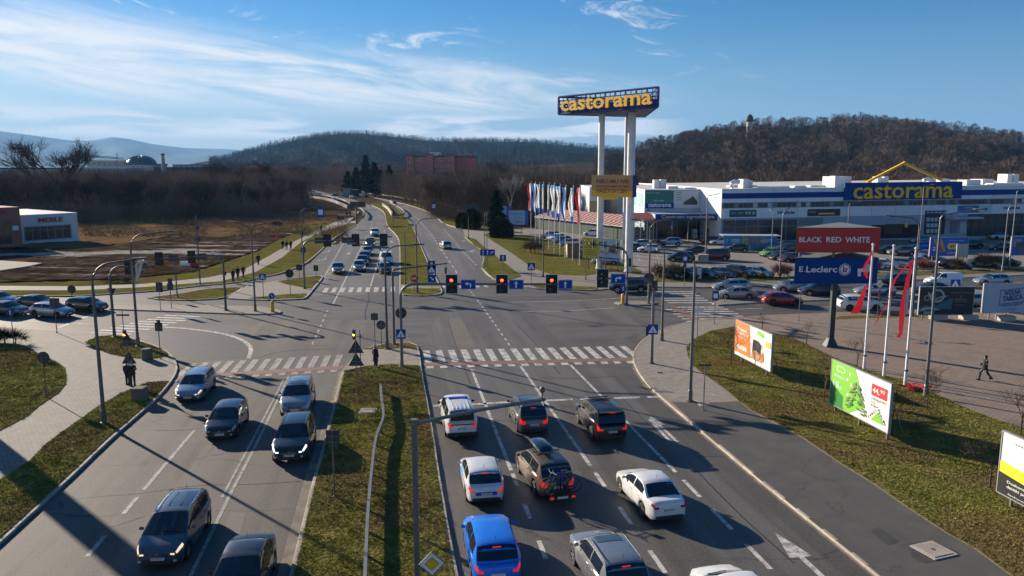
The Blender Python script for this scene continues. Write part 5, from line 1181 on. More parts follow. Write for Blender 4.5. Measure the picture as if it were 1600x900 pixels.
# ================================================================ BUILDINGS AND LARGE SIGNS
class Face:
    """an upright plane from ground point a to ground point b, seen through photo pixels; local x runs a->b, local y points away from the viewer"""
    def __init__(s, a, b, tilt=0.0):
        s.a = Vector((a[0], a[1], 0)); d = Vector((b[0]-a[0], b[1]-a[1], 0)); s.L = d.length; s.rz = atan2(d.y, d.x); s.tilt = tilt
        s.M = Matrix.Translation(s.a) @ Matrix.Rotation(s.rz, 4, 'Z') @ Matrix.Rotation(-tilt, 4, 'Y'); s.I = s.M.inverted()
    def root(s, name, label, cat, group=None):
        t = thing(name, label, cat, s.a, s.rz, group); t.rotation_euler = (0, -s.tilt, s.rz); return t
    def loc(s, px, py, off=0.0):
        o = s.I @ Vector((0, 0, H)); d = s.I.to_3x3() @ Vector(ray(px, py)); k = (off-o.y)/d.y; p = o+d*k; return p.x, p.z
    def rect(s, name, r, mt, parent, y=0.0, th=.06, ref=None, label=None):
        x0, z1 = s.loc(r[0], r[1], y); x1, _ = s.loc(r[2], r[1], y); xm = (r[0]+r[2])/2 if ref is None else ref
        z1 = s.loc(xm, r[1], y)[1]; z0 = s.loc(xm, r[3], y)[1]
        return part(name, MB().b2((x0, y-th/2, z0), (x1, y+th/2, z1)), mt, parent, label=label)
    def text(s, st, r, mt, parent, y=-.05, name='lettering', bold=.0, depth=.01, ref=None):
        x0, _ = s.loc(r[0], r[1], y); x1, _ = s.loc(r[2], r[1], y); xm = (r[0]+r[2])/2 if ref is None else ref
        return fit_text(st, x0, s.loc(xm, r[3], y)[1], x1, s.loc(xm, r[1], y)[1], y, mt, parent, name, bold, depth)
def fit_text(st, x0, z0, x1, z1, y, mt, parent, name='lettering', bold=0.0, depth=.01, back=False):
    o = text(st, 1.0, mt, parent, (0, 0, 0), (0, 0, 0), name, 'LEFT', depth, bold)
    vs = o.data.vertices; co = np.array([v.co[:] for v in vs]); mn = co.min(0); mx_ = co.max(0)
    sx_ = (x1-x0)/(mx_[0]-mn[0]); sz = (z1-z0)/(mx_[1]-mn[1])
    for v in vs:
        X = (v.co.x-mn[0])*sx_; Z = (v.co.y-mn[1])*sz; D = v.co.z
        v.co = (x0+X, y-D, z0+Z)
    return o
castblue = mat('store_blue', (.004, .045, .22), .6, spec=.2); castyel = mat('store_yellow', (.85, .47, .015), .45)
facade = noisy('facade_panel', [(.3, (.58, .62, .67)), (.7, (.68, .72, .77))], .6, .55, 6, rnd=.10)
facade2 = noisy('facade_pale_blue', [(.3, (.28, .36, .46)), (.7, (.36, .44, .54))], .6, .55, 6, rnd=.10)
joint = mat('joint_grey', (.18, .19, .21), .8); roofgrey = noisy('flat_roof', [(.3, (.42, .42, .42)), (.7, (.62, .62, .62))], .12, .8, 6)
shopglass = mat('shop_glass', (.020, .030, .036), .12, spec=.9); shopglass2 = mat('shop_glass_pale', (.11, .16, .19), .15, spec=.8)
white_m = noisy('white_metal', [(.3, (.58, .59, .60)), (.7, (.72, .72, .72))], 1.2, .5)
# ---- the store
A = G(1126, 378); Bp = G(1600, 372.5); f = Face(A, Bp, radians(.55)); k = (G(1760, 372)-A).length
t = f.root('store_building', 'long white and blue home improvement store with yellow roof peak behind the car park', 'store')
X1 = f.loc(1760, 372)[0]; Xr = 1200; zr = f.loc(Xr, 294.5)[1]
part('wall', MB().b2((0, 0, -1.5), (X1, 60, zr-.25)), joint, t); part('roof', MB().b2((.2, .2, zr-.25), (X1-.2, 59.8, zr-.10)), roofgrey, t)
part('parapet', MB().b2((0, -.10, zr-.3), (X1, .15, zr+.02)).b2((-.1, -.1, zr-.3), (.15, 60, zr+.02)), white_m, t)
def zz(py): return f.loc(Xr, py)[1]
bands = [(zz(301.2), zr-.3, facade), (zz(316), zz(309.6), facade), (zz(340.5), zz(324.6), facade)]
for z0, z1, mt in bands:
    x = 0; w = 5.35
    while x < X1-1:
        part('wall_panel', MB().b2((x+.03, -.06-random.uniform(0, .012), z0+.02), (min(x+w, X1)-.03, .02, z1-.02)), mt, t); x += w
part('blue_stripe', MB().b2((0, -.09, zz(309.6)), (X1, 0, zz(301.2))), castblue, t)
x = .5; i = 0; wm = MB().b2((0, -.05, zz(323.8)), (.86, .0, zz(316.8))).mesh('window'); wm.materials.append(shopglass); wp = MB().b2((0, -.05, zz(323.8)), (.86, 0, zz(316.8))).mesh('window'); wp.materials.append(shopglass2)
wl = MB().b2((0, -.05, zz(323.8)), (.86, 0, zz(316.8))).mesh('window'); wl.materials.append(mat('blind_pale', (.42, .45, .48), .7))
while x < X1-2:
    o = bpy.data.objects.new('window', random.choice([wm, wm, wm, wp, wl] if 6 < x < 20 or x > 60 else [wm, wm, wm, wm, wp])); link(o, t); o.location = (x, -.03, 0); x += 1.02; i += 1
part('lower_wall', MB().b2((0, -.05, -1.4), (X1, 0, zz(341))), mat('lower_facade_grey', (.27, .33, .41), .6), t)
# side facing the sun
for j in range(4): part('side_panel', MB().b2((-.07, .1+j*3, 0), (0, 3+j*3, zr-.35)), facade, t)
f.rect('sign_board', (1320, 284.5, 1503.5, 311.5), castblue, t, y=-.35, th=.3)
ft = f.text('castorama', (1334, 288, 1490, 310), castyel, t, y=-.62, bold=.012, depth=.12)
for px, r in ((1355, 0), (1469, 0)): pass
pk = [f.loc(1356, 284, -.2), f.loc(1413, 254.5, -.2), f.loc(1470, 281, -.2)]
m = MB()
for (xa, za), (xb, zb) in zip(pk, pk[1:]):
    d = Vector((xb-xa, 0, zb-za)); L_ = d.length; M4 = Matrix.Rotation(-atan2(d.z, d.x), 3, 'Y'); m.box(((xa+xb)/2, -.2, (za+zb)/2), (L_+.3, .6, .42), 0, M4)
part('roof_peak', m, castyel, t)
navy_t = mat('navy_lettering', (.01, .03, .14), .6)
f.text('Wejście', (1214, 329, 1242, 336), navy_t, t, y=-.10, bold=.04); f.text('Wejście', (1567, 322, 1594, 328.5), navy_t, t, y=-.10, bold=.04)
f.rect('poster', (1262, 326.5, 1313, 337.5), mat('poster_black', (.015, .017, .018), .4), t, y=-.12)
f.text('NOWOŚĆ', (1264, 328.5, 1275, 333), mat('poster_cream', (.5, .5, .4), .5), t, y=-.16); f.rect('poster_strip', (1279, 332.5, 1304, 335), castyel, t, y=-.16, th=.02)
f.rect('poster', (1140, 328, 1182, 339), mat('poster_petrol', (.015, .05, .09), .4), t, y=-.12); f.text('zamów i odbierz', (1142, 331, 1162, 334), mat('poster_cream', (.5, .5, .4), .5), t, y=-.16)
for px in (1165, 1170, 1176): f.rect('poster_icon', (px, 330.5, px+3, 335), mat('poster_cream', (.5, .5, .4), .5), t, y=-.16, th=.02)
f.rect('poster', (1497, 321, 1530, 332.5), mat('poster_blue', (.02, .13, .33), .4), t, y=-.12); f.text('Strefa dostaw', (1508, 323, 1520, 325.5), white_m, t, y=-.16)
f.rect('poster', (1530, 321, 1548, 332.5), mat('poster_pale', (.45, .52, .62), .5), t, y=-.12)
f.rect('arrow_shaft', (1533, 325.8, 1540, 327.4), navy_t, t, y=-.17, th=.02)
x0, z0 = f.loc(1539, 329.5, -.17); x1, z1 = f.loc(1544, 323.5, -.17); part('arrow_head', MB().prism([(x0, z0), (x1, (z0+z1)/2), (x0, z1)], -.18, -.16), navy_t, t)
# ground floor: painted recess shade, glazing, pillars
f.rect('shop_front', (1130, 343, 1246, 376), shopglass, t, y=-.10, ref=1200)
for px in (1148, 1166, 1184, 1206, 1228): f.rect('mullion', (px, 343, px+1.2, 376), joint, t, y=-.2, th=.15, ref=1200)
f.rect('transom', (1130, 353, 1246, 354), joint, t, y=-.2, th=.12, ref=1200)
f.rect('shop_window', (1248, 341, 1286, 352), shopglass2, t, y=-.10, ref=1260)
f.rect('painted_recess', (1362, 351, 1440, 372), mat('recess_shade', (.015, .013, .012), .8), t, y=-.10)  # flat panel on the wall, the shade of a recess put into its colour
f.rect('display_brown', (1384, 350, 1410, 366), mat('display_brown', (.06, .035, .02), .8), t, y=-.3, th=.3); f.rect('price_board', (1414, 348, 1419, 355), castyel, t, y=-.5, th=.05)
f.rect('display_wall', (1446, 329, 1478, 366), mat('display_navy', (.015, .02, .05), .5), t, y=-.14)
for r in range(4):
    for c in range(5 if r < 1 else 4):
        if (r, c) != (3, 3): f.rect('display_item', (1448+c*6.2, 331+r*9, 1452.5+c*6.2, 337+r*9 if r else 333), mat('display_white', (.42, .45, .50), .5), t, y=-.25, th=.1)
f.rect('entrance_door', (1486, 346, 1497, 364), shopglass2, t, y=-.2); f.rect('entrance_door', (1500, 346, 1510, 364), mat('door_pale', (.32, .42, .50), .4), t, y=-.2)
f.rect('curtain_wall', (1513, 334, 1640, 368), shopglass, t, y=-.1, ref=1560)
for px in range(1520, 1600, 13): f.rect('mullion', (px, 334, px+.8, 368), mat('mullion_green', (.05, .09, .09), .5), t, y=-.2, th=.1)
for py in (343, 352): f.rect('transom', (1513, py, 1600, py+.7), mat('mullion_green', (.05, .09, .09), .5), t, y=-.2, th=.1)
part('canopy', MB().b2((f.loc(1475, 335)[0], -3.0, f.loc(1500, 341)[1]), (f.loc(1522, 335)[0], 0, f.loc(1500, 338)[1])), facade2, t)
# roof plant
def roof_box(px0, px1, top, y, d, nm='roof_unit', mt=white_m):
    xa = f.loc(px0, 290, y)[0]; xb = f.loc(px1, 290, y)[0]; z1 = f.loc((px0+px1)/2, top, y)[1]; part(nm, MB().b2((xa, y, zr-.12), (xb, y+d, z1)), mt, t)
for a in ((1304, 1330, 276, 4, 5), (1304, 1310, 275, 5, 2), (1371, 1377, 276, 8, 2), (1381, 1388, 276, 8, 2), (1573, 1581, 272, 10, 3), (1583, 1591, 272, 10, 3), (1455, 1462, 279, 10, 3), (1535, 1552, 280, 12, 4), (1470, 1484, 279.5, 14, 3), (1510, 1532, 281, 6, 3)): roof_box(*a)
for px0, px1, y in ((1190, 1236, 3), (1265, 1300, 8), (1345, 1360, 14), (1424, 1450, 5), (1505, 1530, 16), (1550, 1600, 5), (1240, 1262, 5), (1140, 1185, 14)):
    xa = f.loc(px0, 290, y)[0]; xb = f.loc(px1, 290, y)[0]; part('skylight', MB().prism([(xa, zr-.12), (xb, zr-.12), (xb-.4, zr+.30), (xa+.4, zr+.30)], y, y+2.4), white_m, t)
part('duct', MB().tube([(f.loc(1443, 285, 5)[0], 5, zr-.1), (f.loc(1443, 285, 5)[0], 5, zr+1.1), (f.loc(1450, 285, 5)[0], 5, zr+1.4), (f.loc(1457, 285, 5)[0], 5, zr+.9), (f.loc(1457, 285, 5)[0], 5, zr-.1)], .45, 10), white_m, t, True)
part('duct', MB().tube([(f.loc(1142, 290, 6)[0], 6, zr-.1), (f.loc(1142, 290, 6)[0], 6, zr+1.0), (f.loc(1148, 290, 6)[0], 6, zr+1.3), (f.loc(1155, 290, 6)[0], 6, zr+1.2)], .5, 10), white_m, t, True)
roof_box(1161, 1170, 280, 6, 2.5); roof_box(1170, 1176, 282, 7, 2)
mast_h = f.loc(1414, 288, 3)
# ---- garden centre wing
g0 = XAT(167, 1008, 300); fa = Face((g0, 167), (g0+30, 167)); t = fa.root('garden_centre_building', 'lower white and pale blue garden centre wing joined to the left of the store', 'store wing')
xe = fa.loc(1130, 300)[0]; zt = fa.loc(1050, 297)[1]
part('wall', MB().b2((0, 0, -.5), (xe, 38, zt)), facade2, t); part('roof', MB().b2((-.05, -.05, zt), (xe, 38, zt+.12)), roofgrey, t)
for j in range(6): part('side_panel', MB().b2((-.06, .05+j*3.6, 4.2), (0, 3.6+j*3.6, zt-.1)), facade, t)
fa.rect('billboard_panel', (1009, 298, 1053, 325.5), mat('poster_green', (.012, .15, .13), .45), t, y=-.15); fa.rect('billboard_panel', (1053, 298, 1101, 325), mat('poster_white', (.50, .53, .56), .5), t, y=-.15)
fa.rect('billboard_band', (1009, 317.5, 1053, 325.5), castblue, t, y=-.16); fa.text('castorama', (1013, 317.5, 1049, 323.5), signwhite, t, y=-.21, bold=.02); fa.text('Pomysły na dom i ogród', (1011, 300, 1030, 303), signwhite, t, y=-.21); fa.text('Ciepło pomaga w', (1021, 312, 1038, 315), signwhite, t, y=-.21)
x0, z0 = fa.loc(1068, 320, -.2); x1, z1 = fa.loc(1090, 303, -.2)
part('picture_house', MB().prism([(x0, z0), (x1, z0), (x1, z0+.8), (x1-1.0, z0+1.9), (x0+1.2, z0+1.3), (x0, z0+.6)], -.2, -.18), mat('picture_dark', (.04, .05, .06), .5), t)
for r in range(4): fa.rect('picture_lines', (1057, 300+r*4, 1065, 300.8+r*4), mat('picture_dark', (.04, .05, .06), .5), t, y=-.2, th=.02); fa.rect('picture_lines', (1091, 301+r*3, 1099, 301.7+r*3), mat('picture_dark', (.04, .05, .06), .5), t, y=-.2, th=.02)
fa.rect('window_strip', (1009, 345, 1120, 374), shopglass, t, y=-.08, ref=1060)
for px in (1022, 1044, 1058, 1074, 1088, 1104): fa.rect('mullion', (px, 345, px+1, 374), joint, t, y=-.15, th=.1, ref=1060)
fa.rect('sunlit_poster', (1012, 327, 1014, 330), castblue, t, y=-.1)
for r, (a, b) in enumerate(((2, 9), (10.5, 18))): part('side_poster', MB().b2((-.1, a, 6.2), (-.06, b, 9.2)), mat('poster_sky', (.20, .45, .75), .5), t); part('side_poster_spot', MB().lathe([(.9, -.12), (.9, -.10)], 16, (0, (a+b)/2, 7.6), 'x'), castyel, t)
for px0, px1, top, y in ((1022, 1030, 281, 8), (1032, 1041, 280.5, 8), (1044, 1060, 291, 4), (1070, 1104, 293, 3)):
    xa = fa.loc(px0, 290, y)[0]; xb = fa.loc(px1, 290, y)[0]; part('roof_unit', MB().b2((xa, y, zt+.1), (xb, y+2, fa.loc(px0, top, y)[1])), white_m, t)
fc_ = Face((XAT(157.5, 1024, 300), 157.5), (XAT(157.5, 1024, 300)+20, 157.5)); t = fc_.root('entrance_canopy', 'blue canopy lettered Centrum ogrodnicze over the dark garden centre entrance', 'canopy')
fc_.rect('fascia', (1024, 334.5, 1125.5, 343.5), castblue, t, th=.3); fc_.text('Centrum ogrodnicze', (1033.5, 336, 1116.5, 342.5), mat('tan_letters', (.62, .48, .22), .5), t, y=-.19, bold=.02)
xa, za = fc_.loc(1024, 334.5); xb, zb = fc_.loc(1125.5, 343.5); part('canopy_roof', MB().b2((xa, .15, zb+.3), (xb, 9.6, za-.1)), facade2, t)
for px in (1026, 1050, 1075, 1100, 1124): fc_.rect('post', (px, 343.5, px+1.2, 376.5), joint, t, y=.2, th=.2, ref=1075)
for i, (px0, px1, top, c_) in enumerate(((1082, 1090, 358, (.25, .32, .40)), (1094, 1104, 356, (.12, .18, .24)), (1106, 1121, 357, (.09, .13, .2)), (1150, 1165, 357, (.1, .1, .1)), (1172, 1192, 352, (.01, .03, .22)))):
    fp = fc_ if px0 < 1120 else f; g = G(px0, 373.5); g2 = G(px1, 373.5); m = MB().b2((0, 0, 0), (g2.x-g.x, 1.4, ZAT(g.y, top))); q = thing('pallet_stack', ('pale wrapped pallet at the garden entrance', 'grey wrapped pallet next to the pale one', 'wide dark pallet stack by the garden entrance posts', 'dark pallet stack under the store wall behind the trolley shelter', 'dark blue wrapped pallet stack behind the trolley shelter')[i], 'pallet stack', (g.x, g.y, 0)); mt_ = mat('wrap_%d' % i, c_, .35)
    hh = ZAT(g.y, top)
    for j in range(2): part('load', MB().b2((.05*j, .05, .15+hh*.5*j), (g2.x-g.x-.05*j, 1.35, hh*.5*(j+1)-.02)), mt_, q)
    part('pallet', MB().b2((0, 0, 0), (g2.x-g.x, 1.4, .13)), noisy('pallet_wood', [(.3, (.2, .14, .08)), (.7, (.3, .22, .13))], 3), q)
# ---- greenhouse part seen between the sign legs
Yg = 196; fg = Face((XAT(Yg, 921, 300), Yg), (XAT(Yg, 921, 300)+10, Yg)); t = fg.root('greenhouse', 'white edged greenhouse hall with glass front behind the tall sign legs', 'greenhouse')
xe = fg.loc(990, 300)[0]; zt = fg.loc(940, 292.5)[1]; part('wall', MB().b2((0, .1, 0), (xe, 25, zt)), facade, t)
fg.rect('yellow_sign', (921, 314, 935, 333), mat('sign_ochre', (.45, .33, .16), .6), t, y=-.05); fg.rect('blue_wall', (966, 297, 986, 338), facade2, t, y=-.04); fg.rect('glass_front', (944, 312, 966, 336), shopglass, t, y=-.05)
for py in (317, 322, 327, 332): fg.rect('glazing_bar', (944, py, 966, py+.6), joint, t, y=-.1, th=.05)
for px in (949, 955, 961): fg.rect('glazing_bar', (px, 312, px+.5, 336), joint, t, y=-.1, th=.05)
fg.rect('yellow_band', (935, 307.5, 962, 312), castyel, t, y=-.06)
# ---- green mesh fence with the red and white slatted roof
P0 = G(838, 357); P1 = G(980, 376); P2 = G(1021, 376)
ff = Face(P0, P1); t = ff.root('garden_yard_shelter', 'green fenced garden yard with a red and white slatted lean-to roof', 'fenced yard')
L_ = (Vector(P1[:2])-Vector(P0[:2])).length; fz = 2.9; n = int(L_/2.4)
green = noisy('green_netting', [(.3, (.035, .055, .045)), (.7, (.06, .09, .07))], 2, .8)
for i in range(n): part('fence_panel', MB().b2((i*L_/n+.06, -.02, .05), ((i+1)*L_/n-.06, .02, fz-.2)), green, t); part('fence_post', MB().b2((i*L_/n-.05, -.06, 0), (i*L_/n+.05, .06, fz)), steel, t)
redslat = noisy('red_slat', [(.3, (.22, .05, .035)), (.7, (.34, .09, .06))], 1, .7); whslat = mat('white_slat', (.55, .53, .5), .7)
ns = 70
sm = [MB().prism([(0, 0), (0, 0), (.0, 0)], 0, 0) for _ in ()]
def slat_mesh(mt):
    m = MB(); w = L_/ns*.86; m.add([(0, -.5, 0), (w, -.5, 0), (w, 1.45, .55), (0, 1.45, .55), (0, -.5, .05), (w, -.5, .05), (w, 1.45, .60), (0, 1.45, .60)], [(3, 2, 1, 0), (4, 5, 6, 7), (0, 1, 5, 4), (1, 2, 6, 5), (2, 3, 7, 6), (3, 0, 4, 7)]); me = m.mesh('roof_slat'); me.materials.append(mt); return me
mr, mw = slat_mesh(redslat), slat_mesh(whslat)
for j in range(3):
    for i in range(ns): o = bpy.data.objects.new('roof_slat', mw if (i+j) % 3 == 0 else mr); link(o, t); o.location = (i*L_/ns, j*2.0, fz+.05+j*.58)
part('eaves_beam', MB().b2((0, -.55, fz-.12), (L_, -.45, fz+.02)), whslat, t)
f2 = Face(P1, P2); t = f2.root('lattice_fence', 'white timber lattice screens right of the green fence', 'fence'); L2 = f2.L
for i in range(4):
    a = i*L2/4; b = (i+1)*L2/4; m = MB().b2((a, -.05, 0), (a+.1, .05, 4.2)).b2((b-.1, -.05, 0), (b, .05, 4.2)).b2((a, -.05, 4.05), (b, .05, 4.2)).b2((a, -.05, .1), (b, .05, .25)); part('frame', m, whslat, t)
    m = MB()
    for q in range(5): m.tube([(a+.1, 0, .2+q*.8), (b-.1, 0, .9+q*.8 if q < 4 else 4.1)], .035, 4).tube([(a+.1, 0, .9+q*.8 if q < 4 else 4.1), (b-.1, 0, .2+q*.8)], .035, 4)
    part('lattice', m, whslat, t)
part('lean_to_roof', MB().add([(0, -.6, 4.3), (L2, -.6, 4.3), (L2, 4.5, 5.4), (0, 4.5, 5.4), (0, -.6, 4.4), (L2, -.6, 4.4), (L2, 4.5, 5.5), (0, 4.5, 5.5)], [(3, 2, 1, 0), (4, 5, 6, 7), (0, 1, 5, 4), (1, 2, 6, 5), (2, 3, 7, 6), (3, 0, 4, 7)]), redslat, t)
part('stock_stack', MB().b2((.5, 1, 0), (3.5, 3, 2.6)).b2((3.9, 1, 0), (6.5, 3, 1.8)), mat('stock_brown', (.11, .05, .035), .8), t)
# ---- trolley shelter
fs_ = Face(G(1131, 389), G(1212, 389.5)); t = fs_.root('trolley_shelter', 'long blue trolley shelter with glass sides and posters in the car park', 'trolley shelter'); L_ = fs_.L
tb = mat('shelter_blue', (.015, .16, .42), .4); hgt = fs_.loc(1170, 369)[1]
part('roof', MB().b2((-.3, -.3, hgt), (L_+.8, 3.2, hgt+.12)), facade2, t)
for i in range(7): part('post', MB().b2((i*L_/6-.05, -.05, 0), (i*L_/6+.05, .05, hgt)), steel, t)
for i in range(6):
    a = i*L_/6+.08; b = (i+1)*L_/6-.08; part('side_panel', MB().b2((a, -.02, .1), (b, .02, hgt*.35)), tb, t); part('pane', MB().b2((a, -.02, hgt*.37), (b, .02, hgt-.05)), tb if i in (0, 1, 5) else shopglass2, t)
for a, b in ((.15, .8), (1.1, 3.0), (L_-2.4, L_-.5)): part('poster_text', MB().b2((a+.2, -.05, hgt*.5), (b-.2, -.03, hgt*.8)), mat('poster_cyan', (.12, .42, .65), .5), t)
for i in range(12): part('trolley', MB().b2((4.2+i*.34, .6, .2), (4.4+i*.34, 1.4, 1.0)), mat('trolley_%d' % (i % 3), ((.45, .45, .45), (.3, .22, .16), (.08, .08, .09))[i % 3], .4), t)
# ---- the tall sign on three legs
A = Vector((XAT(114, 873, 160), 114, 0)); B_ = Vector((XAT(100, 1028.5, 150), 100, 0)); C_ = Vector((XAT(119, 1009, 150), 119, 0))
t = thing('store_sign_tower', 'giant yellow castorama letters on a blue lattice prism carried by three tall white legs', 'sign tower', (XAT(110, 960, 300), 110, 0)); O = t.location.copy()
z0 = (ZAT(114, 178.5)+ZAT(100, 167))/2; z1 = (ZAT(114, 150.5)+ZAT(100, 137.5))/2
bl = mat('lattice_blue', (.012, .03, .16), .5)
m = MB(); V3 = [A-O, B_-O, C_-O]
for i in range(3):
    a, b = V3[i], V3[(i+1) % 3]
    for z in (z0, z1): m.tube([(a.x, a.y, z), (b.x, b.y, z)], .14, 4)
    for z in (z0+(z1-z0)*.33, z0+(z1-z0)*.55, z0+(z1-z0)*.77): m.tube([(a.x, a.y, z), (b.x, b.y, z)], .07, 4)
    m.tube([(a.x, a.y, z0), (a.x, a.y, z1)], .16, 4)
    n = 20
    for j in range(n):
        p = a+(b-a)*j/n; q = a+(b-a)*(j+1)/n; m.tube([(p.x, p.y, z0), (p.x, p.y, z1)], .05, 4).tube([(p.x, p.y, z0 if j % 2 else z1), (q.x, q.y, z1 if j % 2 else z0)], .04, 4)
part('lattice_frame', m, bl, t)
def tri(z, mt, nm, th=.12): part(nm, MB().add([(v.x, v.y, z) for v in V3]+[(v.x, v.y, z+th) for v in V3], [(2, 1, 0), (3, 4, 5), (0, 1, 4, 3), (1, 2, 5, 4), (2, 0, 3, 5)]), mt, t)
tri(z0-.06, bl, 'floor_plate')
fs = Face(A, B_); fr = bpy.data.objects.new('letter_panel', MB().b2((.2, -.02, z0+.05), (fs.L-.2, .02, z0+(z1-z0)*.42)).mesh('letter_panel')); fr.data.materials.append(castblue); link(fr, t); fr.location = fs.a-O; fr.rotation_euler = (0, 0, fs.rz)
fit_text('castorama', .7, z0+.35, fs.L-.8, z1-.35, -.15, castyel, fr, bold=.02, depth=.16)
fb = Face(B_, C_); q = bpy.data.objects.new('side_panel', MB().b2((0, -.05, z0), (fb.L, .05, z1-.1)).mesh('side_panel')); q.data.materials.append(castblue); link(q, t); q.location = fb.a-O; q.rotation_euler = (0, 0, fb.rz)
for px, Yl, r, top in ((938.5, 113, .46, z0), (985, 109.5, .58, z0), (977, 118, .30, z0)):
    x = XAT(Yl, px, 300); part('leg', MB().lathe([(r*1.25, -.1), (r*1.25, .25), (r, .26), (r*.96, top)], 12, (x-O.x, Yl-O.y, 0)), white_m, t, True)
fy = Face((XAT(109, 928, 300), 110.2), (XAT(109, 987.5, 300), 107.4))
t2 = fy.root('slogan_board', 'yellow framed board with red slogan fixed between the legs of the tall sign', 'sign board')
xa, za = fy.loc(928, 273.5); xb, zb = fy.loc(987.5, 308)
part('panel', MB().b2((0, -.6, zb+.9), (fy.L, .0, za)), mat('slogan_cream', (.52, .31, .12), .6), t2); part('lower_band', MB().b2((-.02, -.62, zb), (fy.L+.02, .02, zb+.9)), castyel, t2); part('side_cap', MB().b2((fy.L, -.6, zb), (fy.L+.12, .8, za)), castblue, t2)
for st, r in (('NIKOMU NIE', (932, 280, 983, 286.8)), ('POZWOLIMY POBIĆ', (932, 288.5, 983, 293)), ('NASZYCH CEN !', (932, 295, 983, 301.5))): fy.text(st, r, mat('slogan_red', (.33, .02, .03), .5), t2, y=-.63, bold=.02)
# ---- furniture shop on the left
fm = Face(G(36, 383), G(124, 376.5)); t = fm.root('furniture_shop', 'low white flat-roofed furniture shop with red MEBLE lettering beside the muddy lot', 'shop')
zt = fm.loc(78, 334.5)[1]; part('wall', MB().b2((0, .05, -.3), (fm.L, 24, zt)), noisy('render_white', [(.3, (.50, .51, .52)), (.7, (.62, .63, .64))], .5, .8), t); part('parapet', MB().b2((-.05, -.02, zt-.12), (fm.L+.08, 24, zt+.06)), white_m, t)
fm.rect('window_band', (37, 352.5, 110.5, 374.5), joint, t, y=.0, th=.12, ref=74)
for i in range(6):
    fm.rect('window', (39+i*12, 359, 49.5+i*12, 373), shopglass if i % 3 else mat('shop_glass_warm', (.05, .045, .035), .15, spec=.8), t, y=-.05, th=.06, ref=74); fm.rect('window', (39+i*12, 354, 49.5+i*12, 358), shopglass, t, y=-.05, th=.06, ref=74)
fm.text('MEBLE', (59, 339.5, 98, 347), mat('letters_red', (.42, .03, .03), .5), t, y=-.06, bold=.02, depth=.05)
Lw = G(36, 385); dR = (G(124, 376.5)-G(36, 383)); dR = Vector((dR.x, dR.y, 0)).normalized(); a = Lw-dR*40; fb_ = Face((a.x, a.y), (Lw.x, Lw.y))
t = fb_.root('brick_shop', 'reddish brick shop wing with dark windows at the far left', 'shop')
zt2 = fb_.loc(10, 324)[1]; brickm = noisy('brown_brick', [(.3, (.28, .10, .07)), (.7, (.38, .15, .105))], 1.2, .85); part('wall', MB().b2((0, 0, -.3), (fb_.L, 24, zt2)), brickm, t)
fb_.rect('window', (-30, 343, 17, 355), shopglass, t, y=-.05, th=.1, ref=8); 
for i in range(4): fb_.rect('window', (-30+i*12, 357, -19.5+i*12, 381), shopglass, t, y=-.05, th=.1, ref=8)
fb_.text('BRW', (0, 329, 12, 336), mat('letters_red', (.42, .03, .03), .5), t, y=-.06, bold=.02)
part('air_unit', MB().b2((fb_.L-1.6, -.5, 3.2), (fb_.L-.6, 0, 4.0)), white_m, t)
# ---- far buildings on the left
darkroof = mat('dark_roof', (.045, .045, .05), .8); palewall = mat('pale_far_wall', (.30, .31, .32), .8)
def far_block(px0, px1, top, bot, Y, label, wm, rm=None, wins=0, cat='building', dep=30, name='industrial_building'):
    x0 = XAT(Y, px0, 261); x1 = XAT(Y, px1, 261); t = thing(name, label, cat, (x0, Y, 0)); z1 = ZAT(Y, top)
    part('wall', MB().b2((0, 0, 0), (x1-x0, dep, z1-1)), wm, t); part('roof', MB().b2((-.6, -.6, z1-1), (x1-x0+.6, dep+.6, z1)), rm or darkroof, t)
    for i in range(wins): w = (x1-x0)/wins; part('window', MB().b2((w*(i+.2), -.15, z1-4.2), (w*(i+.75), 0, z1-2)), shopglass2, t)
    return t
far_block(-40, 104, 262, 270, 640, 'long low dark roofed hall beyond the left wood', palewall, None, 14)
far_block(104, 198, 261, 275, 640, 'long low hall with a white fascia beyond the left wood', palewall, white_m, 12)
far_block(136, 200, 250, 262, 700, 'pale flat hall left of the blue dome', palewall, roofgrey, 8)
far_block(240, 326, 261, 275, 660, 'long dark flat building right of the blue dome', darkroof)
far_block(326, 386, 263, 272, 660, 'low building with a pale ground floor right of the chimney', palewall, darkroof, 8)
far_block(270, 322, 257, 262, 900, 'low hazy block behind the chimney', palewall, None, 6)
t = far_block(197, 241, 256, 262, 690, 'drum shaped hall under a blue-green dome', palewall, None, 6, 'domed hall', 26, 'domed_hall')
x = XAT(700, 219.5, 261)-t.location.x; r = 22*700/1200; zb = ZAT(700, 256)
part('dome', MB().lathe([(r*cos(a_), zb-.5+(ZAT(700, 243.5)-zb+.5)*sin(a_)) for a_ in [i*pi/2/9 for i in range(9)]]+[(.3, ZAT(700, 243.2))], 26, (x, 12, 0)), mat('dome_blue', (.03, .09, .13), .3), t, True)
m = MB(); 
for i in range(9): a_ = pi*i/9; m.tube([(x+(r+.1)*cos(a_)*cos(b_), 12+(r+.1)*sin(a_)*cos(b_), zb-.4+(ZAT(700, 243.2)-zb+.5)*sin(b_)) for b_ in [pi*j/12 for j in range(13)]], .22, 4)
part('dome_rib', m, mat('dome_rib', (.10, .14, .10), .6), t)
g = XAT(650, 255.5, 261); t = thing('chimney', 'slim pale factory chimney right of the blue dome', 'chimney', (g, 650, 0)); part('shaft', MB().lathe([(2.2, 0), (1.2, ZAT(650, 242))], 12), concrete, t, True); part('cap', MB().lathe([(1.7, ZAT(650, 242)), (1.7, ZAT(650, 240))], 12), darkroof, t, True)
t = thing('tower_crane', 'thin construction crane jib against the mountains left of the dome', 'crane', (XAT(640, 184, 261), 640, 0))
m = MB()
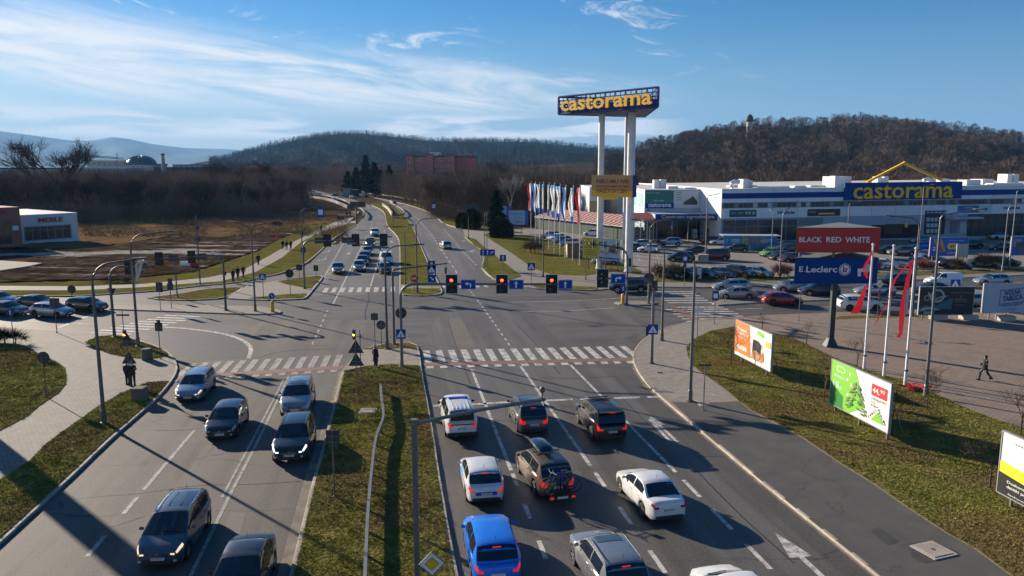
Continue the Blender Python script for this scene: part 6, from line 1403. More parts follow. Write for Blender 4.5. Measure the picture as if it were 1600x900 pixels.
for dx in (-.5, .5): m.tube([(dx, 0, 0), (dx, 0, ZAT(640, 239))], .16, 4)
part('mast', m, darkroof, t); xl = XAT(640, 118, 261)-XAT(640, 184, 261)
m = MB().tube([(xl, 0, ZAT(640, 241)), (6, 0, ZAT(640, 247))], .22, 4).tube([(xl, 0, ZAT(640, 243)), (6, 0, ZAT(640, 249))], .22, 4)
for i in range(14): m.tube([(xl*i/14, 0, ZAT(640, 246.3-6*i/14)), (xl*(i+1)/14, 0, ZAT(640, 248.3-6*(i+1)/14))], .12, 3)
part('jib', m, darkroof, t)
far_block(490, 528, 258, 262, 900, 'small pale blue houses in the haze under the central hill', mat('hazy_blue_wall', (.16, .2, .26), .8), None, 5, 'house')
# ---- big red brick building in the wood
Yb = 470; x0 = XAT(Yb, 636, 261); t = thing('brick_building', 'large red brick block with projecting bays rising above the wood', 'brick building', (x0, Yb, 0))
sc = Yb/1200; rb = noisy('red_brick_far', [(.3, (.44, .125, .10)), (.7, (.58, .19, .15))], .3, .85); zt = ZAT(Yb, 245)
part('wall', MB().b2((0, 0, 0), (74*sc, 16, zt)), rb, t); part('wall', MB().b2((74*sc, 4, 0), (106*sc, 30, zt-.3)), rb, t)
part('roof', MB().b2((-.3, -.3, zt), (74*sc+.3, 16, zt+.6)).b2((74*sc+.3, 3.7, zt-.3), (106*sc+.3, 30, zt+.3)), darkroof, t)
for a_, b_, hh in ((0, 11, .8), (31, 41, 1.2), (62, 74, .9)):
    bq = part('bay', MB().b2((a_*sc, -2.4, 0), (b_*sc, 0.01, zt+hh)), rb, t); part('bay_roof', MB().b2((a_*sc-.2, -2.6, zt+hh), (b_*sc+.2, .2, zt+hh+.5)), darkroof, bq)
    for r_ in range(4):
        for c_ in (.22, .6): xw = (a_+(b_-a_)*c_)*sc; part('window', MB().b2((xw, -2.5, zt-2.6-r_*3.7), (xw+.9, -2.35, zt-.7-r_*3.7)), shopglass, bq)
for r_ in range(4):
    for px in list(range(13, 30, 4))+list(range(43, 61, 4)): part('window', MB().b2((px*sc, -.1, zt-2.8-r_*3.7), (px*sc+.95, .05, zt-.8-r_*3.7)), shopglass, t)
for px in (4, 20, 26, 36, 48, 56, 80, 86, 96, 102): part('chimney', MB().b2((px*sc, 5, zt+.3), (px*sc+.9, 6, zt+2.0)), rb, t)
part('roof_plant', MB().b2((34*sc, 6, zt+.5), (50*sc, 11, zt+2.8)), white_m, t)
# ---- lookout tower on the hill
Yt = 700; t = thing('lookout_tower', 'slender stone lookout tower with dark cap on the wooded hill', 'tower', (XAT(Yt, 1168, 261), Yt, ZAT(Yt, 224)))
hh = ZAT(Yt, 190)-ZAT(Yt, 224); part('shaft', MB().lathe([(3.3, -8), (3.0, 0), (2.5, hh)], 14), noisy('tower_stone', [(.3, (.42, .38, .31)), (.7, (.55, .50, .42))], .5), t, True)
part('gallery', MB().lathe([(3.6, hh), (3.8, hh+1.6), (3.0, hh+1.6), (3.0, hh+2)], 14), darkroof, t, True); part('cap', MB().lathe([(3.0, hh+2), (3.0, hh+3.6), (2.2, hh+5), (.4, hh+6.6)], 14), darkroof, t, True)
# ---- bridge edges, rails, far furniture
def ribbon_wall(pts, h, th, mt, label, cat, name, z0=0.0, rail=False):
    P = smooth_pts(W2(pts), 2); c = P[0]; t = thing(name, label, cat, (c.x, c.y, z0)); m = MB(); Q = [p-c for p in P]
    vs = []
    for i, p in enumerate(Q):
        tt = (Q[min(i+1, len(Q)-1)]-Q[max(i-1, 0)]).normalized(); n_ = Vector((-tt.y, tt.x))*th/2
        a, b = (0, h) if not rail else (h*.62, h)
        vs += [(p.x+n_.x, p.y+n_.y, a), (p.x+n_.x, p.y+n_.y, b), (p.x-n_.x, p.y-n_.y, b), (p.x-n_.x, p.y-n_.y, a)]
    fs = [(i*4+k, i*4+(k+1) % 4, i*4+4+(k+1) % 4, i*4+4+k) for i in range(len(Q)-1) for k in range(4)]+[(0, 1, 2, 3), tuple(len(vs)-4+k for k in (3, 2, 1, 0))]
    part('rail' if rail else 'wall', MB().add(vs, fs), mt, t)
    if rail:
        R_ = resample(Q, 2.0 if (P[0]).length < 100 else 4.0)
        for p in R_: part('post', MB().b2((p.x-.05, p.y-.05, -.1), (p.x+.05, p.y+.05, h*.9)), steel if mt is steel else darksteel, t)
    return t
ribbon_wall([(484, 309), (505, 311.5), (525, 317), (543, 326)], 1.1, .5, concrete, 'pale concrete parapet along the left edge of the bridge', 'parapet', 'bridge_parapet')
ribbon_wall([(489, 305.5), (510, 309.5), (532, 315), (550, 323.5)], 1.6, .2, darksteel, 'dark railing on the left side of the far bridge', 'railing', 'bridge_railing', rail=True)
ribbon_wall([(577, 306), (620, 311.5), (655, 318.5), (678, 326)], 1.6, .2, darksteel, 'dark railing on the outer side of the right far carriageway', 'railing', 'bridge_railing', rail=True)
ribbon_wall([(551, 322), (565, 330), (571, 337), (567, 344)], 1.2, .2, darksteel, 'curved guard rail left of the far oncoming road', 'guard rail', 'guard_rail', rail=True)
ribbon_wall([(609, 320), (620, 325), (634, 335), (628, 341), (614, 341)], 1.1, .2, darksteel, 'curved guard rail round the tip of the far median', 'guard rail', 'guard_rail', rail=True)
ribbon_wall([(598, 322), (606, 327), (613, 338)], 1.0, .5, concrete, 'short pale concrete wall in the far median', 'low wall', 'low_wall')
# near median guard rail with the dent
ribbon_wall([(595, 617), (597, 641), (600, 660), (599, 675), (588, 700), (583, 740), (578, 790), (574, 850), (570, 960)], .64, .13, steel, 'bent galvanised crash barrier running down the near median', 'crash barrier', 'crash_barrier', z0=ZP, rail=True)
# pale shelter and sign backs on the far road
def box_px(name, part_name, px0, px1, top, pyb, label, cat, mt, dep=2.5, split=None):
    g = G(px0, pyb); g1 = G(px1, pyb); t = thing(name, label, cat, (g.x, g.y, 0)); part(part_name, MB().b2((0, 0, 0), (g1.x-g.x, dep, ZAT(g.y, top))), mt, t)
    part('roof', MB().b2((-.2, -.2, ZAT(g.y, top)), (g1.x-g.x+.2, dep+.2, ZAT(g.y, top)+.15)), darkroof, t); return t
q = box_px('bus_shelter', 'wall', 536, 547, 295.5, 307.5, 'pale green glazed shelter beside the far road', 'shelter', mat('shelter_pale', (.30, .38, .36), .4), 4)
q = box_px('kiosk', 'wall', 549, 559, 297, 308, 'dark kiosk with a pale doorway right of the glazed shelter', 'kiosk', darkroof, 4); part('doorway', MB().b2((5, -.05, .1), (6.5, 0, 3.2)), white_m, q)
q = box_px('kiosk', 'wall', 886.5, 906, 381.5, 404, 'brown kiosk with a painted sunlit side at the edge of the lawn beside the flagpoles', 'kiosk', mat('kiosk_brown', (.16, .11, .07), .7), 3.2); g = q.location; part('painted_sun_side', MB().b2((-.04, 0, .05), (0, 3.2, ZAT(g.y, 381.5)-.05)), mat('kiosk_brown_sunlit', (.42, .31, .18), .7), q)  # left side: sunlight painted as a paler copy of the wall brown
# ================================================================ STREET FURNITURE
def disc_pts(r, n=24): return [(r*cos(2*pi*i/n), r*sin(2*pi*i/n)) for i in range(n)]
def shape(kind, s):
    if kind == 'disc': return disc_pts(s/2)
    if kind == 'tri': return [(-s/2, -s*.29), (s/2, -s*.29), (0, s*.58)]
    if kind == 'trid': return [(0, -s*.58), (s/2, s*.29), (-s/2, s*.29)]
    if kind == 'dia': return [(0, -s*.707), (s*.707, 0), (0, s*.707), (-s*.707, 0)]
    if isinstance(kind, tuple): w, h = kind[0]*s, kind[1]*s; return [(-w/2, -h/2), (w/2, -h/2), (w/2, h/2), (-w/2, h/2)]
    return [(-s/2, -s/2), (s/2, -s/2), (s/2, s/2), (-s/2, s/2)]
def plate(name, pts, x, y, z, mt, parent, th=.02, rz=0):
    o = part(name, MB().prism(pts, -th/2, th/2), mt, parent); o.location = (x, y, z); o.rotation_euler = (0, 0, rz); return o
ARW = {'up': [(-.07, -.38), (.07, -.38), (.07, .10), (.20, .10), (0, .38), (-.20, .10), (-.07, .10)],
 'right': [(-.30, -.32), (-.17, -.32), (-.17, .02), (.08, .02), (.08, -.12), (.34, .09), (.08, .30), (.08, .15), (-.22, .15), (-.30, .07)],
 'dn': [(-.26, .18), (-.18, .27), (.14, -.05), (.22, .05), (.27, -.27), (-.05, -.20), (.05, -.13)]}
ARW['left'] = [(-x, z) for x, z in ARW['right']][::-1]
def sign_plate(t, code, x, y, z, s, rz=0):
    """one plate with its print. code: what the photo shows of it"""
    face = -.022
    if code in ('back_disc', 'back_tri', 'back_trid', 'back_sq', 'back_dia') or isinstance(code, tuple) and code[0] == 'back':
        k = {'back_disc': 'disc', 'back_tri': 'tri', 'back_trid': 'trid', 'back_sq': 'sq', 'back_dia': 'dia'}.get(code) if isinstance(code, str) else (code[1], code[2])
        o = plate('sign_plate', shape(k, s), x, y, z, signback, t, rz=rz); part('clamp', MB().b2((-s*.32, -.04, -.02), (s*.32, -.01, .02)), steel, o); return o
    if code == 'cross':
        o = plate('sign_plate', shape('sq', s), x, y, z, signblue, t, rz=rz); plate('triangle', shape('tri', s*.86), 0, face, -s*.08, signwhite, o, .01)
        b = s*.16
        plate('pedestrian', [(-.35*b, -1.3*b), (-.1*b, -1.3*b), (.05*b, -.5*b), (.4*b, -1.3*b), (.65*b, -1.3*b), (.25*b, -.1*b), (.25*b, .6*b), (.1*b, .95*b), (-.1*b, .95*b), (-.3*b, .5*b), (-.45*b, -.1*b), (-.2*b, -.2*b)], 0, face-.008, -s*.10, black, o, .01); return o
    if code in ('up', 'right', 'left', 'dn'):
        o = plate('sign_plate', shape('sq', s), x, y, z, signblue, t, rz=rz); plate('arrow', [(a*s, b*s) for a, b in ARW[code]], 0, face, 0, signwhite, o, .01); return o
    if code in ('lane_left', 'lane_up', 'lane_right'):
        o = plate('sign_plate', shape((1.0, .66), s), x, y, z, signblue, t, rz=rz); plate('border', shape((.96, .62), s), 0, -.012, 0, signwhite, o, .006); plate('blue_field', shape((.93, .59), s), 0, -.018, 0, signblue, o, .006)
        plate('arrow', [(a*s*.66, b*s*.6) for a, b in ARW[code[5:]]], 0, -.028, 0, signwhite, o, .01); return o
    if code in ('round_dn', 'round_up'):
        o = plate('sign_plate', shape('disc', s), x, y, z, signblue, t, rz=rz); plate('arrow', [(a*s*.85, b*s*.85) for a, b in ARW[code[6:]]], 0, face, 0, signwhite, o, .01); return o
    if code == 'noentry':
        o = plate('sign_plate', shape('disc', s), x, y, z, signred, t, rz=rz); plate('bar', shape((.72, .2), s), 0, face, 0, signwhite, o, .01); return o
    if code == 'cycle':
        o = plate('sign_plate', shape('disc', s), x, y, z, signwhite, t, rz=rz); plate('ring', shape('disc', s*.99), 0, .004, 0, black, o, .03)
        plate('wheel_mark', shape('disc', s*.24), -s*.17, face, -s*.08, black, o, .01); plate('wheel_mark', shape('disc', s*.24), s*.17, face, -s*.08, black, o, .01); plate('bar_mark', shape((.4, .06), s), 0, face-.004, s*.1, black, o, .01); return o
    if code == 'cyclepath':
        o = plate('sign_plate', shape('disc', s), x, y, z, signblue, t, rz=rz); plate('wheel_mark', shape('disc', s*.22), -s*.2, face, -s*.12, signwhite, o, .01); plate('wheel_mark', shape('disc', s*.22), s*.2, face, -s*.12, signwhite, o, .01); plate('bar_mark', shape((.4, .07), s), 0, face-.004, s*.06, signwhite, o, .01); plate('divider', shape((.05, .9), s), 0, face-.006, 0, signwhite, o, .01); return o
    if code == 'priority':
        o = plate('sign_plate', shape('dia', s), x, y, z, black, t, rz=rz); plate('white_field', shape('dia', s*.93), 0, -.014, 0, signwhite, o, .008); plate('black_line', shape('dia', s*.56), 0, -.020, 0, black, o, .006); plate('yellow_field', shape('dia', s*.50), 0, -.026, 0, signyellow, o, .006); return o
    if code == 'lanes3':
        o = plate('sign_plate', shape((1.9, .8), s), x, y, z, signblue, t, rz=rz)
        for i, k in enumerate(('up', 'up', 'right')): plate('arrow', [(a*s*.62, b*s*.8) for a, b in ARW[k]], (i-1)*s*.58, face, 0, signwhite, o, .01)
        return o
    if code == 'yellow_dia_s':
        o = plate('sign_plate', shape('dia', s), x, y, z, signwhite, t, rz=rz); plate('yellow_field', shape('dia', s*.6), 0, face, 0, signyellow, o, .01); return o
    if code == 'purple': return plate('sign_plate', shape('dia', s), x, y, z, mat('sign_purple', (.30, .06, .36), .5), t, rz=rz)
    if code == 'bus': o = plate('sign_plate', shape((.7, 1.0), s), x, y, z, signblue, t, rz=rz); plate('white_field', shape((.45, .5), s), 0, face, 0, signwhite, o, .01); return o
    if code == 'white': return plate('sign_plate', shape((1.2, .55), s), x, y, z, signwhite, t, rz=rz)
def sign_post(px, pb, items, label, zb=ZP, rz=0, r=.035, top=None, cat='road sign', name='road_sign', mt=None):
    """items: (code, photo row of the centre, size in metres)"""
    g = G(px, pb, zb); t = thing(name, label, cat, g, rz); hs_ = [ZAT(g.y, row)-zb for _, row, _ in items]; ht = max(h+s*.45 for h, (_, _, s) in zip(hs_, items)) if top is None else ZAT(g.y, top)-zb
    part('pole', MB().lathe([(r, -.05), (r, ht)], 8), mt or darksteel, t, True); part('pole_foot', MB().lathe([(r*2, 0), (r*2, .05), (r, .08)], 8), darksteel, t)
    for (c, row, s), h in zip(items, hs_):
        bk = isinstance(c, tuple) or c.startswith('back'); sign_plate(t, c, 0, (r+.03) if bk else -(r+.03), h, s)
    return t
def curve_pts(r0, h, L_, rad=1.3, rise=.0, n=7):
    """pole up to h with a quarter bend of radius rad into an arm reaching L_"""
    return [(0, 0, h-rad)]+[(rad-rad*cos(a), 0, h-rad+rad*sin(a)) for a in [pi/2*i/n for i in range(1, n+1)]]+[(L_, 0, h+rise)]
def lamp(px, pb, top, aim, label, arms=((1.6, 0.0),), z=ZP, r=.09, style='curve', mt=None, group=None, name='street_lamp', sq=False):
    """street lamp: aim = compass bearing of the first arm in degrees, arms = (reach, bearing offset)"""
    g = G(px, pb, z); h = ZAT(g.y, top)-z; a = radians(90-aim); t = thing(name, label, 'street lamp', g, a, group); mt = mt or darksteel
    rad = 1.1 if style == 'curve' else .25
    part('base_flange', MB().lathe([(r*2.0, -.05), (r*2.0, .06), (r*1.3, .08), (r*1.3, .7), (r, .8)], 10), mt, t); part('pole', MB().lathe([(r, 0), (r*.62, h-rad)], 10), mt, t, True)
    for L_, off in arms:
        P = curve_pts(0, h, L_, rad, .12 if style == 'curve' else .25); Mz = Matrix.Rotation(radians(off), 3, 'Z'); P = [tuple(Mz @ Vector(p)) for p in P]
        ar = part('arm', MB().tube(P, r*.5, 7), mt, t, True); e = Vector(P[-1]); d = (Mz @ Vector((1, 0, .08))).normalized()
        hd = MB(); q = e+d*.05; M4 = Matrix.Rotation(radians(off), 3, 'Z'); hd.box(tuple(e+d*.32), (.68, .26, .11), 0, M4); hd.box(tuple(e+d*.05), (.22, .16, .14), 0, M4)
        ho = part('lamp_head', hd, signback if mt is darksteel else steel, t); part('lens', MB().box(tuple(e+d*.38-Vector((0, 0, .065))), (.42, .2, .03), 0, M4), lamp_glass, ho)
    return t
def signal_head(parent, x, y, z, s=1.0, face='f', lit=None, board=True, rz=0, name='signal_head'):
    """three-lens traffic light; face 'f' towards the camera, 'b' seen from behind, 's' side on"""
    e = bpy.data.objects.new(name, MB().b2((-.15*s, -.14*s, -.5*s), (.15*s, .10*s, .5*s)).mesh('signal_housing')); e.data.materials.append(black); link(e, parent); e.location = (x, y, z)
    e.rotation_euler = (0, 0, rz+{'f': 0, 'b': pi, 's': pi/2}[face])
    if board:
        part('white_border', MB().b2((-.45*s, .02, -.73*s), (.45*s, .05, .73*s)), signwhite if face == 'f' else blackm, e); part('backboard', MB().b2((-.42*s, -.01, -.70*s), (.42*s, .019, .70*s)), blackm, e)
    for i, (c, off) in enumerate((('r', .32), ('a', 0), ('g', -.32))):
        mt = (lamp_red if c == 'r' else lamp_amber) if lit and c in lit else lamp_off
        part('lens', MB().lathe([(.125*s, -.155*s), (.125*s, -.145*s)], 16, (0, 0, off*s), 'y'), mt, e)
        m = MB(); n = 8
        for k in range(n):
            a0 = pi*k/n-.1; a1 = pi*(k+1)/n-.1; m.add([(.14*s*cos(a0), -.15*s, off*s+.14*s*sin(a0)), (.14*s*cos(a1), -.15*s, off*s+.14*s*sin(a1)), (.14*s*cos(a1), -.38*s, off*s+.13*s*sin(a1)), (.14*s*cos(a0), -.38*s, off*s+.13*s*sin(a0))], [(0, 1, 2, 3)])
        part('visor', m, black, e)
    return e
def gantry(px, pb, arm_row, aim, reach, items, label, r=.11, mt=steel, z=ZP, low=(), rise=.0, rad=1.0, square=False):
    """signal mast. items: (distance along the arm, what, option); low: (height, what, option) fixed to the pole"""
    g = G(px, pb, z); h = ZAT(g.y, arm_row)-z; a = radians(90-aim); t = thing('signal_mast', label, 'signal mast', g, a)
    part('base_flange', MB().lathe([(r*2.2, -.05), (r*2.2, .05), (r*1.4, .08), (r*1.2, .5)], 12), mt, t); part('pole', MB().lathe([(r*1.15, 0), (r, h-rad)], 12), mt, t, True)
    part('arm', MB().tube(curve_pts(0, h, reach, rad, rise, 9), [r]*10+[r*.6], 10), mt, t, True)
    for d, what, opt in items:
        zz_ = h+rise*d/reach
        if what == 'sig': signal_head(t, d, 0, zz_, opt.get('s', 1.0), opt.get('face', 'f'), opt.get('lit'), True, -a)
        elif what == 'sign': sign_plate(t, opt['code'], d, 0, zz_, opt['s'], -a).location = (Vector((d, 0, zz_))+(Vector((sin(-a)*.16, -cos(-a)*.16, 0)) if not isinstance(opt['code'], tuple) else Vector((0, 0, 0))))
        elif what == 'lampbox': part('detector', MB().b2((d-.09, -.12, zz_+.05), (d+.09, .12, zz_+.35)), blackm, t)
    for hh, what, opt in low:
        if what == 'sig': signal_head(t, opt.get('x', 0), 0, hh, opt.get('s', .8), opt.get('face', 's'), opt.get('lit'), False, -a)
        else: 
            o = sign_plate(t, what, 0, 0, hh, opt['s'], -a); bk = isinstance(what, tuple) or what.startswith('back'); k = .14 if bk else -.14
            o.location = Vector((-sin(-a)*k, cos(-a)*k, hh))
    return t
# ---- signal masts
ga = G(628, 573)
def reach_to(px, Yd, x0): return XAT(Yd, px, 445)-x0
Y1 = ga.y; x1 = ga.x; R1 = lambda px: XAT(Y1, px, 445)-x1
gantry(628, 573, 444, 90, R1(891), [(R1(705), 'sig', dict(lit='r')), (R1(731), 'sign', dict(code='lane_left', s=1.1)), (R1(783), 'sig', dict(lit='r')), (R1(805), 'sign', dict(code='lane_up', s=1.1)), (R1(860), 'sig', dict(lit='r')), (R1(881), 'sign', dict(code='lane_up', s=1.05))],
  'grey signal mast in the near median whose long arm carries three red lights', low=((2.55, 'cross', dict(s=.72)), (4.1, 'back_disc', dict(s=.85)), (4.9, 'sig', dict(s=.6, face='b', x=.0))))
gb = G(1018, 568); R2 = lambda px: gb.x-XAT(gb.y, px, 445)
gantry(1018, 568, 435, -90, R2(932), [(R2(942), 'sig', dict(lit=None)), (R2(966), 'sign', dict(code='lane_right', s=1.15))], 'grey signal mast on the right pavement with one signal and a right arrow plate', low=((2.7, 'cross', dict(s=.78)), (2.55, 'sig', dict(s=.7, face='s', x=.45)), (6.0, ('back', .7, .95), dict(s=.9))))
gc = G(652.5, 912); t = thing('camera_mast', 'square grey mast with a rising arm and small detector, cut by the bottom edge', 'mast', (gc.x, gc.y, ZP)); h_ = ZAT(gc.y, 657)-ZP
part('pole', MB().b2((-.09, -.09, -.05), (.09, .09, h_)), steel, t); part('cap', MB().b2((-.11, -.11, h_), (.11, .11, h_+.05)), steel, t); xe_ = XAT(gc.y+.8, 851, 622)-gc.x; ze_ = ZAT(gc.y+.8, 624)-ZP
part('arm', MB().tube([(0, 0, h_-.12), (xe_*.5, .4, (h_+ze_)/2), (xe_, .8, ze_)], .07, 8), steel, t, True); part('detector', MB().b2((xe_-.55, .7, ze_-.02), (xe_+.05, .9, ze_+.03)).b2((xe_-.12, .74, ze_), (xe_-.06, .8, ze_+.25)).lathe([(.05, ze_+.25), (.10, ze_+.3), (.10, ze_+.42), (.05, ze_+.48)], 10, (xe_-.09, .77, 0)), darksteel, t)
gd = G(674, 955); sp = sign_post(676, 952, [('priority', 879, .62)], 'yellow and white priority diamond by the square mast at the bottom edge', ZP, radians(8), .04)
ge = G(353, 485); R3 = lambda px: ge.x-XAT(ge.y, px, 400)
gantry(353, 485, 399, -91, R3(246), [(R3(300), 'sig', dict(face='b', s=.9)), (R3(250), 'sig', dict(face='b', s=.95)), (R3(316), 'sign', dict(code=('back', 1.1, .75), s=.85)), (R3(272), 'sign', dict(code=('back', 1.2, .75), s=.85))], 'signal mast with bent arm over the left street, signals seen from behind', mt=darksteel, low=((3.9, 'back_sq', dict(s=.4)), (1.9, 'sig', dict(s=.6, face='s'))), rise=-.35)
gf = G(179, 526); R4 = lambda px: XAT(gf.y, px, 415)-gf.x
gantry(179, 526, 417, 88, R4(240), [(R4(202), 'sig', dict(face='b', s=1.0)), (R4(221), 'sign', dict(code=('back', 1.2, .6), s=.8))], 'signal mast on the small lawn left, one arm over the street', mt=darksteel, low=((4.1, 'back_trid', dict(s=.8)),), rise=.1)
gg = G(476, 451); R5 = lambda px: XAT(gg.y, px, 374)-gg.x
gantry(476, 451, 376, 90, R5(602), [(R5(500), 'sign', dict(code=('back', 1.5, .8), s=.9)), (R5(511), 'sig', dict(face='b', s=1.05)), (R5(542), 'sign', dict(code=('back', 1.5, .8), s=.9)), (R5(555), 'sig', dict(face='b', s=1.05)), (R5(598.5), 'sig', dict(face='b', s=1.05))], 'far signal mast left of the queues, its arm reaching over the far lanes', mt=steel, low=((4.8, ('back', .8, .9), dict(s=.75)), (2.9, 'back_sq', dict(s=.35))), rise=.1)
gh = G(616, 538); t = gantry(616, 538, 421, 83, 4.6, [], 'slim square mast with a short arm beside the tall lamp in the median', mt=darksteel, r=.09, rise=.45, rad=.25); e = signal_head(t, 4.45, 0, ZAT(gh.y, 421)-ZP-.1, .55, 'f', None, False, -radians(7))
gi = G(979, 475); h_ = ZAT(gi.y, 384)-ZP; t = gantry(979, 475, 386, -115, 4.9, [(1.4, 'sig', dict(face='s', s=.7)), (3.0, 'sig', dict(face='s', s=.7)), (4.4, 'sig', dict(face='s', s=.7))], 'tall bent signal mast on the small island near the sign tower legs', mt=steel, rise=.6, rad=1.4, low=((4.6, 'sig', dict(s=.9, face='b', x=-.3)),))
# ---- lamps
lamp(163, 661, 412, 60, 'tall street lamp on the left verge, nearest the camera', ((2.2, 0),), r=.12)
lamp(216, 541, 366, 62, 'street lamp with hanging tinsel decoration above the left lawn', ((3.1, 0),), r=.12)
g = G(216, 541, ZP); t = thing('tinsel_decoration', 'pale tinsel star decoration fixed to the street lamp on the left', 'decoration', (g.x+.25, g.y-.2, ZAT(g.y, 448)))
for k in range(16):
    a = random.uniform(-.5, .5); part('garland', MB().tube([(0, 0, 0), (.35+a*.6, 0, 1.1+a), (.55+a, .1*a, 2.1+a*.8), (.9+a*.8, 0, 2.2-a*.9)], .014, 3), mat('tinsel', (.62, .60, .55), .4), t)
lamp(399, 486, 350, -80, 'double armed street lamp on the left traffic island', ((1.6, 0), (1.6, 180)), r=.11)
lamp(472, 389, 326, 75, 'single street lamp beside the cycle path left of the queues', ((2.0, 0),), r=.11)
lamp(605, 545, 384, -85, 'tall twin street lamp rising from the tip of the near median', ((2.4, 0), (2.6, 180)), r=.12)
lamp(634, 447, 353, 78, 'plain tall pole lamp in the far median by the no entry sign', ((.5, 0),), r=.09)
lamp(652, 457, 342, -90, 'twin street lamp with wide bent arms in the far median', ((2.0, 0), (2.6, 180)), r=.11)
lamp(614, 356, 321, -90, 'twin street lamp farther up the far median', ((2.5, 0), (2.5, 180)), r=.11)
for px, pb, top, lab in ((732, 374, 330, 'lamp post at the side road mouth right of the far road'), (572, 306, 281, 'lamp post behind the bridge left of the row on the right'), (591, 308, 279, 'first lamp of the row along the far railing'), (612, 313, 280, 'second lamp of the row along the far railing'), (634, 316, 278, 'third lamp of the row along the far railing'), (652, 320, 279, 'fourth lamp of the row along the far railing'), (538, 304, 278, 'lamp post left of the pale shelter on the far road'), (549, 306, 279, 'lamp post right of the pale shelter on the far road'), (695, 332, 303, 'lamp post above the blue plate on the far footpath')):
    lamp(px, pb, top, -80, lab, ((1.8, 0),), r=.10, group='lamp posts along the far road', mt=steel)
lamp(757.5, 417, 334, 0, 'left one of two slim poles beside the lane arrows sign', ((.3, 0),), r=.07); lamp(761, 419, 333, 0, 'right one of two slim poles beside the lane arrows sign', ((.3, 0),), r=.07)
lamp(848.5, 432, 332, 10, 'tall dark pole in front of the flag row', ((.3, 0),), r=.10)
lamp(1013, 474, 345, -90, 'double armed lamp on the island in front of the garden centre', ((1.5, 0), (1.5, 180)), r=.12)
lamp(1034, 532, 378, -115, 'tall lamp on the paved corner behind the crossing sign', ((.8, 0),), r=.12)
lamp(1078, 627, 392, -100, 'grey curved street lamp at the edge of the paved corner', ((1.9, 0),), r=.12, mt=steel)
lamp(1102, 407, 306, 60, 'car park lamp with concrete foot beside the red minibus', ((2.0, 0),), r=.12, mt=steel, style='flat')
lamp(915, 437, 378, 0, 'slim pole with small camera in front of the yellow billboard', ((.3, 0),), r=.07, mt=steel)
lamp(946, 424, 380, -90, 'short pole lamp in front of the right half of the yellow billboard', ((.4, 0),), r=.09)
lamp(1218, 433, 326, 60, 'car park lamp left of the red panel', ((1.7, 0),), r=.11, mt=steel)
lamp(1322, 400, 318, 60, 'car park lamp whose head shows above the red panel', ((2.4, 0),), r=.11, mt=steel, style='flat')
lamp(1425, 494, 340, -80, 'brown-grey curved lamp right of the flagpoles', ((2.6, 0),), r=.12)
lamp(1446, 619, 336, 65, 'tallest near lamp in front of the dark billboard', ((3.2, 0),), r=.11, mt=steel, style='flat')
lamp(1435, 398, 291, 75, 'thin tall lamp crossing the big yellow store letters', ((1.5, 0),), r=.10, mt=steel, style='flat')
lamp(1566, 424, 318, 70, 'curved car park lamp right of the blue price billboard', ((2.9, 0),), r=.12, mt=steel)
lamp(1577, 420, 298, 70, 'tall straight lamp left of the right blue billboard', ((2.6, 0),), r=.12, mt=steel, style='flat')
lamp(1205, 400, 330, 0, 'thin lamp post in front of the black store poster', ((1.2, 0),), r=.10, mt=steel)
lamp(800+69, 366, 301, 60, 'slim lamp behind the flag row', ((1.5, 0),), r=.1, mt=steel)
# ---- signs
sign_post(73, 621, [('back_disc', 559, .8), (('back', .35, .6), 570, .5)], 'round grey sign back on the left lawn')
sign_post(22, 540, [('round_up', 488, .62)], 'round blue sign with white arrows at the left edge')
sign_post(89, 520, [(('back', .9, .7), 472, 1.0)], 'slim post with dark signal head before the grey hatchback', cat='signal post', name='signal_post')
sign_post(113, 470, [('back_disc', 452, .95)], 'round grey sign back on the far verge of the left street')
sign_post(194, 527, [(('back', 1.3, .18), 492.5, .9)], 'blue street name plate post on the small left lawn', name='street_name_sign')
sign_post(251, 561, [(('back', .62, .72), 511, .95), ('back_sq', 503, .3)], 'square dark signal back on a post at the left zebra corner', cat='signal post', name='signal_post')
for px, pb, lab, lit in ((204, 603, 'pair of warning triangle backs under an amber light beside the couple', True), (558, 617, 'pair of warning triangle backs under an amber light on the near median', True)):
    rows = (530, 558) if px < 400 else (541, 561); sc_ = 1.02 if px < 400 else 1.05
    t = sign_post(px, pb, [('back_tri', rows[0]+4, sc_), ('back_tri', rows[1]+4, sc_)], lab, top=524 if px < 400 else 524, name='warning_sign')
    g = G(px, pb, ZP); zz_ = ZAT(g.y, 522)-ZP; signal_head(t, -.05, -.12, zz_, .62, 'f', 'a', False, name='amber_signal')
sign_post(564, 583, [(('back', .2, .5), 526, .6)], 'thin dark post behind the amber light on the median tip', top=516, cat='post', name='post')
sign_post(586, 538, [(('back', .62, .62), 495, .95)], 'square grey sign back in the tip of the near median')
sign_post(596, 541, [('back_disc', 508, .78)], 'round grey sign back beside the median lamps')
sign_post(523, 777, [(('back', 1.0, .9), 682, .62), (('back', .72, .45), 697, .62)], 'double grey sign back standing on the near median beside the road')
sign_post(1099, 641, [(('back', 1.9, .32), 571, .42)], 'blue-grey direction arrow sign pointing right on the corner', name='direction_sign', mt=steel)
sign_post(1116, 506, [('bus', 462, .9)], 'blue plate and dark signal on the post by the right crossing', top=455, name='signal_post', cat='signal post')
sign_post(1089, 530, [('white', 485, .8)], 'small pale plate on a thin post left of the right crossing', mt=steel)
sign_post(1069, 447, [('bus', 404, .9), (('back', .5, 1.2), 412, .8)], 'blue plate with red signal back by the car park corner')
sign_post(1132, 471, [(('back', 1.4, .45), 429, .8)], 'dark signal seen from above on the right street median', cat='signal post', name='signal_post')
sign_post(1248, 501, [('bus', 455, .4)], 'pale thin sign post on the plaza edge before the dark SUV', mt=steel)
sign_post(1371, 493, [('yellow_dia_s', 444, .55), ('purple', 456, .4)], 'small yellow and purple diamond signs between the flagpoles')
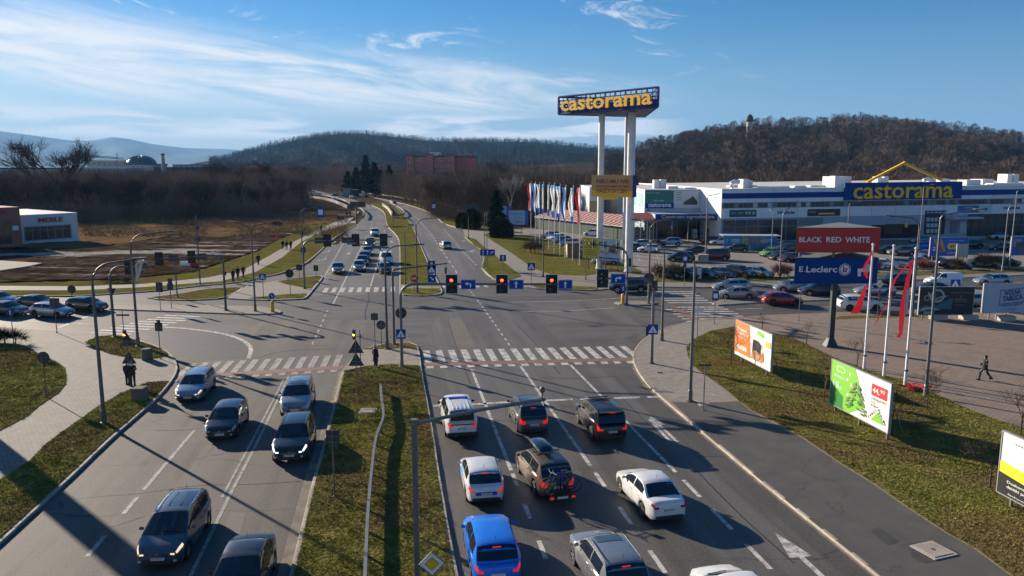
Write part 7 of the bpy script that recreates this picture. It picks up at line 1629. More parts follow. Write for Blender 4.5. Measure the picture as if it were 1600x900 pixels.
sign_post(1488, 489, [('cross', 444, 1.0)], 'blue crossing sign peeking over the dark billboard')
sign_post(648, 456, [('noentry', 435, .95)], 'round red no entry sign at the far median')
sign_post(675, 453, [('cross', 421, 1.05), ('up', 413, .9), ('dn', 435, .95)], 'blue crossing, arrow and keep right signs stacked at the far median tip')
sign_post(762, 420, [('lanes3', 394.5, 1.15)], 'wide blue lane arrows board right of the far road')
sign_post(786, 425, [('up', 403, .9)], 'small blue straight-on sign beside the footpath')
sign_post(830, 446, [('cross', 416.5, .95)], 'blue crossing sign on the lawn edge before the signal arm')
sign_post(412, 466, [('cross', 432.5, .75)], 'small blue crossing sign on the left pavement island')
sign_post(454, 461, [('cycle', 427, 1.0), ('white', 434.5, .55)], 'round white cycle sign over a small plate at the slip road')
sign_post(468, 436, [(('back', .9, .9), 418, .9)], 'square sign back left of the far zebra crossing')
sign_post(494, 432, [(('back', .8, 1.0), 419, .8)], 'rectangular sign back at the left kerb of the far queue')
sign_post(502.5, 371, [('bus', 331.5, 2.2)], 'tall blue plate beside the far cycle path')
sign_post(267, 470, [(('back', .9, 1.0), 448, .75)], 'square pale sign back on the left grass island', mt=steel)
sign_post(251, 484, [(('back', .9, 1.3), 449, .8)], 'pale sign back left on the road island', mt=steel)
sign_post(268, 481, [(('back', .5, .9), 441, .9)], 'signal post with side facing lenses on the left island', cat='signal post', name='signal_post')
sign_post(277, 464, [('back_sq', 402, .2)], 'pale thin mast above the left grass island', top=400, r=.08, mt=steel, cat='mast', name='mast')
sign_post(313, 445, [(('back', .6, .5), 356, .9), (('back', .8, .5), 374, .9)], 'tall pole with a red plate and white box by the mud lot', top=337, r=.09, cat='pole', name='pole')
sign_post(736, 352, [(('back', 1.5, 1.0), 327, 2.7)], 'pale back of a traffic board before the clipped conifer', zb=ZP)
sign_post(678, 340, [('bus', 322, 2.2)], 'blue plate on the footpath behind the far guard rail')
sign_post(1013, 475, [('back_disc', 434.5, 1.15)], 'large dark round sign back on the lamp of the island')
for px, lab in ((534, 'dark information board on two posts beside the cycle path'),):
    g = G(528, 357); t = thing('sign_board', lab, 'sign board', (g.x, g.y, 0)); w_ = 10.5/1200*g.y
    for x in (0.1, w_*.6): part('post', MB().lathe([(.08, 0), (.08, ZAT(g.y, 338))], 6, (x, 0, 0)), darksteel, t)
    part('panel', MB().b2((-.2, -.05, ZAT(g.y, 343)), (w_, .05, ZAT(g.y, 337.5))), signback, t)
g = G(557, 350); t = thing('gantry_board', 'large dark back of an overhead direction board at the far bend', 'sign board', (g.x, g.y, 0)); m_ = g.y/1200
part('post', MB().lathe([(.2, 0), (.2, ZAT(g.y, 323))], 8), darksteel, t)
for i in range(2): part('panel', MB().b2(((-9.3+12.2*i)*m_, -.1, ZAT(g.y, 324)), ((2.6+12.3*i)*m_, .1, ZAT(g.y, 315))), signback, t)
# bollards with round blue arrows
for px, pb, row, lab in ((426, 487, 462, 'yellow bollard with round blue keep right sign on the left island'), (973, 475, 451, 'yellow bollard with blue arrow sign on the right island')):
    g = G(px, pb, ZP); t = thing('bollard_sign', lab, 'bollard', g); part('bollard', MB().lathe([(.17, 0), (.20, .1), (.17, 1.05), (.1, 1.15)], 12), bollard_y, t, True); sign_plate(t, 'round_dn' if px < 900 else 'round_up', 0, -.05, ZAT(g.y, row)-ZP, .62 if px < 900 else .75)
# bins
binmat = noisy('bin_concrete', [(.3, (.10, .095, .085)), (.7, (.17, .16, .14))], 4, .9, spec=.1)
for px, pb, lab in ((230, 562, 'round concrete litter bin on the small left lawn edge'), (219, 625, 'square concrete litter bin in the left verge behind the couple')):
    g = G(px, pb, ZP); t = thing('litter_bin', lab, 'litter bin', g)
    if px == 230: part('body', MB().lathe([(.38, 0), (.40, .05), (.40, .85), (.34, .9)], 14), binmat, t, True); part('opening', MB().lathe([(.30, .86), (.30, .905)], 14), blackm, t)
    else: part('body', MB().b2((-.38, -.38, 0), (.38, .38, .85)), binmat, t); part('opening', MB().b2((-.28, -.28, .84), (.28, .28, .856)), blackm, t)
# jersey barriers, red and white
for i, px in enumerate((288, 296, 304, 428, 439)):
    g = G(px, 372 if px > 400 else 417+(-i if i < 3 else 0)*0+i*1.2); t = thing('plastic_barrier', ('white plastic barrier leftmost in the heap on the mud lot', 'white plastic barrier in the middle of the heap on the mud lot', 'red plastic barrier right in the heap on the mud lot', 'left red plastic barrier on the pale track', 'right red plastic barrier on the pale track')[i], 'barrier', (g.x, g.y, ZP if px < 400 else 0), random.uniform(-.4, .4))
    part('body', MB().prism([(-.6, 0), (.6, 0), (.6, .5), (-.6, .5)], -.2, .2), signred if i > 1 else signwhite, t); part('ridge', MB().b2((-.58, -.1, .5), (.58, .1, .75)), signred if i > 1 else signwhite, t)
for px, py, lab in ((1092, 434, 'white utility box between the first parked cars of the front row'), (1140, 499, 'x')):
    if lab == 'x': continue
    g = G(px, py+3); t = thing('utility_box', lab, 'utility box', (g.x, g.y, ZP)); part('body', MB().b2((-.25, -.2, 0), (.25, .2, 1.5)), white_m, t); part('lid', MB().b2((-.29, -.24, 1.5), (.29, .24, 1.58)), steel, t)
g = G(1097, 409); t = thing('concrete_block', 'concrete block at the foot of the car park lamp', 'concrete block', (g.x, g.y, 0)); part('body', MB().b2((-.5, -.5, 0), (.9, .5, 1.1)), concrete, t); part('rim', MB().b2((-.55, -.55, 1.1), (.95, .55, 1.2)), kerbfar, t)
# ---- flags
def flagpole(px, pb, top, label, flag=None, flab=None, r=.06, z=ZP, mt=white_m, lean=0):
    g = G(px, pb, z); h = ZAT(g.y, top)-z; t = thing('flagpole', label, 'flagpole', g, 0, 'white flagpoles'); part('pole', MB().lathe([(r*1.3, -.05), (r*1.1, 1.0), (r, 1.02), (r*.7, h)], 10), mt, t, True); part('pole_top', MB().lathe([(.03, h), (r*1.3, h+.05), (r*1.3, h+.12), (.02, h+.2)], 8), mt, t, True)
    part('clamp', MB().lathe([(r*1.7, 1.0), (r*1.7, 1.12)], 8), steel, t)
    if flag: flag(g, h, flab)
def cloth(name, label, g, pts, mats_, nx=5, amp=.12, ph=0.0):
    """cloth hanging along a pole: pts = (height, near edge x, far edge x); mats_ = list of (share, material) from top or across"""
    t = thing(name, label, 'flag', (g.x, g.y, g.z)); n = len(pts)
    def P(i, j):
        hh, a, b = pts[i]; x = a+(b-a)*j/nx; return (x, amp*sin(j*1.7+i*.6+ph), hh+.04*sin(j*2.1+i))
    lo = 0.0
    for nm, mt, f0, f1, across in mats_:
        m = MB()
        for i in range(n-1):
            for j in range(nx):
                f = (j+.5)/nx if across else (i+.5)/(n-1)
                if f0 <= f < f1: m.add([P(i, j), P(i, j+1), P(i+1, j+1), P(i+1, j)], [(0, 1, 2, 3)])
        if m.v: part(nm, m, mt, t, True)
    return t
cred = mat('flag_red', (.50, .02, .035), .8); cwh = mat('flag_white', (.62, .64, .66), .8); cbl = mat('flag_blue', (.03, .13, .50), .8); cpb = mat('flag_pale_blue', (.20, .50, .72), .8)
for m_ in (cred, cwh, cbl, cpb):          # thin cloth lets the low sun through
    n_ = m_.node_tree; b_ = n_.nodes['Principled BSDF']; tr = N(n_, 'ShaderNodeBsdfTranslucent'); tr.inputs[0].default_value = b_.inputs['Base Color'].default_value; ms = N(n_, 'ShaderNodeMixShader'); ms.inputs[0].default_value = .22 if m_ is cred else .5
    n_.links.new(b_.outputs[0], ms.inputs[1]); n_.links.new(tr.outputs[0], ms.inputs[2]); n_.links.new(ms.outputs[0], n_.nodes['Material Output'].inputs[0])
def hang(kind, ph):
    def fn(g, h, lab):
        L_ = 5.6; pts = [(h-.25-L_*i/10, -.06, -.06-.75*(1 if i < 7 else 1-.15*(i-7))*(.75+.25*sin(i*.8+ph))) for i in range(11)]
        if kind == 'poland': ms = [('white_half', cwh, -.1, .45, True), ('red_half', cred, .45, 1.1, True)]
        elif kind == 'bluewhite': ms = [('white_edge', cwh, -.1, .4, True), ('blue_body', cbl, .4, 1.1, True)]
        elif kind == 'white': ms = [('white_body', cwh, -.1, 1.1, False)]
        else: ms = [('top_band', cpb, -.1, .15, False), ('white_body', cwh, .15, .8, False), ('blue_foot', cbl, .8, 1.1, False)]
        if kind == 'thin': pts = [(p[0], p[1], p[1]-.25) for p in pts]
        cloth('flag', lab, g, pts, ms, 5, .16, ph)
        if kind == 'letters': pass
    return fn
for i, (px, pb, top, k) in enumerate(((829.5, 374, 285, 'poland'), (836.5, 378, 285, 'bluewhite'), (843, 383, 286, 'mixed'), (849, 388, 285.5, 'thin'), (857.5, 390, 286.5, 'thin'), (866, 396, 287, 'mixed'), (874.5, 400, 289, 'mixed'), (883, 404, 290.5, 'bluewhite'), (894.5, 409, 291, 'mixed'), (905.5, 414, 290.5, 'poland'))):
    o_ = ('leftmost', 'second', 'third', 'fourth', 'fifth', 'sixth', 'seventh', 'eighth', 'ninth', 'rightmost')[i]
    flagpole(px, pb, top, o_+' white flagpole in the row of ten before the garden centre', hang(k, i*1.3), {'poland': 'white and red', 'bluewhite': 'blue with pale top', 'mixed': 'white and blue', 'thin': 'narrow furled white'}[k]+' flag on the '+o_+' pole of the row of ten')
def torn(seed):
    def fn(g, h, lab):
        rr = random.Random(seed); t = thing('torn_flag', lab, 'flag', (g.x, g.y, g.z))
        def strip(pts, nm):
            m = MB()
            for (x0, z0, w0), (x1, z1, w1) in zip(pts, pts[1:]): w0 *= .6; w1 *= .6; m.add([(x0, -.1+.12*sin(z0*3), z0), (x0+w0, .05*sin(z0*5), z0-.03), (x1+w1, .05*sin(z1*5), z1-.03), (x1, -.1+.05*sin(z1*3), z1)], [(0, 1, 2, 3)])
            part(nm, m, cred, t, True)
        if seed == 1:
            strip([(-.05, h-.3, .1), (-.35, h-.9, .4), (-.7, h-1.6, .6), (-.55, h-2.1, .5), (-.3, h-2.4, .2)], 'upper_scrap'); strip([(-.45, h-2.9, .4), (-.75, h-3.6, .7), (-1.0, h-4.4, .9), (-1.35, h-5.0, 1.1)], 'lower_scrap'); strip([(.05, h-1.6, .1), (.6, h-1.65, .15), (1.2, h-1.1, .12), (1.5, h-.6, .1)], 'streamer')
            part('white_mark', MB().prism([(-.6, h-1.9), (-.15, h-1.7), (-.2, h-1.3), (-.5, h-1.4)], -.16, -.14), cwh, t)
        else:
            strip([(-.1, h-.6, .15), (-.9, h-1.3, .4), (-1.4, h-2.0, .3), (-1.6, h-3.2, .15), (-2.2, h-4.6, .12), (-2.5, h-5.2, .1)], 'streamer'); strip([(-.3, h-.9, .25), (-.6, h-2.0, .55), (-.75, h-3.2, .7), (-.85, h-4.2, .8), (-.8, h-5.6, .6), (-.95, h-6.0, .6)], 'main_scrap')
            part('white_mark', MB().prism([(-.55, h-4.5), (-.3, h-4.4), (-.3, h-2.6), (-.55, h-2.7)], -.17, -.15), cwh, t)
    return fn
flagpole(1350, 577, 384, 'left flagpole of three on the plaza edge', torn(1), 'torn red flag in tatters on the left plaza flagpole', .09)
flagpole(1381, 588, 386, 'middle flagpole of three on the plaza edge', None, None, .09)
flagpole(1414, 602, 390, 'right flagpole of three on the plaza edge', torn(2), 'long torn red flag with white print on the right plaza flagpole', .09)
g = G(1430, 608, ZP); t = thing('fallen_flag', 'crumpled red flag lying on the grass at the foot of the poles', 'flag', g)
m = MB()
for k in range(26): a = random.uniform(0, 6.3); r_ = random.uniform(0, .7); c_ = Vector((r_*cos(a)*1.4, r_*sin(a), random.uniform(.03, .25))); u = Vector((random.uniform(-.4, .4), random.uniform(-.3, .3), random.uniform(-.15, .15))); w_ = Vector((random.uniform(-.3, .3), random.uniform(-.3, .3), random.uniform(-.1, .2))); m.add([c_, c_+u, c_+u+w_, c_+w_], [(0, 1, 2, 3)])
part('cloth', m, cred, t, True)
# ---- panel pylon
Yp = G(1300, 543).y; pB = mat('panel_blue', (.002, .042, .21), .6, spec=.15); pR = mat('panel_red', (.36, .012, .012), .4)
xL = XAT(Yp, 1240, 400); xR_ = XAT(Yp, 1369.5, 400); t = thing('sign_pylon', 'dark pylon with red BLACK RED WHITE panel above a blue E.Leclerc panel', 'sign pylon', (XAT(Yp, 1300, 500), Yp, ZP)); ox = t.location.x
fp = Face((xL, Yp-.4), (xR_, Yp-.4)); px_root = t
part('post', MB().b2((-.20, -.2, 0), (.20, .2, ZAT(Yp, 440))), mat('pylon_dark', (.02, .03, .04), .5), t); part('post_foot', MB().add([(-.5, -.5, 0), (.5, -.5, 0), (.5, .5, 0), (-.5, .5, 0), (-.22, -.22, .7), (.22, -.22, .7), (.22, .22, .7), (-.22, .22, .7)], [(3, 2, 1, 0), (4, 5, 6, 7), (0, 1, 5, 4), (1, 2, 6, 5), (2, 3, 7, 6), (3, 0, 4, 7)]), mat('pylon_dark', (.02, .03, .04), .5), t)
def tri_panel(z0, z1, mt, nm, back, depth=6.2):
    xa, xb = xL-ox, xR_-ox; bx = back; V = [(xa, -.4), (xb, -.4), (bx, -.4+depth)]
    o = part(nm, MB().add([(x, y, z) for z in (z0, z1) for x, y in V], [(0, 1, 4, 3), (1, 2, 5, 4), (2, 0, 3, 5), (2, 1, 0), (3, 4, 5)]), mt, t)
    m = MB()
    for z in (z0, z1-.08): m.b2((xa-.03, -.46, z), (xb+.03, -.4, z+.08))
    part('panel_edge', m, mt, o); part('top_cover', MB().add([(V[0][0], V[0][1], z1+.01), (V[1][0], V[1][1], z1+.01), (V[2][0], V[2][1], z1+.01)], [(0, 1, 2)]), mat('pylon_roof', (.16, .18, .17), .6), o, fix=False); return o
zR1, zR0 = ZAT(Yp, 357.5), ZAT(Yp, 396); zB1, zB0 = ZAT(Yp, 404), ZAT(Yp, 444)
pr_ = tri_panel(zR0, zR1, pR, 'red_panel', XAT(Yp+5.8, 1312, 350)-ox); pb_ = tri_panel(zB0, zB1, pB, 'blue_panel', XAT(Yp+5.8, 1312, 350)-ox)
part('frame_bars', MB().tube([(xL-ox+.4, -.2, zB1), (xL-ox+.4, -.2, zR0)], .06, 5).tube([(xR_-ox-.4, -.2, zB1), (xR_-ox-.4, -.2, zR0)], .06, 5).tube([(-.3, -.2, zB1), (-.3, -.2, zR0)], .12, 5), darksteel, t)
def ptext(s, r, mt, par, bold=.0):
    x0_ = XAT(Yp-.5, r[0], r[1])-ox; x1_ = XAT(Yp-.5, r[2], r[1])-ox; fit_text(s, x0_, ZAT(Yp-.5, r[3]), x1_, ZAT(Yp-.5, r[1]), -.48, mt, par, bold=bold, depth=.01)
lw = mat('letter_white', (.66, .68, .70), .5)
ptext('BLACK', (1249, 372.5, 1284.5, 381), lw, pr_, .02); ptext('RED', (1291.5, 372.5, 1315, 381), lw, pr_, .02); ptext('WHITE', (1321, 372.5, 1359.5, 381.5), lw, pr_, .02)
ptext('E', (1249, 418.5, 1255, 427), lw, pb_, .02); ptext('.', (1256.5, 425.5, 1258, 427), lw, pb_); ptext('Leclerc', (1260, 418, 1308.5, 428), lw, pb_, .02)
cx_ = XAT(Yp-.5, 1320, 424)-ox; cz_ = ZAT(Yp-.5, 423.5); R_ = 9.3/1200*Yp
for rr_, mt_, yy_ in ((R_, lw, -.480), (R_*.90, pB, -.488), (R_*.76, lw, -.496)): part('emblem_disc', MB().lathe([(rr_, yy_-.004), (rr_, yy_+.004)], 28, (cx_, 0, cz_), 'y'), mt_, pb_)
fit_text('L', cx_-R_*.34, cz_-R_*.45, cx_+R_*.34, cz_+R_*.5, -.506, pB, pb_, bold=.03); part('emblem_red', MB().prism([(cx_+R_*.02, cz_-R_*.2), (cx_+R_*.40, cz_-R_*.2), (cx_+R_*.40, cz_+R_*.3), (cx_+R_*.12, cz_+R_*.3), (cx_+R_*.02, cz_+R_*.1)], -.514, -.508), signred, pb_)
def pxz(px, py): return (XAT(Yp-.5, px, py)-ox, ZAT(Yp-.5, py))
part('arrow', MB().prism([pxz(1340, 434), pxz(1340, 422), pxz(1352, 422), pxz(1352, 418), pxz(1360, 424.5), pxz(1352, 431), pxz(1352, 427), pxz(1345, 427), pxz(1345, 434)], -.50, -.48), lw, pb_)
# ---- billboards
frame_m = mat('billboard_frame', (.30, .31, .32), .5, metal=.3)
def billboard(pa, pb, rows, label, bg, legs=(.2, .8), zg=ZP, name='billboard', th=.14, blocks=False, length=None, back=.5):
    """pa, pb: photo points of the ground under the left and right edge; rows: photo rows of top and bottom at the left edge"""
    a = G(pa[0], pa[1], zg); b = G(pb[0], pb[1], zg)
    if length: b = a+(b-a).normalized()*length
    f_ = Face(a, b); t = thing(name, label, 'billboard', (a.x, a.y, zg), f_.rz); zt_ = ZAT(a.y, rows[0])-zg; zb_ = ZAT(a.y, rows[1])-zg
    part('panel', MB().b2((0, 0, zb_), (f_.L, th, zt_)), bg, t)
    m = MB().b2((-.04, -.03, zb_-.05), (f_.L+.04, th, zb_)).b2((-.04, -.03, zt_), (f_.L+.04, th, zt_+.05)).b2((-.05, -.03, zb_), (0, th, zt_)).b2((f_.L, -.03, zb_), (f_.L+.05, th, zt_)); part('frame', m, frame_m, t)
    for u in legs: part('leg', MB().b2((f_.L*u-.05, th, -.1), (f_.L*u+.05, th+.12, zt_-.2)).tube([(f_.L*u, th+.1, zt_*.7), (f_.L*u, th+1.2, 0)], .035, 5), darksteel, t)
    def U(u, v): return (u*f_.L, zb_+(zt_-zb_)*v)
    def poly(nm, uv, mt, y=-.012): return part(nm, MB().prism([U(*p) for p in uv], y-.003, y+.003), mt, t)
    def tx(s, u0, v0, u1, v1, mt, y=-.022, bold=0.0): x0, z0 = U(u0, v0); x1, z1 = U(u1, v1); return fit_text(s, x0, z0, x1, z1, y, mt, t, bold=bold, depth=.003)
    return t, poly, tx, f_
org = mat('print_orange', (.72, .17, .02), .5); pw = mat('print_white', (.66, .67, .66), .5); pgn = mat('print_green', (.17, .50, .03), .5); pdg = mat('print_dark_green', (.02, .20, .04), .5); pbk = mat('print_black', (.012, .013, .015), .5); pgr = mat('print_grey', (.18, .18, .18), .5); pyl = mat('print_yellow', (.80, .62, .02), .5); prd = mat('print_red', (.60, .015, .02), .5); pbl = mat('print_blue', (.015, .09, .50), .5); pln = mat('print_tan', (.42, .24, .13), .5)
t, poly, tx, f_ = billboard((1147.5, 562), (1203, 592), (499.5, 551.5), 'orange and white billboard at the corner of the grass', pw, (.15, .85))
poly('orange_field', [(0, .08), (.46, .08), (.40, 1), (0, 1)], org); poly('orange_foot', [(0, 0), (.75, 0), (.75, .07), (0, .07)], pw); tx('Dostawa', .06, .74, .33, .84, pw, bold=.02); tx('na budowę?', .06, .62, .40, .72, pw, bold=.02); tx('zamów online', .06, .52, .32, .57, pw)
for i in range(5): poly('icon', [(.08+i*.055, .20), (.12+i*.055, .20), (.12+i*.055, .32), (.08+i*.055, .32)], pw, -.02)
poly('dark_figure', [(.50, .22), (.72, .18), (.74, .58), (.66, .66), (.52, .66)], pbk, -.018); poly('wood_board', [(.46, .10), (.78, .10), (.74, .34), (.55, .38)], pln, -.026); poly('orange_sleeve', [(.74, .12), (.82, .16), (.80, .40), (.74, .36)], org, -.03); poly('green_patch', [(.62, .86), (.78, .80), (.80, .92), (.62, .96)], pgn, -.018); poly('yellow_patch', [(.84, .62), (.97, .60), (.97, .74), (.84, .76)], pyl, -.018)
for v in (.62, .68, .74): poly('text_line', [(.86, v), (.98, v), (.98, v+.02), (.86, v+.02)], pgr, -.03)
t, poly, tx, f_ = billboard((1295.5, 641), (1386, 690), (561.5, 629), 'green and white billboard with a small conifer and red 44.90 price tag', pw, (.06, .5, .95))
poly('green_field', [(0, .0), (.36, .0), (.62, .28), (.42, 1), (0, 1)], pgn); poly('dark_green_corner', [(0, .0), (.27, .0), (0, .55)], pdg, -.016); poly('dark_green_band', [(0, .0), (.24, .0), (.24, .28), (0, .50)], pdg, -.018)
poly('van_outline', [(.10, .80), (.24, .80), (.26, .86), (.22, .92), (.10, .92)], pw, -.018); poly('van_inner', [(.115, .815), (.23, .815), (.24, .86), (.21, .905), (.115, .905)], pgn, -.024); tx('dostawa', .06, .66, .25, .73, pw, bold=.01); tx('15', .05, .42, .16, .56, mat('print_paleblue', (.45, .65, .75), .5), bold=.02); tx('zł', .17, .42, .22, .50, pw)
for u, v in ((.34, .84), (.37, .62), (.32, .38), (.30, .70)): poly('snowflake', [(u-.015, v-.03), (u+.015, v-.03), (u+.015, v+.03), (u-.015, v+.03)], pw, -.02)
for k in range(90):
    v = random.uniform(0, 1); w_ = .17*(1-v)+.01; u = .47+random.uniform(-w_, w_); zv = .10+v*.62; dd = .05*(1 if u > .47 else -1); 
    poly('branch', [(u, zv), (u+dd, zv-.035), (u+dd*.9, zv-.005), (u+.004, zv+.02)], random.choice([pdg, mat('print_fir', (.10, .17, .06), .6), mat('print_fir_pale', (.22, .27, .12), .6)]), -.03-.0004*k)
poly('price_tag', [(.71, .62), (.95, .62), (.95, .86), (.71, .86)], prd, -.02); tx('44,', .73, .66, .84, .80, pw, -.03, .02); tx('90', .85, .73, .92, .81, pw, -.03, .01); tx('jodła kaukaska', .71, .53, .95, .58, pgr); tx('Luna', .71, .46, .78, .50, pgr); tx('80/100 cm', .71, .40, .82, .43, pgr)
poly('logo_triangle', [(.73, .10), (.93, .10), (.83, .32)], pgn, -.02)
import string
for i, ch in enumerate('LEROY MERLIN'):
    if ch == ' ': continue
    u = i/11; 
    if u < .5: cu, cv = .70+.13*u*2, .14+.24*u*2
    else: cu, cv = .83+.12*(u-.5)*2, .38-.24*(u-.5)*2
    tx(ch, cu-.012, cv-.02, cu+.012, cv+.03, pbk, -.022)
t, poly, tx, f_ = billboard((1556.5, 783), (1640, 829), (674, 767), 'white, yellow and black billboard cut by the right edge', pw, (.12, .6), length=5.1)
poly('yellow_band', [(0, .34), (1, .18), (1, .40), (0, .53)], pyl); poly('black_foot', [(0, 0), (1, 0), (1, .19), (0, .35)], pbk, -.018); tx('OPTYK UL.', .28, .74, .56, .80, pgr); tx('SPECJALIŚCI', .14, .86, .5, .90, pgr); tx('Doskonała jakość i', .10, .20, .52, .26, pw, -.026, .01); tx('dzięki połączeniu', .10, .12, .50, .18, pw, -.026, .01); tx('fachowość', .12, .03, .40, .06, pw, -.026)
o = part('spectacle_rim', MB().lathe([(.34, -.03), (.34, -.02)], 24, (f_.L*.66, 0, 1.7), 'y'), pbk, t); part('spectacle_lens', MB().lathe([(.30, -.038), (.30, -.032)], 24, (f_.L*.66, 0, 1.7), 'y'), pw, o)
t, poly, tx, f_ = billboard((1434, 499), (1518, 499), (448.5, 491.5), 'dark teal billboard with chrome fish picture standing on concrete blocks', mat('print_night', (.010, .022, .024), .4), (.1, .9))
glow = mat('print_teal', (.02, .13, .18), .5); chr_ = mat('print_chrome', (.28, .36, .40), .4)
poly('splash', [(.0, .10), (.15, .16), (.30, .12), (.45, .22), (.60, .18), (.62, .62), (.50, .50), (.30, .30), (.10, .34), (.0, .22)], glow); poly('foam', [(.02, .12), (.2, .2), (.4, .16), (.28, .26), (.08, .26)], chr_, -.018)
for u, v, r_ in ((.33, .68, .13), (.14, .60, .055)):
    cxx, czz = u*f_.L, 0; 
    poly('ring', [(u+r_*cos(2*pi*i/20), v+r_*1.9*sin(2*pi*i/20)) for i in range(20)], chr_, -.018); poly('ring_inner', [(u+r_*.72*cos(2*pi*i/20), v+r_*1.36*sin(2*pi*i/20)) for i in range(20)], mat('print_night2', (.016, .035, .04), .4), -.024)
poly('fish_body', [(.22, .44), (.34, .52), (.46, .62), (.52, .70), (.42, .68), (.30, .60), (.24, .56)], chr_, -.03); poly('cross_stroke', [(.14, .80), (.17, .82), (.26, .46), (.23, .44)], chr_, -.034)
poly('fish_belly', [(.26, .50), (.36, .56), (.44, .64), (.34, .60)], pbk, -.036); poly('eye', [(.49, .56), (.51, .56), (.51, .62), (.49, .62)], pbk, -.036)
tx('PRZYWODZIMY WODĘ DO RZEKI', .57, .77, .97, .82, mat('print_pale', (.25, .27, .28), .5)); tx('O', .75, .62, .79, .70, mat('print_pale', (.25, .27, .28), .5)); tx('HYDROPOLIS', .64, .52, .88, .58, mat('print_pale', (.25, .27, .28), .5), bold=.01); tx('CENTRUM WIEDZY O WODZIE', .64, .46, .88, .49, mat('print_pale', (.25, .27, .28), .5)); tx('WROCŁAW', .66, .33, .84, .36, mat('print_pale', (.25, .27, .28), .5)); poly('corner_plate', [(.09, .03), (.24, .03), (.24, .12), (.09, .12)], mat('print_pale', (.25, .27, .28), .5), -.03)
t, poly, tx, f_ = billboard((1533, 499), (1640, 499), (443.5, 488), 'pale blue-white billboard stamped WOLNA TABLICA at the right edge', mat('print_pale_blue', (.34, .42, .54), .5), (.15, .5), length=5.6)
pnv = mat('print_navy', (.03, .07, .20), .5)
for u0, v0, u1, v1 in ((.29, .265, .72, .29), (.29, .75, .72, .775)): poly('stamp_edge', [(u0, v0), (u1, v0+.10), (u1, v1+.10), (u0, v1)], pnv)
poly('stamp_edge', [(.29, .27), (.30, .27), (.30, .77), (.29, .77)], pnv); poly('stamp_edge', [(.71, .38), (.72, .38), (.72, .87), (.71, .87)], pnv)
o1 = tx('WOLNA', .36, .56, .65, .74, pnv, bold=.045); o2 = tx('TABLICA', .34, .36, .69, .55, pnv, bold=.045); o3 = tx('reklama.jgn.pl', .32, .16, .70, .27, pnv, bold=.01); o4 = tx('tel. 000', .45, .08, .58, .13, pnv)
for o in (o1, o2, o3):
    for v in o.data.vertices: v.co.z += (v.co.x-.3*f_.L)*.13
for px, py, lab in ((1467, 499, 'rough concrete block under the left half of the dark billboard'), (1515, 499, 'rough concrete block under the right edge of the dark billboard'), (1573, 501, 'concrete block under the pale stamped billboard')):
    g = G(px, py, ZP); t = thing('concrete_block', lab, 'concrete block', g); part('body', MB().b2((-.8, -.3, 0), (.7, .6, .5)), concrete, t); part('lifting_lug', MB().tube([(-.2, .1, .5), (-.1, .1, .6), (.1, .1, .6), (.2, .1, .5)], .03, 5), darksteel, t)
t, poly, tx, f_ = billboard((910, 419), (967, 425), (371, 402.5), 'yellow and white billboard with big red 200 price on the lawn', mat('print_sky', (.36, .46, .54), .5), (.15, .5, .95), zg=ZP)
poly('yellow_disc', [(0, 0), (.40, 0), (.47, .3), (.48, .6), (.44, .85), (.36, 1), (0, 1)], mat('print_yellow_dull', (.52, .44, .02), .5)); tx('200', .05, .50, .38, .82, mat('print_darkred', (.33, .04, .02), .5), bold=.0); tx('zł', .40, .50, .44, .58, prd); 
for v in (.40, .32, .24, .16): poly('text_line', [(.05, v), (.40, v), (.40, v+.025), (.05, v+.025)], mat('print_darkred', (.33, .04, .02), .5))
poly('blue_strip', [(.48, .04), (1, .04), (1, .12), (.44, .12)], pbl, -.018); poly('tool_body', [(.70, .34), (.95, .30), (.98, .62), (.86, .80), (.72, .56)], pgr, -.018); poly('tool_dark', [(.74, .42), (.88, .38), (.90, .52), (.78, .56)], mat('print_brown', (.12, .03, .02), .5), -.024); poly('hand', [(.48, .34), (.68, .26), (.72, .34), (.52, .44)], pln, -.02)
t, poly, tx, f_ = billboard((1451, 412), (1510, 411), (371.5, 400), 'blue billboard with wood planks and yellow 49 price in the car park hedge', pbl, (.1, .9), zg=ZP)
poly('planks', [(.06, .95), (.30, .9), (.42, .25), (.24, .2)], pln); poly('planks_dark', [(.14, .9), (.18, .9), (.34, .22), (.30, .22)], mat('print_brown', (.12, .03, .02), .5), -.018); tx('Twoja podłoga', .50, .78, .88, .86, pw); tx('na lata', .50, .64, .70, .72, pw); poly('price_pill', [(.48, .36), (.74, .36), (.78, .5), (.74, .66), (.48, .66), (.45, .5)], pyl, -.018); tx('49', .51, .42, .64, .61, pbk, -.026, .02); tx('99', .66, .5, .72, .6, pbk, -.026); tx('castorama', .46, .10, .80, .22, pw); poly('icon', [(.08, .28), (.14, .28), (.14, .36), (.08, .36)], pw, -.02); poly('icon', [(.08, .42), (.14, .42), (.14, .5), (.08, .5)], pw, -.02)
t, poly, tx, f_ = billboard((1577, 412), (1632, 411), (370.5, 399), 'blue billboard with grey paving slabs cut by the right edge', pbl, (.1, .9), zg=ZP, length=5.8)
poly('slab_pale', [(.06, .48), (.30, .48), (.30, .90), (.06, .90)], mat('print_slab', (.22, .24, .30), .5)); poly('slab_dark', [(.14, .30), (.38, .30), (.38, .72), (.14, .72)], mat('print_slab_dark', (.05, .06, .09), .5), -.018); poly('slab_blue', [(.20, .10), (.44, .10), (.44, .5), (.20, .5)], mat('print_slab_blue', (.07, .09, .15), .5), -.024)
t, poly, tx, f_ = billboard((1493, 417), (1510, 417), (382, 402), 'pale grey blank sign back with two posts in the hedge', mat('board_pale', (.36, .37, .35), .6), (.1, .95), zg=ZP); poly('joint', [(.48, 0), (.52, 0), (.52, 1), (.48, 1)], frame_m)
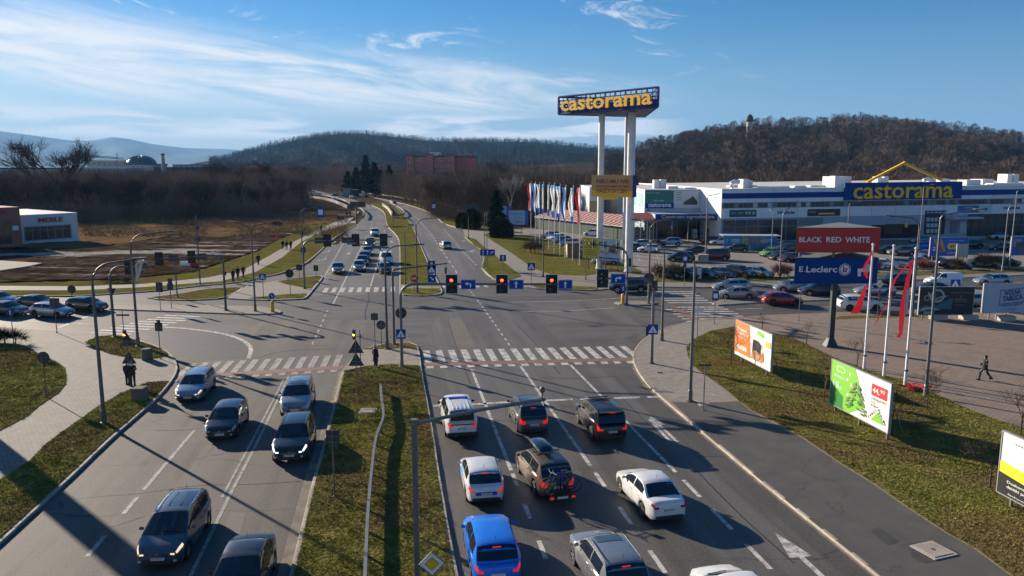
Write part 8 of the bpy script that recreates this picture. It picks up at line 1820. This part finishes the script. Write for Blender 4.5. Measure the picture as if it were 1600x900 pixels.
t, poly, tx, f_ = billboard((777, 362), (791, 362), (322.5, 341), 'upper left blue-white store signboard before the big spruce', mat('print_sky2', (.26, .42, .56), .5), (.3, .8), zg=ZP); tx('BRICOMAN', .1, .68, .9, .78, pbl); poly('car_shape', [(.05, .22), (.95, .18), (.9, .38), (.5, .48), (.1, .42)], pbk); poly('blue_edge', [(1.0, 0), (1.42, 0), (1.42, 1), (1.0, 1)], pbl, -.01)
t, poly, tx, f_ = billboard((795, 366), (820, 366), (329, 351), 'lower right blue-white signboard beside the birch', mat('print_sky2', (.26, .42, .56), .5), (.3, .8), zg=ZP); tx('BUDOWLANE', .1, .72, .9, .82, pbl); tx('skład', .3, .46, .85, .52, pbl); tx('400 m', .4, .16, .8, .26, pbk); poly('blue_edge', [(1.0, 0), (1.2, 0), (1.2, 1), (1.0, 1)], pbl, -.01)
# ---- off to the left: the tall advertising column whose shadow crosses the lower left corner
g1 = G(30, 695); d_ = Vector((sin(SUN_AZ), cos(SUN_AZ), 0)); p_ = G(105, 800)+d_*26; t = thing('advertising_mast', 'tall steel advertising mast standing left of the view, casting a broad shadow', 'mast', (p_.x, p_.y, 0)); part('shaft', MB().lathe([(.75, 0), (.65, 17)], 14), steel, t, True); part('head', MB().b2((-2.5, -.5, 17), (2.5, .5, 20)), signback, t)
# ================================================================ PEOPLE
skin_m = mat('skin', (.42, .25, .18), .6)
def skinmesh(V, E, R, mt, name, parent, root=0, lv=1):
    me = bpy.data.meshes.new(name); me.from_pydata(V, E, []); me.update(); me.materials.append(mt); o = bpy.data.objects.new(name, me); link(o, parent)
    sk = o.modifiers.new('skin', 'SKIN'); sk.use_smooth_shade = True
    for i, r in enumerate(R): d = me.skin_vertices[0].data[i]; d.radius = (r, r) if not isinstance(r, tuple) else r; d.use_root = i == root
    ss = o.modifiers.new('sub', 'SUBSURF'); ss.levels = lv; ss.render_levels = lv; return o
def person(px, pb, head, label, coat=(.012, .012, .014), legs=(.015, .017, .025), hair=(.03, .02, .015), walk=0.0, h=1.72, z=ZP, long=False, arms='down', shoes=(.02, .02, .02), hood=False, group=None, bag=None, wpos=None):
    g = wpos or G(px, pb, z); t = thing('person', label, 'person', (g[0], g[1], z), radians(-head), group); s = h/1.72
    cm = mat('coat_%.3f_%.3f_%.3f' % coat, coat, .8); lm = mat('trousers_%.3f_%.3f' % legs[:2], legs, .8); hm = mat('hair_%.3f' % hair[0], hair, .7); sm_ = mat('shoe_%.3f' % shoes[0], shoes, .6)
    # y is forward; joints
    V = [(0, 0, .95), (0, .01, 1.15), (0, .0, 1.38), (0, .01, 1.47), (0, .03, 1.58), (0, .03, 1.66)]; E = [(0, 1), (1, 2), (2, 3), (3, 4), (4, 5)]; R = [(.15, .11), (.14, .10), (.16, .10), .05, (.078, .095), (.065, .08)]
    LG, AR = [], []
    for sd in (-1, 1):
        w = walk*sd; hip = (.09*sd, 0, .88); kn = (.10*sd, .30*w+.03, .50+.02*abs(w)); an = (.10*sd, .42*w-(.18 if w < 0 else 0), .09+(.10 if w < 0 else 0)); to = (.11*sd, an[1]+.17, .03+(.02 if w < 0 else 0))
        b = len(V); V += [hip, kn, an, to]; E += [(0, b), (b, b+1), (b+1, b+2), (b+2, b+3)]; R += [.085, .058, .040, .035]; LG.append((hip, kn, an, to))
        sh = (.19*sd, 0, 1.39)
        if arms == 'up': el, wr = (.24*sd, .14, 1.18), (.10*sd, .26, 1.34)
        elif arms == 'hold': el, wr = (.25*sd, .02, 1.12), (.16*sd, .22, 1.02)
        else: el, wr = (.24*sd, -.28*w*.7-.02, 1.12), (.25*sd, -.42*w*.7+.06, .88)
        b = len(V); d = (Vector(wr)-Vector(el)).normalized(); pm = Vector(wr)+d*.07; V += [sh, el, wr, tuple(pm)]; E += [(2, b), (b, b+1), (b+1, b+2), (b+2, b+3)]; R += [.055, .042, .028, (.036, .02)]
        for k in range(4):
            o_ = Vector((0, (k-1.5)*.02, 0)); L_ = (.065, .078, .074, .058)[k]; p1 = pm+o_+d*L_*.55; p2 = p1+(d+Vector((-.5*sd, 0, 0))).normalized()*L_*.5; n_ = len(V); V += [tuple(p1), tuple(p2)]; E += [(b+3, n_), (n_, n_+1)]; R += [.009, .008]
        n_ = len(V); th = Vector(wr)+d*.03+Vector((0, .035, 0)); V += [tuple(th), tuple(th+d*.035+Vector((0, .012, 0)))]; E += [(b+2, n_), (n_, n_+1)]; R += [.011, .009]; AR.append((sh, el, wr))
    V = [(a*s, b*s, c*s) for a, b, c in V]; R = [(r[0]*s, r[1]*s) if isinstance(r, tuple) else r*s for r in R]
    skinmesh(V, E, R, skin_m, 'body', t)
    def sc(p): return tuple(c*s for c in p)
    m = MB(); prof = [(.30 if long else 0, 0)]
    rings = ([(.48, .22, .20)] if long else [])+[(.80, .21, .165), (.98, .20, .155), (1.15, .175, .14), (1.32, .205, .145), (1.42, .17, .12), (1.48, .085, .085)]; n = 14; vs = []
    for zz_, a_, b_ in rings: vs += [(a_*cos(2*pi*k/n)*s, (b_*sin(2*pi*k/n)+.0)*s, zz_*s) for k in range(n)]
    m.add(vs, [(i*n+k, i*n+(k+1) % n, (i+1)*n+(k+1) % n, (i+1)*n+k) for i in range(len(rings)-1) for k in range(n)])
    for sh, el, wr in AR: m.tube([sc(sh), sc(el), sc(wr)], [.082*s, .062*s, .05*s], 8)
    part('coat', m, cm, t, True); m = MB()
    for hip, kn, an, to in LG: m.tube([sc((hip[0], hip[1], .93)), sc(kn), sc((an[0], an[1], an[2]))], [.105*s, .078*s, .062*s], 8)
    part('trousers', m, lm, t, True)
    for hip, kn, an, to in LG:
        part('shoe', MB().box(sc((an[0], an[1]+.06, max(an[2]-.045, .04))), (.095*s, .27*s, .085*s)), sm_, t)
    hr_ = MB().lathe([(.02, .115), (.06, .105), (.093, .05), (.1, -.02), (.085, -.06 if not hood else -.12)], 12, (0, 0, 0)); hr_.v = [(x*s, (y-.012)*s, zz_*s+1.625*s) for x, y, zz_ in hr_.v]; part('hood' if hood else 'hair', hr_, cm if hood else hm, t, True)
    part('nose', MB().add([sc((-.012, .115, 1.60)), sc((.012, .115, 1.60)), sc((0, .14, 1.605)), sc((0, .118, 1.64))], [(0, 1, 2), (0, 2, 3), (1, 3, 2)]), skin_m, t)
    for sd in (-1, 1): part('eye', MB().box(sc((.032*sd, .112, 1.645)), (.02*s, .012*s, .01*s)), black, t)
    part('mouth', MB().box(sc((0, .116, 1.575)), (.045*s, .01*s, .008*s)), mat('lips', (.28, .09, .08), .6), t)
    if bag:
        part_ = thing('bag', bag[1], 'bag', (t.location.x, t.location.y, z)); part_.rotation_euler = t.rotation_euler; part('bag_body', MB().box(sc((.27, .0, .72)), (.10, .30, .34)), mat('bag_%.2f' % bag[0][0], bag[0], .7), part_); part('strap', MB().tube([sc((.27, .1, .88)), sc((.24, 0, 1.0)), sc((.27, -.1, .88))], .012, 4), trim, part_)
    return t
person(200, 601, 10, 'person in a dark jacket, left one of the couple behind the warning triangles', hair=(.04, .025, .015), h=1.66)
person(208, 603, -20, 'person in black with a pale scarf, right one of the couple by the warning triangles', hair=(.25, .2, .15), h=1.78, arms='hold')
g = G(208, 603, ZP); o = thing('scarf', 'pale scarf round the neck of the right person of the couple', 'scarf', (g.x, g.y, ZP), radians(20)); part('loop', MB().lathe([(.12, 1.44), (.135, 1.49), (.11, 1.56)], 12), signwhite, o, True); part('end', MB().b2((-.06, .13, 1.1), (.05, .17, 1.47)), signwhite, o)
person(587, 574, 35, 'person in a long black coat and white shoes waiting on the near median', long=True, hair=(.30, .26, .2), shoes=(.6, .6, .6), h=1.74)
person(1537, 594, -90, 'person in a dark hooded coat striding left across the plaza', walk=.62, hood=True, coat=(.012, .013, .014), h=1.8, arms='hold')
for i, (px, pb, hd, wk, ct, lb) in enumerate(((442, 389, 160, .5, (.012, .012, .014), 'left one of three dark walkers on the cycle path'), (448, 390, 165, .4, (.02, .018, .018), 'middle one of three dark walkers on the cycle path'), (454.5, 390, 160, .5, (.012, .014, .02), 'right one of three dark walkers on the cycle path'),
  (404, 414, 150, .4, (.012, .012, .014), 'dark figure walking alone on the path below the trio'), (472, 372, 160, .4, (.014, .012, .012), 'person at the foot of the lamp beside the cycle path'), (502, 362, 165, .4, (.012, .012, .014), 'person under the tall blue plate on the far path'), (542, 339, 170, .3, (.012, .012, .014), 'left one of two distant walkers near the dark board'), (547, 338, 170, .3, (.02, .02, .03), 'right one of two distant walkers near the dark board'),
  (372, 436, 150, .3, (.012, .012, .013), 'dark figure standing between the cyclists and the lamp'), (380.5, 434, 140, .4, (.03, .03, .04), 'walker in a pale top right of the cyclists'))):
    person(px, pb, hd, lb, walk=wk, coat=ct)
for px, pb, lb, bl_ in ((364.5, 441, 'rider in black on the left bicycle of the path group', 'left bicycle of the small group on the path'),):
    g = G(px, pb, ZP); bicycle((g.x, g.y, ZP+.01), radians(-60), trim, bl_, 1.0); person(0, 0, 150, lb, wpos=(g.x, g.y), z=ZP+.06, walk=.25, arms='hold')
bpy.data.scenes.remove(TMP)
